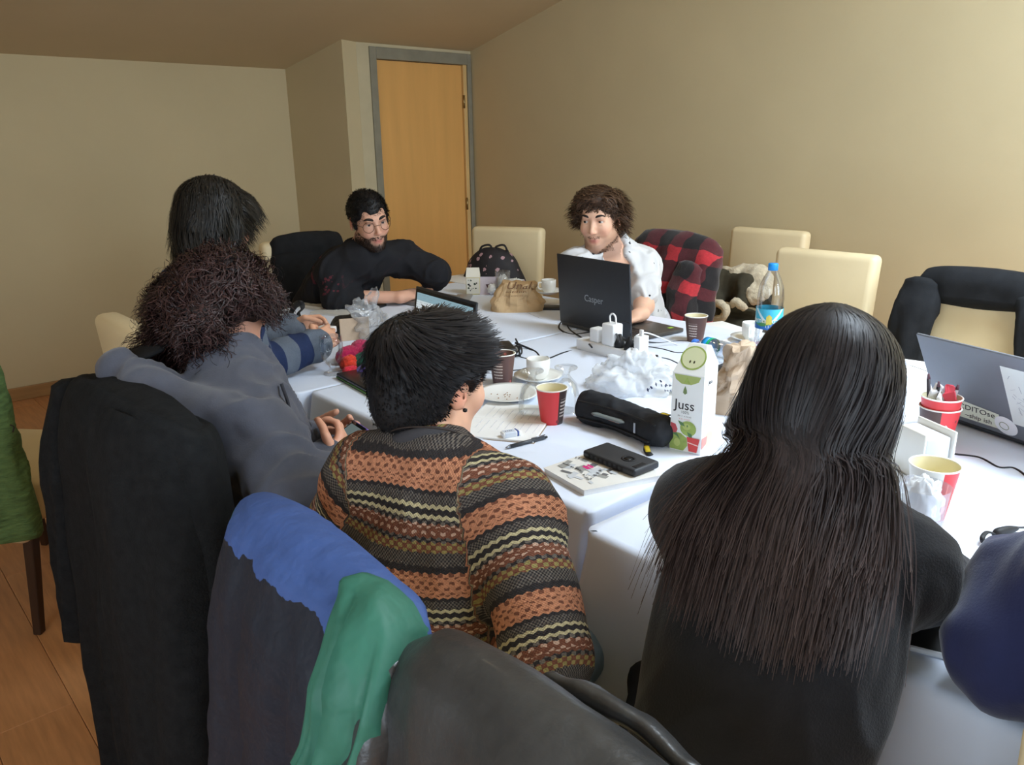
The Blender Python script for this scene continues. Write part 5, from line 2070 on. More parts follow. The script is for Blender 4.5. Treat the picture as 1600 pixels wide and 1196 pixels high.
def patch(name, pts, m, parent, R, loc, bend=None, lift=.0004, world=False):
    """flat print: 2-D outline fanned from its middle, raised by a hair's breadth"""
    p = V(pts)
    c = p.mean(0)
    q = np.concatenate([[c], p])
    v = np.concatenate([q, np.full((len(q), 1), lift)], 1)
    if bend:
        a = v[:, 0] / bend
        rr = bend + v[:, 2]
        v = np.stack([rr * np.sin(a), v[:, 1], rr * np.cos(a) - bend], 1)
    v = v @ np.asarray(R).T + V(*loc)
    n = len(p)
    return obj(name, v, [[0, i + 1, (i + 1) % n + 1] for i in range(n)], m, parent, smooth=False, world=world)


def ring2(r, n=28, sx=1.0, sy=1.0, c=(0, 0)):
    return [(c[0] + r * sx * math.cos(t), c[1] + r * sy * math.sin(t)) for t in np.linspace(0, 2 * PI, n, endpoint=False)]


def scrawl(parent, R, loc, w, h, m, seed, name='small_print', world=False, lift=.0006):
    """a line of print too small to read: a row of short uneven strokes"""
    r = np.random.default_rng(seed)
    x, parts = -w / 2, []
    while x < w / 2:
        a = r.uniform(.35, .8) * h
        hh = h * r.uniform(.55, 1.0)
        k = r.uniform(-.15, .25) * h
        parts.append((V((x, -hh / 2, lift), (x + a * .45, -hh / 2, lift), (x + a * .45 + k, hh / 2, lift), (x + k, hh / 2, lift)), [[0, 1, 2, 3]]))
        if r.uniform() < .6:
            parts.append((V((x, -h * .08, lift), (x + a, -h * .08, lift), (x + a, h * .10, lift), (x, h * .10, lift)), [[0, 1, 2, 3]]))
        x += a + h * (.25 if r.uniform() < .8 else .8)
    v, f = join(*parts)
    return obj(name, v @ np.asarray(R, float).T + V(*loc), f, m, parent, smooth=False, world=world)


def crumple(v, amp, sc, seed, sharp=True):
    n = fnoise(v, sc, seed, 2)
    n2 = fnoise(v, sc * 1.9, seed + 3, 2)
    d = (np.abs(n) - .35) * 1.0 + .5 * (np.abs(n2) - .35)
    return d * amp


# ------------------------------------------------------------------ cups
def cup_mat(name, c1, c2, a0, a1, text=True, fleck=None):
    """printed board cup: colour c1, panel c2 between compass angles, rows of small print"""
    if name in MATS:
        return MATS[name]
    N = NT(name)
    sp = N.n('ShaderNodeSeparateXYZ')
    N.l(N.coord(), sp.inputs[0])
    ang = N.math('ARCTAN2', sp.outputs[1], sp.outputs[0])
    d = N.math('ABSOLUTE', N.math('WRAP', N.math('SUBTRACT', ang, math.radians((a0 + a1) / 2)), PI, -PI))
    pan = N.math('LESS_THAN', d, math.radians((a1 - a0) / 2))
    col = N.mix(pan, S(c1), S(c2))
    vor = N.n('ShaderNodeTexVoronoi')
    vor.inputs['Scale'].default_value = 34
    N.l(N.coord(), vor.inputs['Vector'])
    if fleck:
        col = N.mix(N.math('LESS_THAN', vor.outputs['Distance'], .16), col, S(fleck))
    if text:
        row = N.math('LESS_THAN', N.math('ABSOLUTE', N.math('SUBTRACT', N.math('FRACT', N.math('DIVIDE', sp.outputs[2], .0095)), .5)), .22)
        wave = N.math('GREATER_THAN', N.math('SINE', N.math('ADD', N.math('MULTIPLY', ang, 60.0), N.math('MULTIPLY', N.math('FLOOR', N.math('DIVIDE', sp.outputs[2], .0095)), 2.3))), -.35)
        inz = N.math('MULTIPLY', N.math('GREATER_THAN', sp.outputs[2], .022), N.math('LESS_THAN', sp.outputs[2], .070))
        nar = N.math('LESS_THAN', d, math.radians(min(26, (a1 - a0) / 2 - 8)))
        col = N.mix(N.math('MULTIPLY', N.math('MULTIPLY', row, wave), N.math('MULTIPLY', inz, nar)), col, S((226, 214, 204)))
    N.l(col, N.b.inputs['Base Color'])
    N.b.inputs['Roughness'].default_value = .45
    MATS[name] = N.m
    return N.m


m_cupin = mat('cup_inside_cream', (232, 224, 190), .5)


def paper_cup(loc, label, m, rim=(240, 238, 230), h=.094, r0=.028, r1=.040, group='paper cups on the tables', rz=0.0, wavy=0.0):
    t = thing('paper_cup', loc, label, 'cup', group, rz)
    k = 10
    prof = [(r0 + (r1 - r0) * i / k, h * i / k) for i in range(k + 1)]
    prof[0] = (r0, .0)
    v, f = lathe(prof, 36)
    if wavy:
        a = np.arctan2(v[:, 1], v[:, 0])
        s = 1 - wavy * np.sin(v[:, 2] / h * 9) * (np.cos(a - 1.0) > .3)
        v[:, 0] *= s
        v[:, 1] *= s
    f = [q for q in f if len(q) == 4] + [list(range(36))[::-1]]
    obj('cup_wall', v, f, m, t)
    v, f = lathe([(0, .006), (r0 - .002, .006)] + [(r0 - .0012 + (r1 - r0) * i / k, h * i / k) for i in range(1, k + 1)], 36)
    f = [q[::-1] for q in f if len(q) < 30]
    obj('cup_lining', v, f, m_cupin, t)
    v, f = lathe([(r1 + .0018 * math.cos(a), h + .0018 * math.sin(a)) for a in np.linspace(0, 2 * PI, 10, endpoint=False)], 36, True)
    obj('rim', v, f, mat('cup_rim', rim, .5), t)
    return t


RED, BRN = (222, 62, 66), (96, 68, 62)
m_cup_red = cup_mat('cup_red_brown', RED, (64, 52, 52), -75, -5, True, (130, 40, 44))
m_cup_brown = cup_mat('cup_brown', BRN, (90, 64, 60), 150, 260, True, (176, 96, 90))
paper_cup((1.351, 1.359, 0.750), 'red paper cup with a dark printed panel in front of the upturned glasses', m_cup_red, rz=-30)
paper_cup((1.492, 1.712, 0.750), 'crinkled brown paper cup beside the black-haired head', m_cup_brown, wavy=.10)
paper_cup((2.338, 1.616, 0.750), 'brown paper cup at the right edge of the middle table, beside the open laptop', m_cup_brown, rz=-8)


def emblem(t, z, r, rz, R=.016):
    a = math.radians(rz)
    Rm = face_R(rz)
    loc = V(math.cos(a) * r, math.sin(a) * r, z)
    patch('emblem', ring2(R), mat('emblem_pale', (226, 216, 206)), t, Rm, loc, bend=r, lift=.0012)
    patch('emblem', ring2(R * .64), mat('emblem_dark', (60, 50, 50)), t, Rm, loc, bend=r, lift=.0016)
    patch('emblem', [(-.45 * R, .12 * R), (-.38 * R, -.30 * R), (0, -.42 * R), (.38 * R, -.30 * R), (.45 * R, .12 * R)], mat('emblem_pale', (226, 216, 206)), t, Rm, loc, bend=r, lift=.0020)
    for i in range(22):
        b = i / 22 * 2 * PI
        if abs(math.sin(b)) < .15:
            continue
        c = (R * .82 * math.cos(b), R * .82 * math.sin(b))
        w = R * .05
        patch('emblem_letter', ring2(w, 6, 1, 1.5, c), mat('emblem_dark', (60, 50, 50)), t, Rm, loc, bend=r, lift=.0016)


m_cup_redb = cup_mat('cup_red_emblem', RED, (84, 62, 58), 95, 205, False, (140, 50, 54))
m_cup_allred = cup_mat('cup_red_plain', RED, RED, 0, 10, False, (140, 50, 54))
base = V((1.847, 0.608, 0.750))
c1 = paper_cup(base, 'lower of two nested red paper cups, with a round coffee emblem', m_cup_redb, h=.105, r0=.029, r1=.043)
emblem(c1, .058, .0375, 206, .019)
c2 = paper_cup(base + V(0, 0, .024), 'upper of two nested red paper cups, stuffed with pens and wrappers', m_cup_allred, h=.105, r0=.0275, r1=.0425)
for i, (dx, dy, lx, ly, L, c) in enumerate(((-.012, .012, -.05, .12, .125, (60, 56, 62)), (.0, .006, -.12, .0, .11, (40, 38, 42)), (.012, -.01, .15, -.1, .10, (150, 140, 140)))):
    p0 = base + V(dx, dy, .045)
    pen = thing('pen', p0, ('purple-tipped pen standing in the nested red cups', 'black pen standing in the nested red cups', 'grey stirrer standing in the nested red cups')[i], 'pen', 'pens in the red cup')
    d = unit(V(lx, ly, 1))
    obj('barrel', *tube([p0, p0 + d * L], .0042, 10), mat('pen_%d' % i, c, .4), pen, world=True)
    obj('tip', *tube([p0 + d * L, p0 + d * (L + .012)], [.0042, .0022], 10), mat('pen_tip', (90, 60, 70), .4), pen, world=True)
m_wrap = mat('wrapper_white', (226, 224, 226), .6)
m_wrapr = mat('wrapper_red', (196, 60, 74), .5)
for i in range(7):
    a = i * 2.4
    p = base + V(.019 * math.cos(a), .019 * math.sin(a), .128 + .012 * math.sin(i * 3))
    v, f = box(-.012, .012, -.004, .004, -.022, .018, .002, 1)
    v += (crumple(v * 1.0 + i, .006, 60, i))[:, None]
    o = obj('sugar_wrapper', rotz(v, a) + 0, f, m_wrapr if i in (2, 5) else m_wrap, None, smooth=False)
    o.location = tuple(p)
    o.rotation_euler = (.35 * math.sin(a), .35 * math.cos(a), 0)
    tag(o, 'red torn sugar wrapper stuffed in the upper nested red cup' if i in (2, 5) else 'white torn sugar wrapper stuffed in the upper nested red cup', 'wrapper', 'red wrappers in the cup' if i in (2, 5) else 'white wrappers in the cup')
m_cup_plain = cup_mat('cup_red_cream', (236, 234, 226), RED, 222, 272, False)
c3 = paper_cup((1.489, 0.484, 0.750), 'open paper cup with a red stripe and cream inside, near the woman in black', m_cup_plain, h=.105, r0=.029, r1=.044)


def coffee_cup(loc, label, slabel, rz=0.0, saucer=True, r=.036, h=.062):
    loc = V(*loc)
    if saucer:
        s = thing('saucer', loc, slabel, 'saucer', 'white saucers')
        v, f = lathe([(0, .003), (.035, .003), (.04, .0), (.042, .003), (.060, .011), (.074, .017), (.0745, .019), (.060, .0145), (.042, .0075), (.03, .006), (0, .006)], 40)
        obj('dish', v, f, m_porc, s)
        loc = loc + V(0, 0, .006)
    t = thing('coffee_cup', loc, label, 'cup', 'white porcelain coffee cups', rz)
    v, f = lathe([(0, .002), (.022, .0), (.026, .004), (r - .003, .016), (r, .035), (r, h), (r - .003, h + .001), (r - .0035, h - .004), (r - .004, .03), (r - .007, .018), (0, .010)], 36)
    obj('bowl', v, f, m_porc, t)
    v, f = tube([(r - .003, 0, h * .80), (r + .016, 0, h * .82), (r + .021, 0, h * .58), (r + .014, 0, h * .36), (r - .004, 0, h * .30)], .0042, 8, 22)
    obj('handle', v, f, m_porc, t)
    return t


coffee_cup((1.592, 1.660, 0.750), 'white coffee cup behind the upturned glasses', 'white saucer behind the upturned glasses', 10)
coffee_cup((2.645, 2.682, 0.750), 'white coffee cup near the far end, left of the open black laptop', 'white saucer near the far end, left of the open black laptop', 160)
coffee_cup((2.479, 1.473, 0.750), 'white coffee cup behind the big water bottle', 'white saucer behind the big water bottle', 200)
p = thing('plate', (1.406, 1.593, 0.750), 'white plate with crumbs left of the upturned glasses', 'plate')
v, f = lathe([(0, .004), (.045, .004), (.05, .0), (.054, .004), (.078, .013), (.090, .017), (.0905, .019), (.078, .0165), (.054, .008), (0, .008)], 48)
obj('dish', v, f, m_porc, p)
for i in range(14):
    a, r = rng.uniform(0, 6.28), rng.uniform(.0, .05)
    v, f = box(-.0016, .0016, -.0012, .0012, 0, .0018, .0004, 1)
    obj('crumb', v + V(r * math.cos(a), r * math.sin(a), .0082 + .06 * max(0, r - .05)), f, mat('crumb', (150, 110, 70)), p)


def goblet(loc, label, upside=False, sc=1.0):
    t = thing('water_glass', loc, label, 'glass', 'stemmed water glasses')
    out = [(0, 0), (.031, 0), (.032, .002), (.030, .005), (.013, .012), (.010, .020), (.014, .028), (.030, .048), (.037, .075), (.038, .100), (.036, .126)]
    inn = [(.0345, .126), (.0362, .100), (.0352, .076), (.028, .050), (.010, .034), (0, .032)]
    v, f = lathe([(r * sc, z * sc) for r, z in out + inn], 36)
    if upside:
        v[:, 2] = .126 * sc - v[:, 2]
        f = [q[::-1] for q in f]
    obj('bowl', v, f, m_glass, t)
    return t


goblet((1.357, 1.438, 0.750), 'left of the two upturned stemmed glasses', True, .98)
goblet((1.443, 1.398, 0.750), 'right of the two upturned stemmed glasses, behind the red cup', True, .98)
goblet((1.179, 2.173, 0.750), 'upright stemmed glass beside the bright yarn', False, .98)


def tumbler(loc, label, r=.036, h=.11, flare=.006, fill=None, m=None, name='tumbler'):
    t = thing(name, loc, label, 'glass')
    v, f = lathe([(0, 0), (r - flare, 0), (r - flare + .001, .002), (r, h), (r - .0022, h), (r - flare - .002, .008), (0, .008)], 32)
    obj('bowl', v, f, m or m_glass, t)
    return t


def tissue(loc, size, label, seed, m=None, name='tissue', cat='tissue', squash=.7, group=None, amp=.35, sc=3.2):
    S_ = np.array([[math.sin(a) * math.cos(b), math.sin(a) * math.sin(b), math.cos(a)] for a in np.linspace(.02, PI - .02, 20) for b in np.linspace(0, 2 * PI, 32, endpoint=False)])
    d = 1 + crumple(S_, amp, sc, seed)
    v = S_ * d[:, None] * V(1, 1, squash) * size
    v[:, 2] -= v[:, 2].min()
    o = obj(name, v, ngrid(20, 32, True), m or m_paper, None, smooth=False, loc=loc)
    return tag(o, label, cat, group)


tl = V((2.470, 2.818, 0.750))
tumbler(tl, 'glass tumbler with crumpled tissue at the far end of the table', .037, .115)
tissue(tl + V(0, 0, .012), .025, 'white crumpled tissue inside the far glass tumbler', 3, squash=1.5)
tissue((2.524, 2.785, 0.750), .032, 'white crumpled tissue right of the far glass tumbler', 8, squash=1.0)
tissue((2.434, 2.856, 0.750), .022, 'white crumpled tissue left of the far glass tumbler', 12, squash=1.1)

# ------------------------------------------------------------------ small carton, card, paper bag at the far end
t = thing('drink_carton', (2.394, 2.949, 0.750), 'small pale yellow drink carton with a rolled top near the far end', 'carton', rz=228)
obj('carton_body', *box(-.036, .036, -.034, .034, 0, .085, .003, 1), mat('carton_yellow', (222, 208, 146), .5), t, smooth=False)
v = V((-.036, -.034, .085), (.036, -.034, .085), (.036, .034, .085), (-.036, .034, .085), (-.018, -.030, .125), (.010, -.030, .128), (.010, .030, .128), (-.018, .030, .125))
obj('carton_gable', v, [[0, 1, 5, 4], [1, 2, 6, 5], [2, 3, 7, 6], [3, 0, 4, 7], [4, 5, 6, 7]], mat('carton_white', (232, 228, 214), .5), t, smooth=False)
obj('carton_label', *box(.0355, .0372, -.032, .032, .006, .082, .0005, 1), mat('carton_white', (232, 228, 214)), t, smooth=False)
for i in range(16):
    r = np.random.default_rng(60 + i)
    patch('print_mark', ring2(r.uniform(.002, .005), 6, r.uniform(.6, 1.6), 1, (r.uniform(-.024, .024), r.uniform(-.028, .028))), mat('mark_green', (70, 84, 70)) if i % 3 else m_ink, t, face_R(0), (.0374, 0, .044))
t = thing('folded_card', (2.424, 2.868, 0.750), 'folded lilac card with a dark print standing beside the small carton', 'card', rz=222)
v = V((0, -.05, 0), (0, .05, 0), (-.018, .05, .085), (-.018, -.05, .085), (-.045, .05, 0), (-.045, -.05, 0))
v = np.concatenate([v, v + V(-.001, 0, -.001)])
obj('card', v, [[0, 1, 2, 3], [3, 2, 4, 5], [7, 6, 9, 8], [8, 9, 11, 10]], mat('lilac_card', (204, 194, 204), .8), t, smooth=False)
nn = unit(V(.085, 0, .018))
patch('print_mark', [(-.028, .005), (-.020, -.012), (-.004, -.022), (.010, -.034), (.014, -.026), (.006, -.012), (.010, .004), (-.002, .012), (-.012, .006)], mat('print_maroon', (84, 50, 60)), t, np.stack([V(0, 1, 0), np.cross(nn, V(0, 1, 0)), nn], 1), (-.008, .012, .045), lift=.001)


def paper_bag(loc, label, sx, sy, sz, rz, seed, top, m, name='paper_bag'):
    t = thing(name, loc, label, 'bag', None, rz)
    k, n = 22, 56
    rows = []
    for i, s in enumerate(np.linspace(0, 1, k)):
        w = 1 - (1 - top[0]) * s ** 1.5
        d = 1 - (1 - top[1]) * s ** 1.2
        a = np.linspace(0, 2 * PI, n, endpoint=False)
        e = 3.4
        x = np.sign(np.cos(a)) * np.abs(np.cos(a)) ** (2 / e) * sx * w
        y = np.sign(np.sin(a)) * np.abs(np.sin(a)) ** (2 / e) * sy * d
        rows.append(np.stack([x, y, np.full(n, s * sz)], 1))
    v = np.concatenate(rows)
    c = v * V(0, 0, 1)
    out = v - c
    out /= np.linalg.norm(out, axis=1)[:, None] + 1e-9
    hh = np.clip(v[:, 2] / sz * 3, 0, 1)
    v = v + out * (crumple(v, .030, 16, seed) * hh)[:, None] + V(0, 0, 1) * (crumple(v, .02, 22, seed + 4) * hh * np.clip(v[:, 2] / sz * 1.3 - .3, 0, 1))[:, None]
    v = np.concatenate([v, [[0, 0, v[-n:, 2].mean()], [0, 0, 0.0005]]])
    top_i, bot = k * n, k * n + 1
    f = ngrid(k, n, True).tolist() + [[(k - 1) * n + i, (k - 1) * n + (i + 1) % n, top_i] for i in range(n)] + [[(i + 1) % n, i, bot] for i in range(n)]
    obj('bag_body', v, f, m, t, smooth=False)
    return t


m_kraft = mat('kraft_paper', (196, 166, 126), .85, .2, vary=(9, .08), bump=(120, .2, .002))
m_kraft2 = mat('kraft_paper_pale', (196, 174, 150), .85, .2, vary=(9, .08), bump=(120, .2, .002))
pb = paper_bag((2.286, 2.516, 0.750), 'brown paper bag with a script logo lying near the far end of the table', .085, .115, .115, 228, 5, (.62, .62), m_kraft)
nn = unit(V(.62, 0, .78))
Rb = np.stack([V(0, 1, 0), np.cross(nn, V(0, 1, 0)), nn], 1)
m_brown_ink = mat('brown_ink', (110, 80, 56), .8)
text('Unal', .058, m_brown_ink, pb, Rb, (.069, .005, .114), shear=.3, extrude=.0006)
scrawl(pb, Rb, (.087, -.005, .090), .085, .011, m_brown_ink, 2, lift=.001)
scrawl(pb, Rb, (.097, -.005, .075), .10, .007, m_brown_ink, 3, lift=.001)
paper_bag((1.776, 1.085, 0.750), 'crumpled plain brown paper bag behind the juice carton', .062, .072, .175, 30, 11, (.75, .45), m_kraft2)

# ------------------------------------------------------------------ magazines, laptops and flat things at the far end
def slab_thing(name, loc, rz, sx, sy, h, m, label, cat, edge=None, bev=.002, group=None, part='cover'):
    t = thing(name, loc, label, cat, group, rz)
    if edge:
        obj('pages', *box(-sx / 2 + .002, sx / 2 - .002, -sy / 2 + .002, sy / 2 - .002, .001, h - .001, .0004, 1), edge, t, smooth=False)
        obj(part, *join(box(-sx / 2, sx / 2, -sy / 2, sy / 2, h - .0012, h, .0003, 1), box(-sx / 2, sx / 2, -sy / 2, sy / 2, 0, .0012, .0003, 1), box(-sx / 2, -sx / 2 + .0012, -sy / 2, sy / 2, 0, h, .0003, 1)), m, t, smooth=False)
    else:
        obj(part, *box(-sx / 2, sx / 2, -sy / 2, sy / 2, 0, h, bev, 2), m, t)
    return t


m_mag = mat('magazine_white', (226, 224, 218), .35, .4)
m_maroon = mat('maroon_print', (120, 36, 66), .4)
m_greyprint = mat('grey_print', (150, 150, 146), .5)
mg = slab_thing('magazine', (1.758, 3.197, 0.750), 12, .21, .29, .012, m_mag, 'magazine with a maroon band lying before the bearded man', 'magazine', m_paper)
patch('print_band', [(-.10, -.05), (.10, .02), (.10, .045), (-.10, -.025)], m_maroon, mg, UP, (-.02, -.05, .0122))
for i, (a, b, w, h2) in enumerate(((-.05, .06, .06, .016), (.03, .085, .05, .010), (.01, .04, .09, .008), (-.04, .10, .05, .012))):
    patch('print_block', [(a - w / 2, b - h2 / 2), (a + w / 2, b - h2 / 2), (a + w / 2, b + h2 / 2), (a - w / 2, b + h2 / 2)], m_greyprint, mg, UP, (0, 0, .0122))
slab_thing('magazine', V((1.677, 3.011, 0.750)) + V(.02, 0, 0), 24, .15, .22, .010, m_mag, 'white booklet lying in front of the maroon-banded magazine', 'magazine', m_paper)
slab_thing('notebook', V((1.749, 3.058, 0.750)) + V(.045, .01, 0), 24, .17, .24, .012, m_black, 'black notebook under the small dark pouch', 'notebook')
pch = thing('pouch', (1.497, 2.608, 0.750), 'small black pouch box with a cardboard side beside the hands', 'pouch', rz=-20)
S1 = Sdf((-.09, -.09, -.02), (.09, .09, .12), .005)
S1.cap((-.025, -.05, .035), (-.025, .05, .035), .034, .034, .03)
S1.cap((.03, -.05, .04), (.03, .05, .04), .036, .036, .03)
S1.half((0, 0, .001), (0, 0, -1))
v, f = S1.mesh(2)
obj('pouch_body', v + vnormals(v, f) * (fnoise(v, 45, 2) * .004)[:, None], f, mat('black_satin', (36, 36, 36), .5), pch)
obj('pouch_side', *box(-.05, .06, -.095, -.090, .0, .085, .002, 1), m_kraft2, pch, smooth=False)
slab_thing('laptop', (2.114, 3.027, 0.750), 4, .24, .34, .020, mat('grey_aluminium', (138, 136, 132), .4, .5, metal=.5), 'closed grey laptop under the bearded man\'s hands', 'laptop', part='lid')
slab_thing('phone', (2.275, 2.880, 0.750), -45, .075, .15, .009, mat('grey_phone', (150, 150, 150), .35), 'grey phone lying beside the small yellow carton', 'phone', bev=.003)
slab_thing('tablet', (2.405, 2.391, 0.750), 40, .075, .22, .012, m_black, 'slim black case lying between the paper bag and the black laptop', 'case', bev=.004)
mg = slab_thing('magazine', (2.507, 2.497, 0.750), 34, .11, .20, .006, m_mag, 'white magazine with a pink corner beneath the far white cup', 'magazine', m_paper)
patch('print_block', [(-.05, .07), (-.02, .07), (-.02, .095), (-.05, .095)], mat('pink_print', (190, 90, 130)), mg, UP, (0, 0, .0062))
slab_thing('placemat', (2.683, 3.258, 0.750), 0, .30, .40, .003, m_paper, 'white paper sheet at the far corner under the small carton', 'paper', bev=.0005)

# jar and strap beside the back hand
t = thing('glass_bottle', (1.425, 3.029, 0.750), 'short clear glass bottle with a wide mouth beside the striped sleeves', 'bottle')
v, f = lathe([(0, 0), (.036, 0), (.040, .006), (.040, .05), (.036, .068), (.022, .092), (.020, .098), (.024, .102), (.024, .112), (.021, .112), (.018, .098), (.020, .090), (.034, .064), (.037, .05), (.037, .010), (0, .008)], 36)
obj('bottle_body', v, f, m_glass, t)
v, f = lathe([(0, .0085), (.0365, .0105), (.0365, .038), (0, .038)], 30)
obj('water', v, f, glassy('water_body', (.93, .96, .97), gloss=.6), t)
t = thing('strap', (1.515, 3.046, 0.750), 'black strap loop standing beside the glass bottle', 'strap')
obj('webbing', *tube([(1.434, 2.975, 0.765), (1.450, 2.976, 0.800), (1.433, 2.896, 0.840), (1.434, 2.859, 0.850), (1.460, 2.898, 0.820), (1.466, 2.954, 0.790), (1.467, 2.940, 0.765)], .012, 8, 40, flat=.35), m_blackmatte, t, world=True)
ph = slab_thing('battery_pack', V((1.277, 2.374, 0.835)), 30, .035, .06, .022, m_whitepl, 'small white object held in both hands above the table', 'gadget', bev=.004)


# clear bags
def poly_bag(loc, label, sx, sy, sz, rz, seed, m, name='plastic_bag', peak=.55):
    k, n = 44, 84
    rows = []
    for s in np.linspace(0, 1, k):
        w = (1 - s ** 1.6) * 1.0 + peak * .25 * s
        a = np.linspace(0, 2 * PI, n, endpoint=False)
        rows.append(np.stack([sx * w * np.cos(a), sy * w * np.sin(a), np.full(n, sz * s)], 1))
    v = np.concatenate(rows)
    out = v * V(1, 1, .3)
    out /= np.linalg.norm(out, axis=1)[:, None] + 1e-9
    v = v + out * (crumple(v, .055, 17, seed))[:, None] * np.clip(v[:, 2] / sz * 4 + .3, 0, 1)[:, None]
    v = v + out * (crumple(v, .012, 48, seed + 9))[:, None]
    v[:, 2] += crumple(v, .012, 34, seed + 5)
    v[:, 2] = np.maximum(v[:, 2], .001)
    v = rotz(v, math.radians(rz))
    o = obj(name, v, ngrid(k, n, True), m, None, smooth=False, loc=loc)
    return tag(o, label, 'bag')


m_film = glassy('clear_film', (.96, .965, .97), body=.20, body_col=(240, 244, 248), gloss=.6)
m_film_w = glassy('white_film', (.95, .96, .97), body=.42, body_col=(252, 254, 255), gloss=.35)
poly_bag((1.538, 2.505, 0.750), 'clear plastic bag standing crumpled behind the bright yarn', .05, .06, .16, 20, 21, m_film, peak=1.3)
bagw = poly_bag((1.729, 1.411, 0.750), 'white translucent plastic bag crumpled between the power strip and the pencil case', .10, .13, .115, 30, 33, m_film_w)
poly_bag((1.847, 1.349, 0.750), 'flat crumpled clear plastic wrapper beside the juice carton', .09, .10, .045, 0, 37, m_film_w)
for i, (px, w, h) in enumerate((((1.728, 1.353, 0.790), .05, .010), ((1.697, 1.300, 0.787), .05, .014), ((1.732, 1.274, 0.785), .045, .012), ((1.711, 1.249, 0.780), .04, .008))):
    nn = unit(V(-.5, -.45, .75))
    x = unit(np.cross(V(0, 0, 1), nn) + V(0, 0, (.5 if i == 1 else .0)))
    scrawl(bagw, np.stack([x, np.cross(nn, x), nn], 1), V(px), w, h, mat('navy_print', (60, 66, 96)), 20 + i, world=True)


# yarn / knitted socks bundle
def yarn():
    cols = [((176, 32, 80), (1.288, 2.262, 0.750), (.055, .035, .030), 30), ((206, 60, 40), (1.240, 2.176, 0.750), (.030, .028, .026), 0), ((28, 112, 84), (1.299, 2.171, 0.750), (.050, .034, .028), 35), ((92, 66, 150), (1.262, 2.101, 0.750), (.055, .030, .016), 30), ((196, 48, 100), (1.356, 2.288, 0.750), (.06, .04, .032), 50), ((208, 42, 60), (1.215, 2.127, 0.750), (.026, .022, .014), 10)]
    names = ['magenta', 'orange', 'green', 'violet', 'pink', 'red']
    for (c, p, r, a), nm in zip(cols, names):
        ph_ = np.linspace(0, 2 * PI, 36, endpoint=False)
        v = np.array([[r[0] * math.sin(t) * math.cos(q), r[1] * math.sin(t) * math.sin(q), r[2] * math.cos(t)] for t in np.linspace(.02, PI - .02, 30) for q in ph_])
        rad = v / (np.linalg.norm(v, axis=1)[:, None] + 1e-9)
        v = v + rad * (.0022 * np.sin(v[:, 1] * 900) + .002 * fnoise(v, 90, a))[:, None]
        v[:, 2] = np.maximum(v[:, 2] + r[2] * .8, 0)
        o = obj('knitted_sock', rotz(v, math.radians(a)), ngrid(30, 36, True), mat('yarn_' + nm, c, .9, .2, vary=(120, .3), bump=(300, .5, .003), sheen=.2), None, loc=p)
        tag(o, nm + ' knitted bundle in the bright pile of yarn by the stemmed glass', 'knitwear', 'bright knitted bundles')


yarn()


# ------------------------------------------------------------------ open laptops
def laptop(loc, rz, w, d, lid, alpha, mbase, mlid, label, screen=None, trim=None, keys=True, th=.018):
    """hinge line along local y, base towards +x (the user), lid leaning back by alpha-90"""
    t = thing('laptop', loc, label, 'laptop', None, rz)
    obj('base', *box(.0, d, -w / 2, w / 2, .003, th, .004, 2), mbase, t)
    if keys:
        parts = []
        for r in range(6):
            for c in range(15):
                x0, y0 = .025 + r * .0175, -w / 2 + .022 + c * (w - .044) / 15
                parts.append(box(x0, x0 + .015, y0, y0 + (w - .044) / 15 - .003, th - .001, th + .0015))
        obj('keys', *join(*parts), mat('key_black', (24, 24, 26), .5), t, smooth=False, kind='stuff')
        obj('touchpad', *box(d - .09, d - .02, -.055, .045, th - .001, th + .0006), mat('touchpad', (52, 50, 50), .35), t, smooth=False)
    a = math.radians(alpha)
    u = V(math.cos(a), 0, math.sin(a))
    nrm = V(math.sin(a), 0, -math.cos(a))
    o = V(-.002, 0, th - .002)

    def place(v):
        return o + v[:, 0:1] * u + v[:, 1:2] * V(0, 1, 0) + v[:, 2:3] * nrm
    v, f = box(.0, lid, -w / 2, w / 2, -.004, .003, .0028, 2)
    obj('lid', place(v), f, mlid, t)
    v, f = box(.012, lid - .008, -w / 2 + .008, w / 2 - .008, .003, .0036)
    bz = obj('bezel', place(v), f, mat('bezel_black', (16, 16, 18), .4), t, smooth=False)
    v, f = box(.026, lid - .018, -w / 2 + .015, w / 2 - .015, .0036, .0040)
    obj('screen', place(v), f, screen or mat('screen_off', (8, 9, 12), .15, .5), t, smooth=False)
    v, f = tube([(0, -w / 2 + .03, th - .002), (0, w / 2 - .03, th - .002)], .007, 10)
    obj('hinge', v, f, mbase, t)
    if trim:
        obj('trim', *tube([(d + .001, -w / 2 + .004, .006), (d + .001, w / 2 - .004, .006)], .0022, 6), trim, t)
        obj('trim', *tube([(.02, w / 2 + .001, .006), (d - .002, w / 2 + .001, .006)], .0022, 6), trim, t)
    return t, place, u, nrm


def screen_mat():
    N = NT('lit_screen')
    sp = N.n('ShaderNodeSeparateXYZ')
    N.l(N.coord('Generated'), sp.inputs[0])
    col = N.ramp(sp.outputs[2], [(0, S((196, 206, 210))), (.86, S((188, 204, 208))), (.88, S((128, 160, 172))), (1, S((140, 170, 180)))], 'CONSTANT')
    rows = N.math('LESS_THAN', N.math('FRACT', N.math('MULTIPLY', sp.outputs[2], 26.0)), .35)
    nz = N.noise(N.coord('Generated'), 30, 2)
    m_ = N.math('MULTIPLY', N.math('MULTIPLY', rows, N.math('GREATER_THAN', nz, .5)), .4)
    col = N.mix(m_, col, S((120, 130, 140)))
    N.l(col, N.b.inputs['Emission Color'])
    N.b.inputs['Emission Strength'].default_value = 1.0
    N.b.inputs['Base Color'].default_value = (.02, .02, .02, 1)
    N.b.inputs['Roughness'].default_value = .3
    return N.m


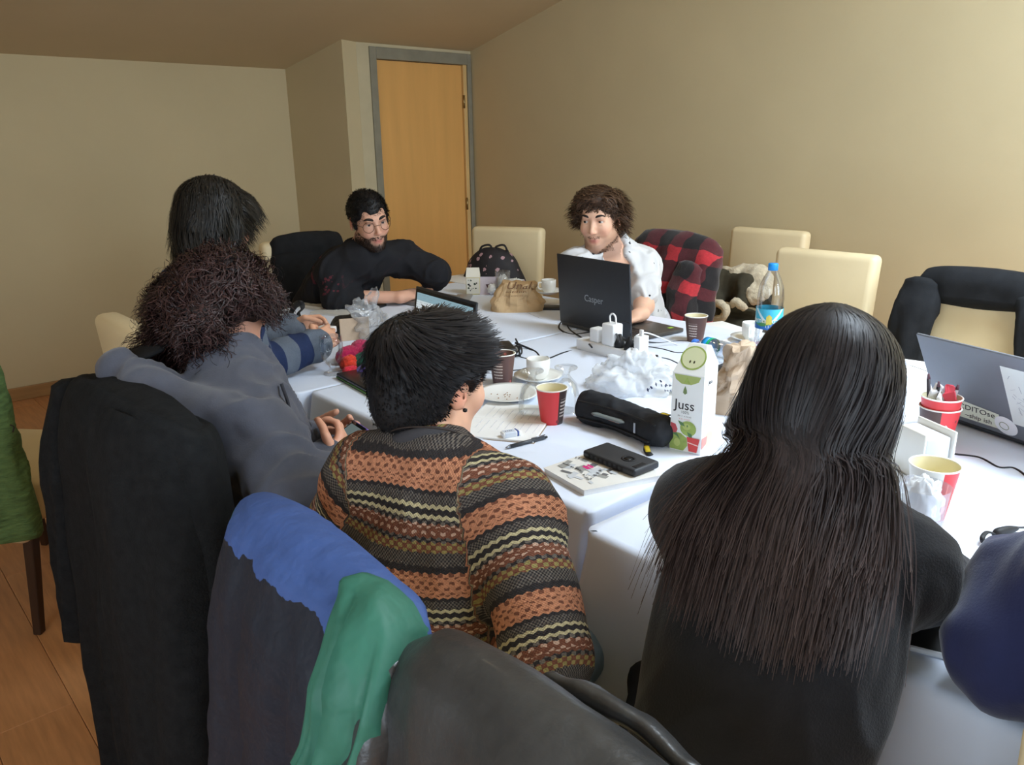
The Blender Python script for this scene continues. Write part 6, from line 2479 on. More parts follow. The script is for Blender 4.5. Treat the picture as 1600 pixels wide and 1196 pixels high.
m_lap_dark = mat('laptop_charcoal', (44, 47, 52), .42, .45, vary=(40, .05))
m_lap_base = mat('laptop_base_grey', (84, 80, 76), .4, .45, metal=.3)
m_neon = mat('green_trim', (96, 150, 70), .4)
t, place, u, nrm = laptop((2.168, 1.949, .75), -6, .40, .27, .272, 94, m_lap_base, m_lap_dark, 'open black laptop seen from its lid, in front of the man in white')
R_l = np.stack([V(0, -1, 0), u, -nrm], 1)
text('Casper', .036, mat('logo_silver', (150, 156, 160), .3, metal=.5), t, R_l, place(V([[.118, -.005, -.0042]]))[0], extrude=.0003)
patch('sticker', [(-.012, -.009), (.012, -.009), (.012, .009), (-.012, .009)], mat('sticker_green', (150, 190, 60)), t, UP, (.235, -.165, .0184))
laptop((1.392, 1.905, .75), 173, .365, .258, .245, 99, mat('laptop_black', (30, 31, 33), .35), m_lap_dark, 'open laptop with a lit screen and a green trim, hidden behind the black-haired head', screen_mat(), m_neon)
t, place, u, nrm = laptop((2.02, .50, .75), -18.4, .385, .26, .255, 119, m_lap_dark, mat('laptop_grey_lid', (120, 124, 132), .45, .4, metal=.2), 'grey laptop lid covered with stickers at the right edge of the photo')
R_l = np.stack([V(0, -1, 0), u, -nrm], 1)


def on_lid(y, x):
    return place(V([[x, y, -.0042]]))[0]


m_stk = mat('sticker_white', (222, 226, 222), .5)
patch('sticker', [(-.05, -.085), (.105, -.085), (.105, .085), (-.05, .085)], m_stk, t, R_l, on_lid(-.065, .135))
r = np.random.default_rng(3)
for i in range(70):
    c = (r.uniform(-.035, .085), r.uniform(-.07, .06))
    L, a = r.uniform(.003, .012), r.uniform(.2, 2.9)
    dx, dy = math.cos(a) * L, math.sin(a) * L
    patch('ink_line', [(c[0] - dx - .0006, c[1] - dy), (c[0] - dx + .0006, c[1] - dy), (c[0] + dx + .0008, c[1] + dy), (c[0] + dx - .0008, c[1] + dy)], mat('pencil_ink', (158, 162, 166)), t, R_l, on_lid(-.065, .135), lift=.0008)
patch('sticker', [(-.070, -.028), (.060, -.028), (.068, .020), (-.062, .034)], mat('sticker_cream', (222, 226, 206), .5), t, R_l, on_lid(.085, .045))
text('#', .036, mat('sticker_leaf', (110, 150, 90)), t, R_l, on_lid(.138, .058), shear=.2, extrude=.0008)
text('CDITOse', .024, m_ink, t, R_l, on_lid(.078, .055), shear=.25, extrude=.0008)
text('~ship ish', .020, m_ink, t, R_l, on_lid(.078, .030), shear=.25, extrude=.0008)
patch('sticker', ring2(.028), mat('sticker_round', (236, 238, 240)), t, R_l, on_lid(.005, .035), lift=.0009)
v, f = tube([(.011 * math.cos(q), .011 * math.sin(q), .0012) for q in np.linspace(0, 2 * PI, 25)], .0007, 6)
obj('sticker_ring', v @ R_l.T + on_lid(.010, .033), f, mat('ring_olive', (150, 156, 120)), t)


# ------------------------------------------------------------------ juice carton
def juice():
    t = thing('juice_carton', (1.462, 1.005, 0.750), 'tall white juice carton with pear and apple print in the middle of the table', 'carton', None, 190)
    w, d, h, s = .039, .035, .205, .245
    m_c = mat('carton_board', (240, 242, 240), .35, .45)
    v = V((-d, -w, 0), (d, -w, 0), (d, w, 0), (-d, w, 0), (-d, -w, h), (d, -w, h - .018), (d, w, h - .018), (-d, w, h), (-d * .9, -w * .55, s), (-d * .2, -w * .55, s + .004), (-d * .2, w * .55, s + .004), (-d * .9, w * .55, s))
    obj('carton_body', v, [[3, 2, 1, 0], [0, 1, 5, 4], [1, 2, 6, 5], [2, 3, 7, 6], [3, 0, 4, 7], [4, 5, 9, 8], [5, 6, 10, 9], [6, 7, 11, 10], [7, 4, 8, 11], [8, 9, 10, 11]], m_c, t, smooth=False)
    F = face_R(0)
    P0 = (d + .0002, 0, 0)
    gp, gd = mat('pear_green', (156, 176, 92), vary=(60, .18)), mat('leaf_green', (92, 128, 84))
    m_pale = mat('pear_flesh', (214, 218, 176))
    m_red = mat('juice_red', (214, 74, 72))
    m_apr = mat('apple_red', (196, 84, 92))
    pr = lambda nm, pts, m, l=.0004: patch(nm, pts, m, t, F, P0, lift=l)
    pr('pear_print', [(-.0385, .002), (-.004, .002), (.006, .016), (.004, .034), (-.012, .044), (-.028, .044), (-.0385, .038)], gp)
    pr('pear_print', ring2(.019, 26, 1.05, .95, (.006, .058)), gp, .0007)
    pr('pear_print', ring2(.010, 20, 1, .8, (.002, .062)), mat('pear_light', (184, 196, 116)), .0009)
    pr('pip_print', ring2(.002, 8, .8, 1.5, (.004, .064)), gd, .0012)
    pr('pear_print', ring2(.009, 18, .9, 1.1, (-.020, .020)), mat('pear_light', (184, 196, 116)), .0009)
    pr('apple_print', [(-.038, .045), (-.024, .040), (-.020, .052), (-.026, .064), (-.038, .066)], m_apr, .0005)
    pr('leaf_print', [(-.036, .040), (-.022, .036), (-.012, .028), (-.022, .044)], gd, .001)
    pr('leaf_print', [(.004, .050), (.016, .046), (.018, .028), (.010, .034)], gd, .001)
    pr('leaf_print', [(-.020, .074), (-.006, .070), (-.002, .062), (-.014, .064)], gd, .001)
    pr('glass_print', [(.010, .004), (.030, .004), (.036, .038), (.004, .038)], m_red, .0012)
    pr('glass_print', [(.0055, .024), (.0335, .020), (.034, .0225), (.0055, .0265)], mat('glass_line', (240, 200, 190)), .0014)
    text('Juss', .033, m_ink, t, F, (d + .0003, -.006, .112), extrude=.0004)
    text('100%', .0095, m_greyprint, t, F, (d + .0003, -.004, .095), extrude=.0004)
    scrawl(t, F, (d + .0003, -.004, .079), .026, .0035, mat('pale_red', (232, 150, 140)), 6)
    scrawl(t, F, (d + .0003, -.004, .086), .034, .0042, m_greyprint, 5)
    pr('drop_print', [(-.011, .142), (-.006, .138), (-.001, .142), (-.002, .149), (-.006, .159), (-.010, .149)], mat('drop_green', (120, 140, 90)))
    # cut pear on the shoulder
    sl = unit(V(s + .004 - (h - .018), 0, d * 1.2))
    R2 = np.stack([V(0, 1, 0), np.cross(sl, V(0, 1, 0)), sl], 1)
    mid = V(d * .42, 0, (h - .018) + (s - h + .022) * .48)
    patch('pear_print', ring2(.031, 28, 1, .95, (0, .004)), gp, t, R2, mid, lift=.0006)
    patch('pear_print', ring2(.027, 28, 1, .95, (0, .004)), m_pale, t, R2, mid, lift=.0010)
    for x in (-.005, .005):
        patch('pip_print', ring2(.0026, 10, .8, 1.4, (x, -.006)), mat('pip_dark', (70, 64, 40)), t, R2, mid, lift=.0014)
    pr('pear_print', [(-.034, .184), (.031, .184), (.026, .172), (.008, .163), (-.016, .163), (-.030, .172)], mat('pear_skin', (170, 184, 110)), .0006)
    pr('pear_core_print', [(-.010, .166), (.006, .166), (-.002, .180)], gp, .0009)
    # side with the small print
    F2 = face_R(90)
    Q = (0, w + .0002, 0)
    text('Juss', .013, m_ink, t, F2, (0.002, w + .0003, .168), extrude=.0003)
    for i in range(13):
        patch('small_print', [(-.026, .062 + i * .0072), (.024 - .012 * (i % 3 == 1), .062 + i * .0072), (.024 - .012 * (i % 3 == 1), .064 + i * .0072), (-.026, .064 + i * .0072)], mat('pale_grey_ink', (196, 200, 204)), t, F2, Q)
    patch('apple_print', ring2(.020, 22, 1, 1, (.006, .028)), m_pale, t, F2, Q)
    patch('glass_print', [(-.033, .012), (-.008, .020), (-.004, .038), (-.033, .040)], mat('pale_red', (232, 150, 140)), t, F2, Q, lift=.0008)


juice()


# ------------------------------------------------------------------ water bottles
def big_bottle():
    t = thing('water_bottle', (2.354, 1.339, 0.750), 'large clear water bottle with a blue cap and blue label', 'bottle')
    out = [(0, .006), (.03, 0), (.042, .003), (.044, .02), (.0435, .07), (.042, .08), (.0435, .09), (.0435, .165), (.042, .175), (.0435, .19), (.040, .225), (.030, .255), (.018, .278), (.0145, .285), (.0145, .300)]
    inn = [(max(0, r - .0008), z + (.0008 if i < 3 else 0)) for i, (r, z) in enumerate(out)][::-1]
    v, f = lathe(out + inn, 40)
    obj('bottle_body', v, f, m_clearpl, t)
    v, f = lathe([(.0160, .284), (.0160, .303), (.0150, .306), (0, .306)], 30)
    obj('cap', v, f, mat('cap_blue', (24, 140, 220), .4), t)
    N = NT('bottle_label')
    sp = N.n('ShaderNodeSeparateXYZ')
    N.l(N.coord(), sp.inputs[0])
    ang = N.math('ARCTAN2', sp.outputs[1], sp.outputs[0])
    hill = N.math('ADD', .118, N.math('MULTIPLY', N.math('SINE', N.math('MULTIPLY', ang, 4.0)), .008))
    hill2 = N.math('ADD', .108, N.math('MULTIPLY', N.math('SINE', N.math('ADD', N.math('MULTIPLY', ang, 3.0), 1.6)), .006))
    c = N.mix(N.math('LESS_THAN', sp.outputs[2], hill), S((60, 176, 206)), S((70, 140, 80)))
    c = N.mix(N.math('LESS_THAN', sp.outputs[2], hill2), c, S((30, 108, 190)))
    beam = N.math('LESS_THAN', N.math('ABSOLUTE', N.math('SUBTRACT', N.math('SUBTRACT', sp.outputs[2], .135), N.math('MULTIPLY', N.math('SUBTRACT', N.math('ABSOLUTE', N.math('WRAP', N.math('ADD', ang, 2.62), PI, -PI)), .6), .05))), .006)
    c = N.mix(N.math('MULTIPLY', beam, N.math('GREATER_THAN', sp.outputs[2], .122)), c, S((206, 232, 240)))
    N.l(c, N.b.inputs['Base Color'])
    N.b.inputs['Roughness'].default_value = .35
    v, f = lathe([(.0441, .092), (.0441, .160)], 48)
    lb = obj('label', v, [q for q in f if len(q) == 4], N.m, t)
    for deg in (-150 - 48, -150 + 50):
        a = math.radians(deg)
        text('damla', .026, m_inkw, t, face_R(deg), (math.cos(a) * .0443, math.sin(a) * .0443, .122), bend=.0443)
    a = math.radians(-150)
    text('1,5 L', .012, m_inkw, t, face_R(-150), (math.cos(a) * .0443, math.sin(a) * .0443, .102), bend=.0443)
    patch('emblem', [(-.009, -.016), (.009, -.016), (.009, .010), (0, .018), (-.009, .010)], mat('label_yellow', (206, 190, 80)), t, face_R(-150), (math.cos(a) * .0443, math.sin(a) * .0443, .125), bend=.0443, lift=.0006)


big_bottle()


def small_bottle():
    a = V((2.203, 1.527, 0.782))
    b = V((2.170, 1.317, 0.782))
    t = thing('water_bottle', (a[0], a[1], .75), 'small clear water bottle lying on its side with a blue cap', 'bottle')
    d = unit(b - a)
    e1 = unit(np.cross(d, V(0, 0, 1)))
    e2 = np.cross(e1, d)
    R = np.stack([e1, e2, d], 1)
    out = [(.012, .012), (.012, .026), (.020, .042), (.030, .062), (.0315, .075), (.031, .10), (.0300, .11), (.0315, .12), (.031, .165), (.028, .182), (0, .178)]
    inn = [(max(0, r - .0008), z) for r, z in out][::-1]
    v, f = lathe(out + inn, 32)
    obj('bottle_body', v @ R.T + a, f, m_clearpl, t, world=True)
    v, f = lathe([(0, 0), (.0145, 0), (.015, .002), (.015, .014), (.0135, .016), (0, .016)], 26)
    obj('cap', v @ R.T + a, f, mat('cap_blue_pale', (70, 130, 226), .35), t, world=True)
    v, f = lathe([(.0325, .058), (.0328, .078)], 32)
    obj('label', v @ R.T + a, f, mat('label_blue', (20, 140, 206), .35), t, world=True)
    v, f = lathe([(.0324, .079), (.0328, .081), (.0328, .088), (.0324, .09)], 32)
    obj('label_band', v @ R.T + a, [q for q in f if len(q) == 4], mat('label_green', (30, 176, 110), .35), t, world=True)


small_bottle()
for i, (px, lab, r, h) in enumerate((((2.243, 1.299, 0.750), 'clear plastic cup with red stripes behind the woman\'s head', .036, .075), ((2.169, 1.223, 0.750), 'second clear plastic cup nearer the woman\'s head', .036, .07))):
    t = tumbler(px, lab, r, h, .010, None, m_clearpl, 'plastic_cup')
    for z in (.022, .040, .056):
        rr = r - .010 + .010 * z / h + .0006
        v, f = lathe([(rr, z - .004), (rr + .0008, z + .004)], 32)
        obj('stripe', v, [q for q in f if len(q) == 4], mat('stripe_red', (206, 110, 120), .4), t)
slab_thing('phone', (2.078, 1.314, 0.750), 25, .075, .15, .009, m_black, 'black phone lying behind the juice carton', 'phone', bev=.003)
for i, (px, rz_, lab) in enumerate((((2.539, 1.630, 0.750), -20, 'white paper sheet near the right edge behind the brown cup'), ((2.516, 0.875, 0.750), 10, 'white paper sheet behind the sticker laptop, near the black jacket'), ((1.873, 1.233, 0.750), 30, 'white printed sheet under the plain brown paper bag'))):
    slab_thing('paper_sheet', px, rz_, .21, .297, .0012, m_paper, lab, 'paper', bev=.0002)

# ------------------------------------------------------------------ notebook, eraser, pencil, magazine, phone, pencil case
nb = thing('notebook', (1.272, 1.437, 0.750), 'open notebook with handwriting beside the red cup', 'notebook', None, -58)
for s in (-1, 1):
    obj('page_block', *box(-.10, .10, min(0, s * .135), max(0, s * .135), 0, .006, .0008, 1), m_paper, nb, smooth=False)
obj('cover', *box(-.103, .103, -.138, .138, -.0004, .0012, .0004, 1), mat('notebook_cover', (150, 132, 106)), nb, smooth=False)
r = np.random.default_rng(8)
for i in range(9):
    for s in (-1, 1):
        L = r.uniform(.05, .11)
        y0 = s * .012
        x = .085 - i * .019
        pts = [(x + .0009 * math.sin(q * 9), y0 + s * q * L / 14) for q in range(15)]
        v, f = tube([(p[0], p[1], .0063) for p in pts], .0005, 4)
        obj('handwriting', v, f, mat('pencil_grey', (186, 188, 196)), nb, smooth=False)
t = thing('eraser', (1.197, 1.347, 0.750), 'white eraser in a blue sleeve on the notebook', 'eraser', None, -18)
t.location.z += .0062
obj('rubber', *box(-.024, .026, -.011, .011, 0, .013, .003, 2), m_whitepl, t)
obj('sleeve', *box(-.020, .012, -.0114, .0114, -.0003, .0134, .002, 1), mat('sleeve_pale', (206, 214, 226)), t, smooth=False)
obj('sleeve_end', *box(.012, .020, -.0115, .0115, -.0003, .0135, .002, 1), mat('sleeve_blue', (66, 88, 150)), t, smooth=False)
scrawl(t, UP, (-.004, 0, .0137), .022, .006, mat('navy_print', (60, 66, 96)), 7)
a, b = V((1.136, 1.297, 0.756)), V((1.256, 1.280, 0.756))
t = thing('mechanical_pencil', a, 'dark mechanical pencil lying in front of the notebook', 'pencil')
d = b - a
obj('barrel', *tube([a + d * .10, a + d * .5, a + d * .93], [.0048, .0050, .0046], 10), mat('pencil_charcoal', (60, 64, 70), .4), t, world=True)
obj('tip', *tube([a, a + d * .03, a + d * .10], [.0008, .0022, .0046], 10), mat('pencil_tip', (150, 154, 160), .3, metal=.7), t, world=True)
obj('clip', *tube([a + d * .62 + V(0, 0, .0062), a + d * .95 + V(0, 0, .0068)], .0014, 6), mat('pencil_tip', (150, 154, 160)), t, world=True)
obj('eraser_cap', *tube([a + d * .93, a + d], [.0036, .0030], 8), m_black, t, world=True)

mg = thing('magazine', (1.171, 1.034, 0.750), 'white magazine with grey type and a pink corner, under the black phone', 'magazine', None, 0)
pA, pB, pC, pD = V((1.102, 1.134, 0.750)), V((1.079, 0.993, 0.750)), V((1.259, 0.930, 0.750)), V((1.301, 1.123, 0.750))
c0 = V(*mg.location)
base_ = V([pA, pB, pC, pD])
base_[:, 2] = .75
v = np.concatenate([base_ + V(0, 0, .001), base_ + V(0, 0, .013)])
obj('pages', (v - v.mean(0)) * V(.985, .985, 1) + v.mean(0), [[3, 2, 1, 0], [0, 1, 5, 4], [1, 2, 6, 5], [2, 3, 7, 6], [3, 0, 4, 7], [4, 5, 6, 7]], m_paper, mg, smooth=False, world=True)
v = np.concatenate([base_ + V(0, 0, .013), base_ + V(0, 0, .0145)])
obj('cover', v, [[3, 2, 1, 0], [0, 1, 5, 4], [1, 2, 6, 5], [2, 3, 7, 6], [3, 0, 4, 7], [4, 5, 6, 7]], m_mag, mg, smooth=False, world=True)
ex, ey = pB - pA, pD - pA
r = np.random.default_rng(14)


def on_mag(s_, q):
    return pA + ex * s_ + ey * q + V(0, 0, .0146)


for i in range(34):
    s_, q = r.uniform(.04, .9), r.uniform(.03, .86)
    L, h2 = r.uniform(.10, .24), r.choice([.03, .05, .09])
    if s_ + L > .98:
        continue
    k = r.uniform(-.3, .9)
    pts = V([on_mag(s_, q), on_mag(s_ + L * .8, q + L * .4 * k), on_mag(s_ + L * .8 - h2 * k, min(.98, q + L * .4 * k + h2 * 1.4)), on_mag(s_ - h2 * k, q + h2 * 1.4)])
    v = np.concatenate([pts, [pts.mean(0)]])
    v[:, 2] = .75 + .0148 + i * .00002
    obj('print_block', v, [[0, 1, 4], [1, 2, 4], [2, 3, 4], [3, 0, 4]], [m_greyprint, mat('pale_grey_ink', (196, 200, 204)), mat('pale_grey_ink', (196, 200, 204)), mat('dark_grey_print', (104, 104, 106))][i % 4], mg, smooth=False, world=True)
for (s_, q, s2, q2) in ((.36, .36, .50, .46), (.80, .82, .98, .99)):
    pts = V([on_mag(s_, q), on_mag(s2, q), on_mag(s2, q2), on_mag(s_, q2)])
    pts[:, 2] = .75 + .0155
    obj('print_block', pts, [[0, 1, 2, 3]], mat('pink_cover', (206, 40, 120)), mg, smooth=False, world=True)
xa = unit(ex * V(1, 1, 0))
ya = unit(np.cross(V(0, 0, 1), xa))
RM = np.stack([xa, ya, V(0, 0, 1)], 1)
for q_, (s_, q, w, h) in enumerate(((.20, .52, .05, .010), (.28, .26, .06, .007), (.55, .25, .07, .009), (.62, .62, .05, .007), (.72, .35, .06, .009), (.30, .78, .06, .008))):
    c_, s__ = math.cos(.5 - q_ * .4), math.sin(.5 - q_ * .4)
    R2 = np.stack([RM[:, 0] * c_ + RM[:, 1] * s__, -RM[:, 0] * s__ + RM[:, 1] * c_, RM[:, 2]], 1)
    scrawl(mg, R2, on_mag(s_, q) + V(0, 0, .0012), w, h, m_ink if q_ % 2 else mat('dark_grey_print', (104, 104, 106)), 30 + q_, world=True)
scrawl(mg, RM, on_mag(.43, .41) + V(0, 0, .0013), .03, .008, m_inkw, 40, world=True)

pt = thing('phone', V((1.243, 1.037, 0.750)) + V(0, 0, .0150), 'black phone in a ribbed protective case lying on the magazine', 'phone', None, 0)
pa, pb2 = V((1.203, 1.078, 0.775)), V((1.196, 0.930, 0.775))
ax = unit((pb2 - pa) * V(1, 1, 0))
pt.rotation_euler = (0, 0, math.atan2(ax[1], ax[0]))
obj('case_shell', *box(-.078, .078, -.040, .040, 0, .017, .0055, 3), mat('case_black', (46, 48, 52), .5, .4), pt)
v, f = lathe([(.010, .0), (.015, .0), (.015, .0012), (.010, .0012)], 28, True)
obj('ring_recess', v * V(1.15, 1, 1) + V(.026, -.002, .0168), f, m_blackmatte, pt)
v, f = lathe([(0, 0), (.0098, 0), (0, .0001)], 24)
obj('logo_window', v * V(1.15, 1, 1) + V(.026, -.002, .0172), f, m_black, pt)
obj('camera_window', *box(.058, .072, -.028, .004, .0165, .0176, .0012, 1), m_blackmatte, pt, smooth=False)
for s in (-1, 1):
    for i in range(8):
        obj('side_rib', *box(-.06 + i * .014, -.054 + i * .014, s * .040 - .0008, s * .040 + .0008, .004, .013, .0004, 1), m_blackmatte, pt, smooth=False)


def pencil_case():
    a, b = V((1.425, 1.294, 0.790)), V((1.417, 1.062, 0.790))
    t = thing('pencil_case', V((1.469, 1.216, 0.750)), 'black zipped pencil case with a pocket window and yellow pull tab', 'case')
    d = unit((b - a) * V(1, 1, 0))
    l = V(-d[1], d[0], 0)
    a[2] = b[2] = .75
    R = np.stack([d, l, V(0, 0, 1)], 1)
    S1 = Sdf(np.minimum(a, b) - .1, np.maximum(a, b) + .1, .0045)
    L = np.linalg.norm(b - a)
    for i, s in enumerate(np.linspace(.0, 1, 7)):
        p = a + d * L * s + l * .016 * math.sin(s * PI) * 1.2
        S1.ell(p + V(0, 0, .034), (.034, .046 - .004 * abs(s - .5), .036 + .006 * (s < .3)), R, .03)
    S1.ell(a + d * .02 + l * .008 + V(0, 0, .066), (.055, .020, .014), R, .02)
    S1.half((0, 0, .7515), (0, 0, -1))
    v, f = S1.mesh(2)
    n = vnormals(v, f)
    obj('case_body', v + n * (fnoise(v, 38, 4) * .0035)[:, None], f, mat('black_canvas', (38, 40, 44), .8, .25, vary=(60, .15), bump=(500, .3, .001)), t, world=True)
    m_zip = mat('zip_tape', (24, 25, 28), .6)
    z = [a + d * L * s - l * (.030 - .012 * math.sin(s * PI)) + V(0, 0, .060) for s in np.linspace(-.05, 1.04, 12)]
    obj('zip', *tube(z, .0035, 8, 40), m_zip, t, world=True)
    z2 = [a + d * L * s - l * (.047 - .016 * math.sin(s * PI)) + V(0, 0, .022) for s in np.linspace(.0, 1.02, 12)]
    obj('piping', *tube(z2, .0025, 8, 40), m_zip, t, world=True)
    q = [a + d * L * s - l * (.043 - .014 * math.sin(s * PI)) + V(0, 0, .042) for s in np.linspace(.18, .62, 10)]
    obj('pocket_window', *tube(q, [.004] + [.0105] * 8 + [.004], 10, 30, flat=.45), mat('window_grey', (120, 128, 128), .3), t, world=True)
    q = [a + d * L * s - l * (.046 - .014 * math.sin(s * PI)) + V(0, 0, .040) for s in np.linspace(.42, .56, 6)]
    obj('pen_inside', *tube(q, .004, 8, 12), mat('orange_pen', (190, 110, 80), .4), t, world=True)
    e = b - l * .046 + d * .0
    yl = mat('yellow_tag', (206, 180, 40), .5)
    obj('pull_tab', *tube([e + V(0, 0, .016), e + d * .010 - l * .014 + V(0, 0, .007), e + d * .030 - l * .024 + V(0, 0, .004)], .0075, 8, 14, flat=.35), m_zip, t, world=True)
    obj('pull_label', *tube([e + d * .004 - l * .008 + V(0, 0, .0145), e + d * .020 - l * .020 + V(0, 0, .0085)], .0062, 8, 6, flat=.3), yl, t, world=True)
    g = a + d * L * .93 + l * .035 + V(0, 0, .066)
    v, f = box(-.013, .013, -.008, .008, -.001, .001, .0005, 1)
    obj('brand_tag', v @ R.T + g, f, mat('tag_black', (30, 30, 30)), t, smooth=False, world=True)
    v, f = box(-.010, .010, -.005, .005, .0006, .0014, .0003, 1)
    obj('brand_tag', v @ R.T + g, f, yl, t, smooth=False, world=True)
    v, f = box(-.003, .003, -.001, .001, -.016, .010, .0008, 1)
    obj('zip_slider', v @ R.T + (a + d * L * .80 - l * .040 + V(0, 0, .045)), f, mat('silver_metal', (150, 152, 156), .3, metal=.8), t, smooth=False, world=True)


pencil_case()


# ------------------------------------------------------------------ power strip, plugs, adapters, cables
def strip():
    a, b = V((1.978, 1.821, 0.750)), V((1.959, 1.541, 0.750))
    d = unit(b - a)
    L = np.linalg.norm(b - a)
    l = V(-d[1], d[0], 0)
    R = np.stack([d, l, V(0, 0, 1)], 1)
    t = thing('power_strip', a, 'white multi-socket power strip in the middle of the table', 'power strip')
    v, f = box(-.02, L + .02, -.028, .028, 0, .038, .005, 3)
    obj('strip_body', v @ R.T + a, f, m_whitepl, t, world=True)
    for i in range(5):
        v, f = lathe([(.0, .0), (.017, .0), (.019, .0015), (.0195, 0)], 24)
        obj('socket', v @ R.T + a + d * (L * (.06 + .21 * i)) + V(0, 0, .0365), f, mat('socket_grey', (206, 208, 210), .5), t, world=True)
    p = lambda s: a + d * L * s + V(0, 0, .038)
    c = thing('charger', p(.46), 'white square phone charger plugged into the power strip', 'charger')
    v, f = box(-.028, .028, -.024, .024, .0, .075, .006, 3)
    obj('charger_body', v @ R.T + p(.46), f, m_whitepl, c, world=True)
    q = p(.46) + V(0, 0, .075)
    obj('cable_loop', *tube([q + d * -.010, q + d * -.012 + V(0, 0, .022), q + V(0, 0, .032), q + d * .014 + V(0, 0, .022), q + d * .016 - V(0, 0, .004)], .003, 8, 24), m_whitepl, c, world=True)
    c = thing('charger', p(.20), 'second white charger on the power strip, behind the square one', 'charger')
    v, f = box(-.022, .022, -.022, .022, .0, .048, .006, 3)
    obj('charger_body', v @ R.T + p(.22), f, m_whitepl, c, world=True)
    c = thing('charger', p(.93), 'slim white USB charger at the right end of the power strip', 'charger')
    v, f = box(-.013, .013, -.022, .022, .0, .055, .003, 2)
    obj('charger_body', v @ R.T + p(.93), f, m_whitepl, c, world=True)
    v, f = box(-.007, .007, -.004, .004, .055, .075, .002, 2)
    obj('usb_plug', v @ R.T + p(.93), f, m_whitepl, c, world=True)
    for s_, lab in ((.60, 'left of the two black plugs in the power strip'), (.76, 'right of the two black plugs in the power strip')):
        c = thing('plug', p(s_), lab, 'plug')
        v, f = lathe([(0, 0), (.018, 0), (.018, .012), (.012, .026), (.006, .044), (0, .044)], 20)
        obj('plug_body', v + p(s_) - l * .004, f, m_blackmatte, c, world=True)


strip()
t = thing('power_adapter', (1.733, 1.969, 0.750), 'black laptop power brick beside the black-haired head', 'adapter', None, 60)
obj('brick', *box(-.062, .062, -.027, .027, 0, .032, .005, 2), m_black, t)
t = thing('plug_adapter', (2.020, 1.571, 0.750), 'small black connector lying right of the power strip', 'adapter', None, -60)
obj('connector', *box(-.028, .028, -.010, .010, 0, .016, .004, 2), m_blackmatte, t)
m_cable = mat('cable_black', (34, 36, 42), .5, .4)
m_cablew = mat('cable_white', (226, 228, 232), .5)


def cable(pts, label, m=None, r=.0032, group=None, steps=None):
    t = tag(obj('cable', *tube(pts, r, 8, steps or len(pts) * 9), m or m_cable, None), label, 'cable', group)
    return t


Zc = .7545
cable([(1.821, 2.016, 0.765), (1.827, 1.923, 0.750), (1.773, 1.820, 0.750), (1.878, 1.833, 0.750), (1.999, 1.840, 0.750), (2.035, 1.782, 0.800), (1.964, 1.672, 0.830), (1.883, 1.589, 0.830)], 'black mains cable running from the power brick over to the power strip', r=.0038)
cable([(1.847, 2.042, 0.770), (1.797, 1.966, 0.757), (1.746, 1.931, 0.750), (1.742, 1.850, 0.750), (1.803, 1.836, 0.750), (1.750, 1.796, 0.750), (1.647, 1.779, 0.750), (1.602, 1.791, 0.750)], 'black cable looping past the brown cup below the power brick', r=.0032)
cable([(1.796, 2.006, 0.750), (1.805, 1.976, 0.770), (1.751, 1.907, 0.760), (1.730, 1.923, 0.750), (1.734, 1.947, 0.765), (1.767, 1.947, 0.775), (1.725, 1.885, 0.760)], 'coiled black cable bundle beside the power brick', r=.0028)
cable([(2.363, 2.258, 0.750), (2.215, 2.177, 0.750), (2.131, 2.098, 0.750), (2.103, 2.002, 0.750), (2.201, 1.978, 0.750), (2.252, 1.973, 0.750)], 'black cable curving out from under the open black laptop', r=.0036)
cable([(2.390, 2.284, 0.770), (2.274, 2.202, 0.750), (2.157, 2.071, 0.750), (2.048, 1.896, 0.760), (1.890, 1.711, 0.790)], 'dark cable dropping from behind the open laptop to the power strip', r=.0030)
cable([(1.973, 1.593, 0.835), (2.046, 1.614, 0.830), (2.162, 1.643, 0.790), (2.242, 1.618, 0.750), (2.200, 1.507, 0.750), (2.148, 1.396, 0.750)], 'white charging cable arching from the slim charger across the table', m_cablew, .0026)
cable([(2.147, 1.703, 0.750), (2.159, 1.625, 0.750), (2.155, 1.554, 0.750), (2.222, 1.536, 0.750)], 'black cable running right from the power strip, uppermost of three', r=.0030)
cable([(2.056, 1.581, 0.750), (2.064, 1.526, 0.750), (2.036, 1.441, 0.750), (2.081, 1.375, 0.750), (2.156, 1.365, 0.750)], 'black cable of the small connector', r=.0030)
cable([(2.168, 1.732, 0.760), (2.225, 1.690, 0.750), (2.305, 1.650, 0.750), (2.321, 1.592, 0.750)], 'thin black cable behind the lying water bottle', r=.0024)
cable([(2.112, 1.731, 0.800), (2.035, 1.667, 0.850), (2.058, 1.716, 0.850), (2.099, 1.794, 0.820), (2.097, 1.837, 0.790)], 'thin black cable rising behind the square charger', r=.0022)
cable([(2.349, 2.619, 0.750), (2.272, 2.450, 0.750), (2.211, 2.269, 0.750), (2.197, 2.110, 0.750)], 'thin grey string crossing the far table', mat('string_grey', (150, 150, 152)), .0014)
cable([(2.157, 1.503, 0.750), (2.065, 1.376, 0.757), (2.034, 1.307, 0.750), (2.052, 1.240, 0.750)], 'white cable beside the juice carton', m_cablew, .0024)
cable([(1.858, 0.603, 0.750), (1.850, 0.567, 0.750), (1.867, 0.519, 0.750), (1.837, 0.471, 0.750), (1.854, 0.445, 0.750), (1.806, 0.401, 0.750), (1.703, 0.340, 0.750), (1.581, 0.338, 0.750), (1.548, 0.355, 0.750)], 'black power cable snaking across the near table to a barrel connector', r=.0034)
cable([(2.542, 0.955, 0.750), (2.515, 0.897, 0.750), (2.468, 0.823, 0.750), (2.399, 0.745, 0.750)], 'thin black cable behind the nested red cups', r=.0024)
t = thing('cable_connector', (1.511, 0.363, 0.750), 'black cable connector with a hook and loop tie near the navy sleeve', 'connector')
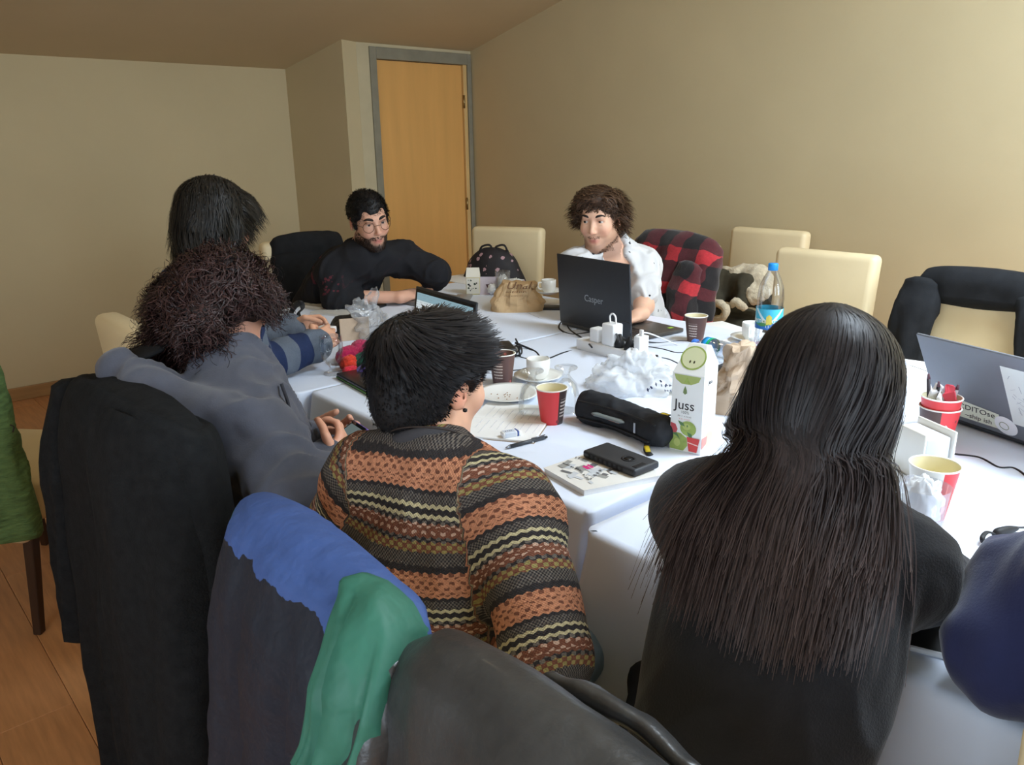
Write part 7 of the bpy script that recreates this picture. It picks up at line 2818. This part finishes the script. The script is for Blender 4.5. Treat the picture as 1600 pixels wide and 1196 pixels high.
obj('barrel', *tube([(1.536, 0.348, 0.757), (1.512, 0.356, 0.759), (1.489, 0.364, 0.759), (1.479, 0.369, 0.757)], [.004, .008, .009, .004], 10, 16), m_blackmatte, t, world=True)
obj('tie', *tube([(1.482, 0.367, 0.758), (1.464, 0.375, 0.765), (1.437, 0.374, 0.765), (1.437, 0.370, 0.757), (1.461, 0.365, 0.757)], .0042, 8, 22, flat=.5), m_blackmatte, t, world=True)

# ------------------------------------------------------------------ beside the woman: napkin holder, tumbler, phone
t = thing('napkin_holder', (1.693, 0.586, 0.750), 'white plastic napkin holder between the nested cups and the open cup', 'holder', None, 62)
v, f = box(-.055, .055, -.040, -.034, 0, .105, .003, 2)
obj('side_plate', v, f, mat('holder_white', (236, 234, 224), .35, .45), t)
v, f = box(-.055, .055, .034, .040, 0, .105, .003, 2)
obj('side_plate', v, f, mat('holder_white', (236, 234, 224), .35, .45), t)
obj('base_plate', *box(-.055, .055, -.040, .040, 0, .008, .003, 2), mat('holder_white', (236, 234, 224)), t)
obj('napkins', *box(-.050, .050, -.030, .030, .008, .092, .004, 2), mat('napkin_grey_side', (196, 198, 204), .9), t)
tb = V((1.390, 0.465, 0.750))
tumbler(tb, 'clear plastic tumbler full of crumpled film beside the open red-striped cup', .046, .10, .010, None, m_clearpl, 'plastic_tumbler')
tissue(tb + V(0, 0, .012), .032, 'crumpled clear film inside the plastic tumbler', 17, m_film_w, 'film_wrapper', 'wrapper', 1.4)
tissue(tb + V(-.03, .07, .0), .035, 'white crumpled napkin beside the plastic tumbler', 19, None, 'napkin', 'napkin', .9)
ph = slab_thing('phone', (1.075, 0.335, 0.750), 20, .075, .15, .009, m_whitepl, 'white phone lying at the near table edge beside the woman\'s elbow', 'phone', bev=.003)
obj('screen', *box(-.034, .034, -.066, .066, .0086, .0094, .0003, 1), m_black, ph, smooth=False)

# the phone the curly-haired person is looking at
hp = V(Cu.J['wrR']) * .45 + V(Cu.J['wrL']) * .55 + V(.10, -.03, .045)
t = thing('phone', (0.795, 1.472, 0.805), 'dark phone with a lit screen in a purple case held by the curly-haired person', 'phone')
fw_ = unit(V(.80, -.10, .42))
sd_ = unit(np.cross(V(0, 0, 1), fw_))
R = np.stack([fw_, sd_, np.cross(fw_, sd_)], 1)
pc = V((0.786, 1.467, 0.807))
v, f = box(-.075, .075, -.037, .037, -.005, .004, .003, 2)
obj('case_shell', v @ R.T + pc, f, mat('purple_case', (96, 74, 150), .4), t, world=True)
v, f = box(-.072, .072, -.034, .034, .004, .0048)
obj('glass_front', v @ R.T + pc, f, mat('phone_glass', (14, 16, 20), .12, .5), t, smooth=False, world=True)
v, f = box(-.02, .064, -.030, .030, .0048, .0052)
N = NT('phone_screen')
N.b.inputs['Base Color'].default_value = (.02, .02, .02, 1)
N.b.inputs['Emission Color'].default_value = S((120, 140, 140)) + (1,)
N.b.inputs['Emission Strength'].default_value = .5
obj('screen', v @ R.T + pc, f, N.m, t, smooth=False, world=True)
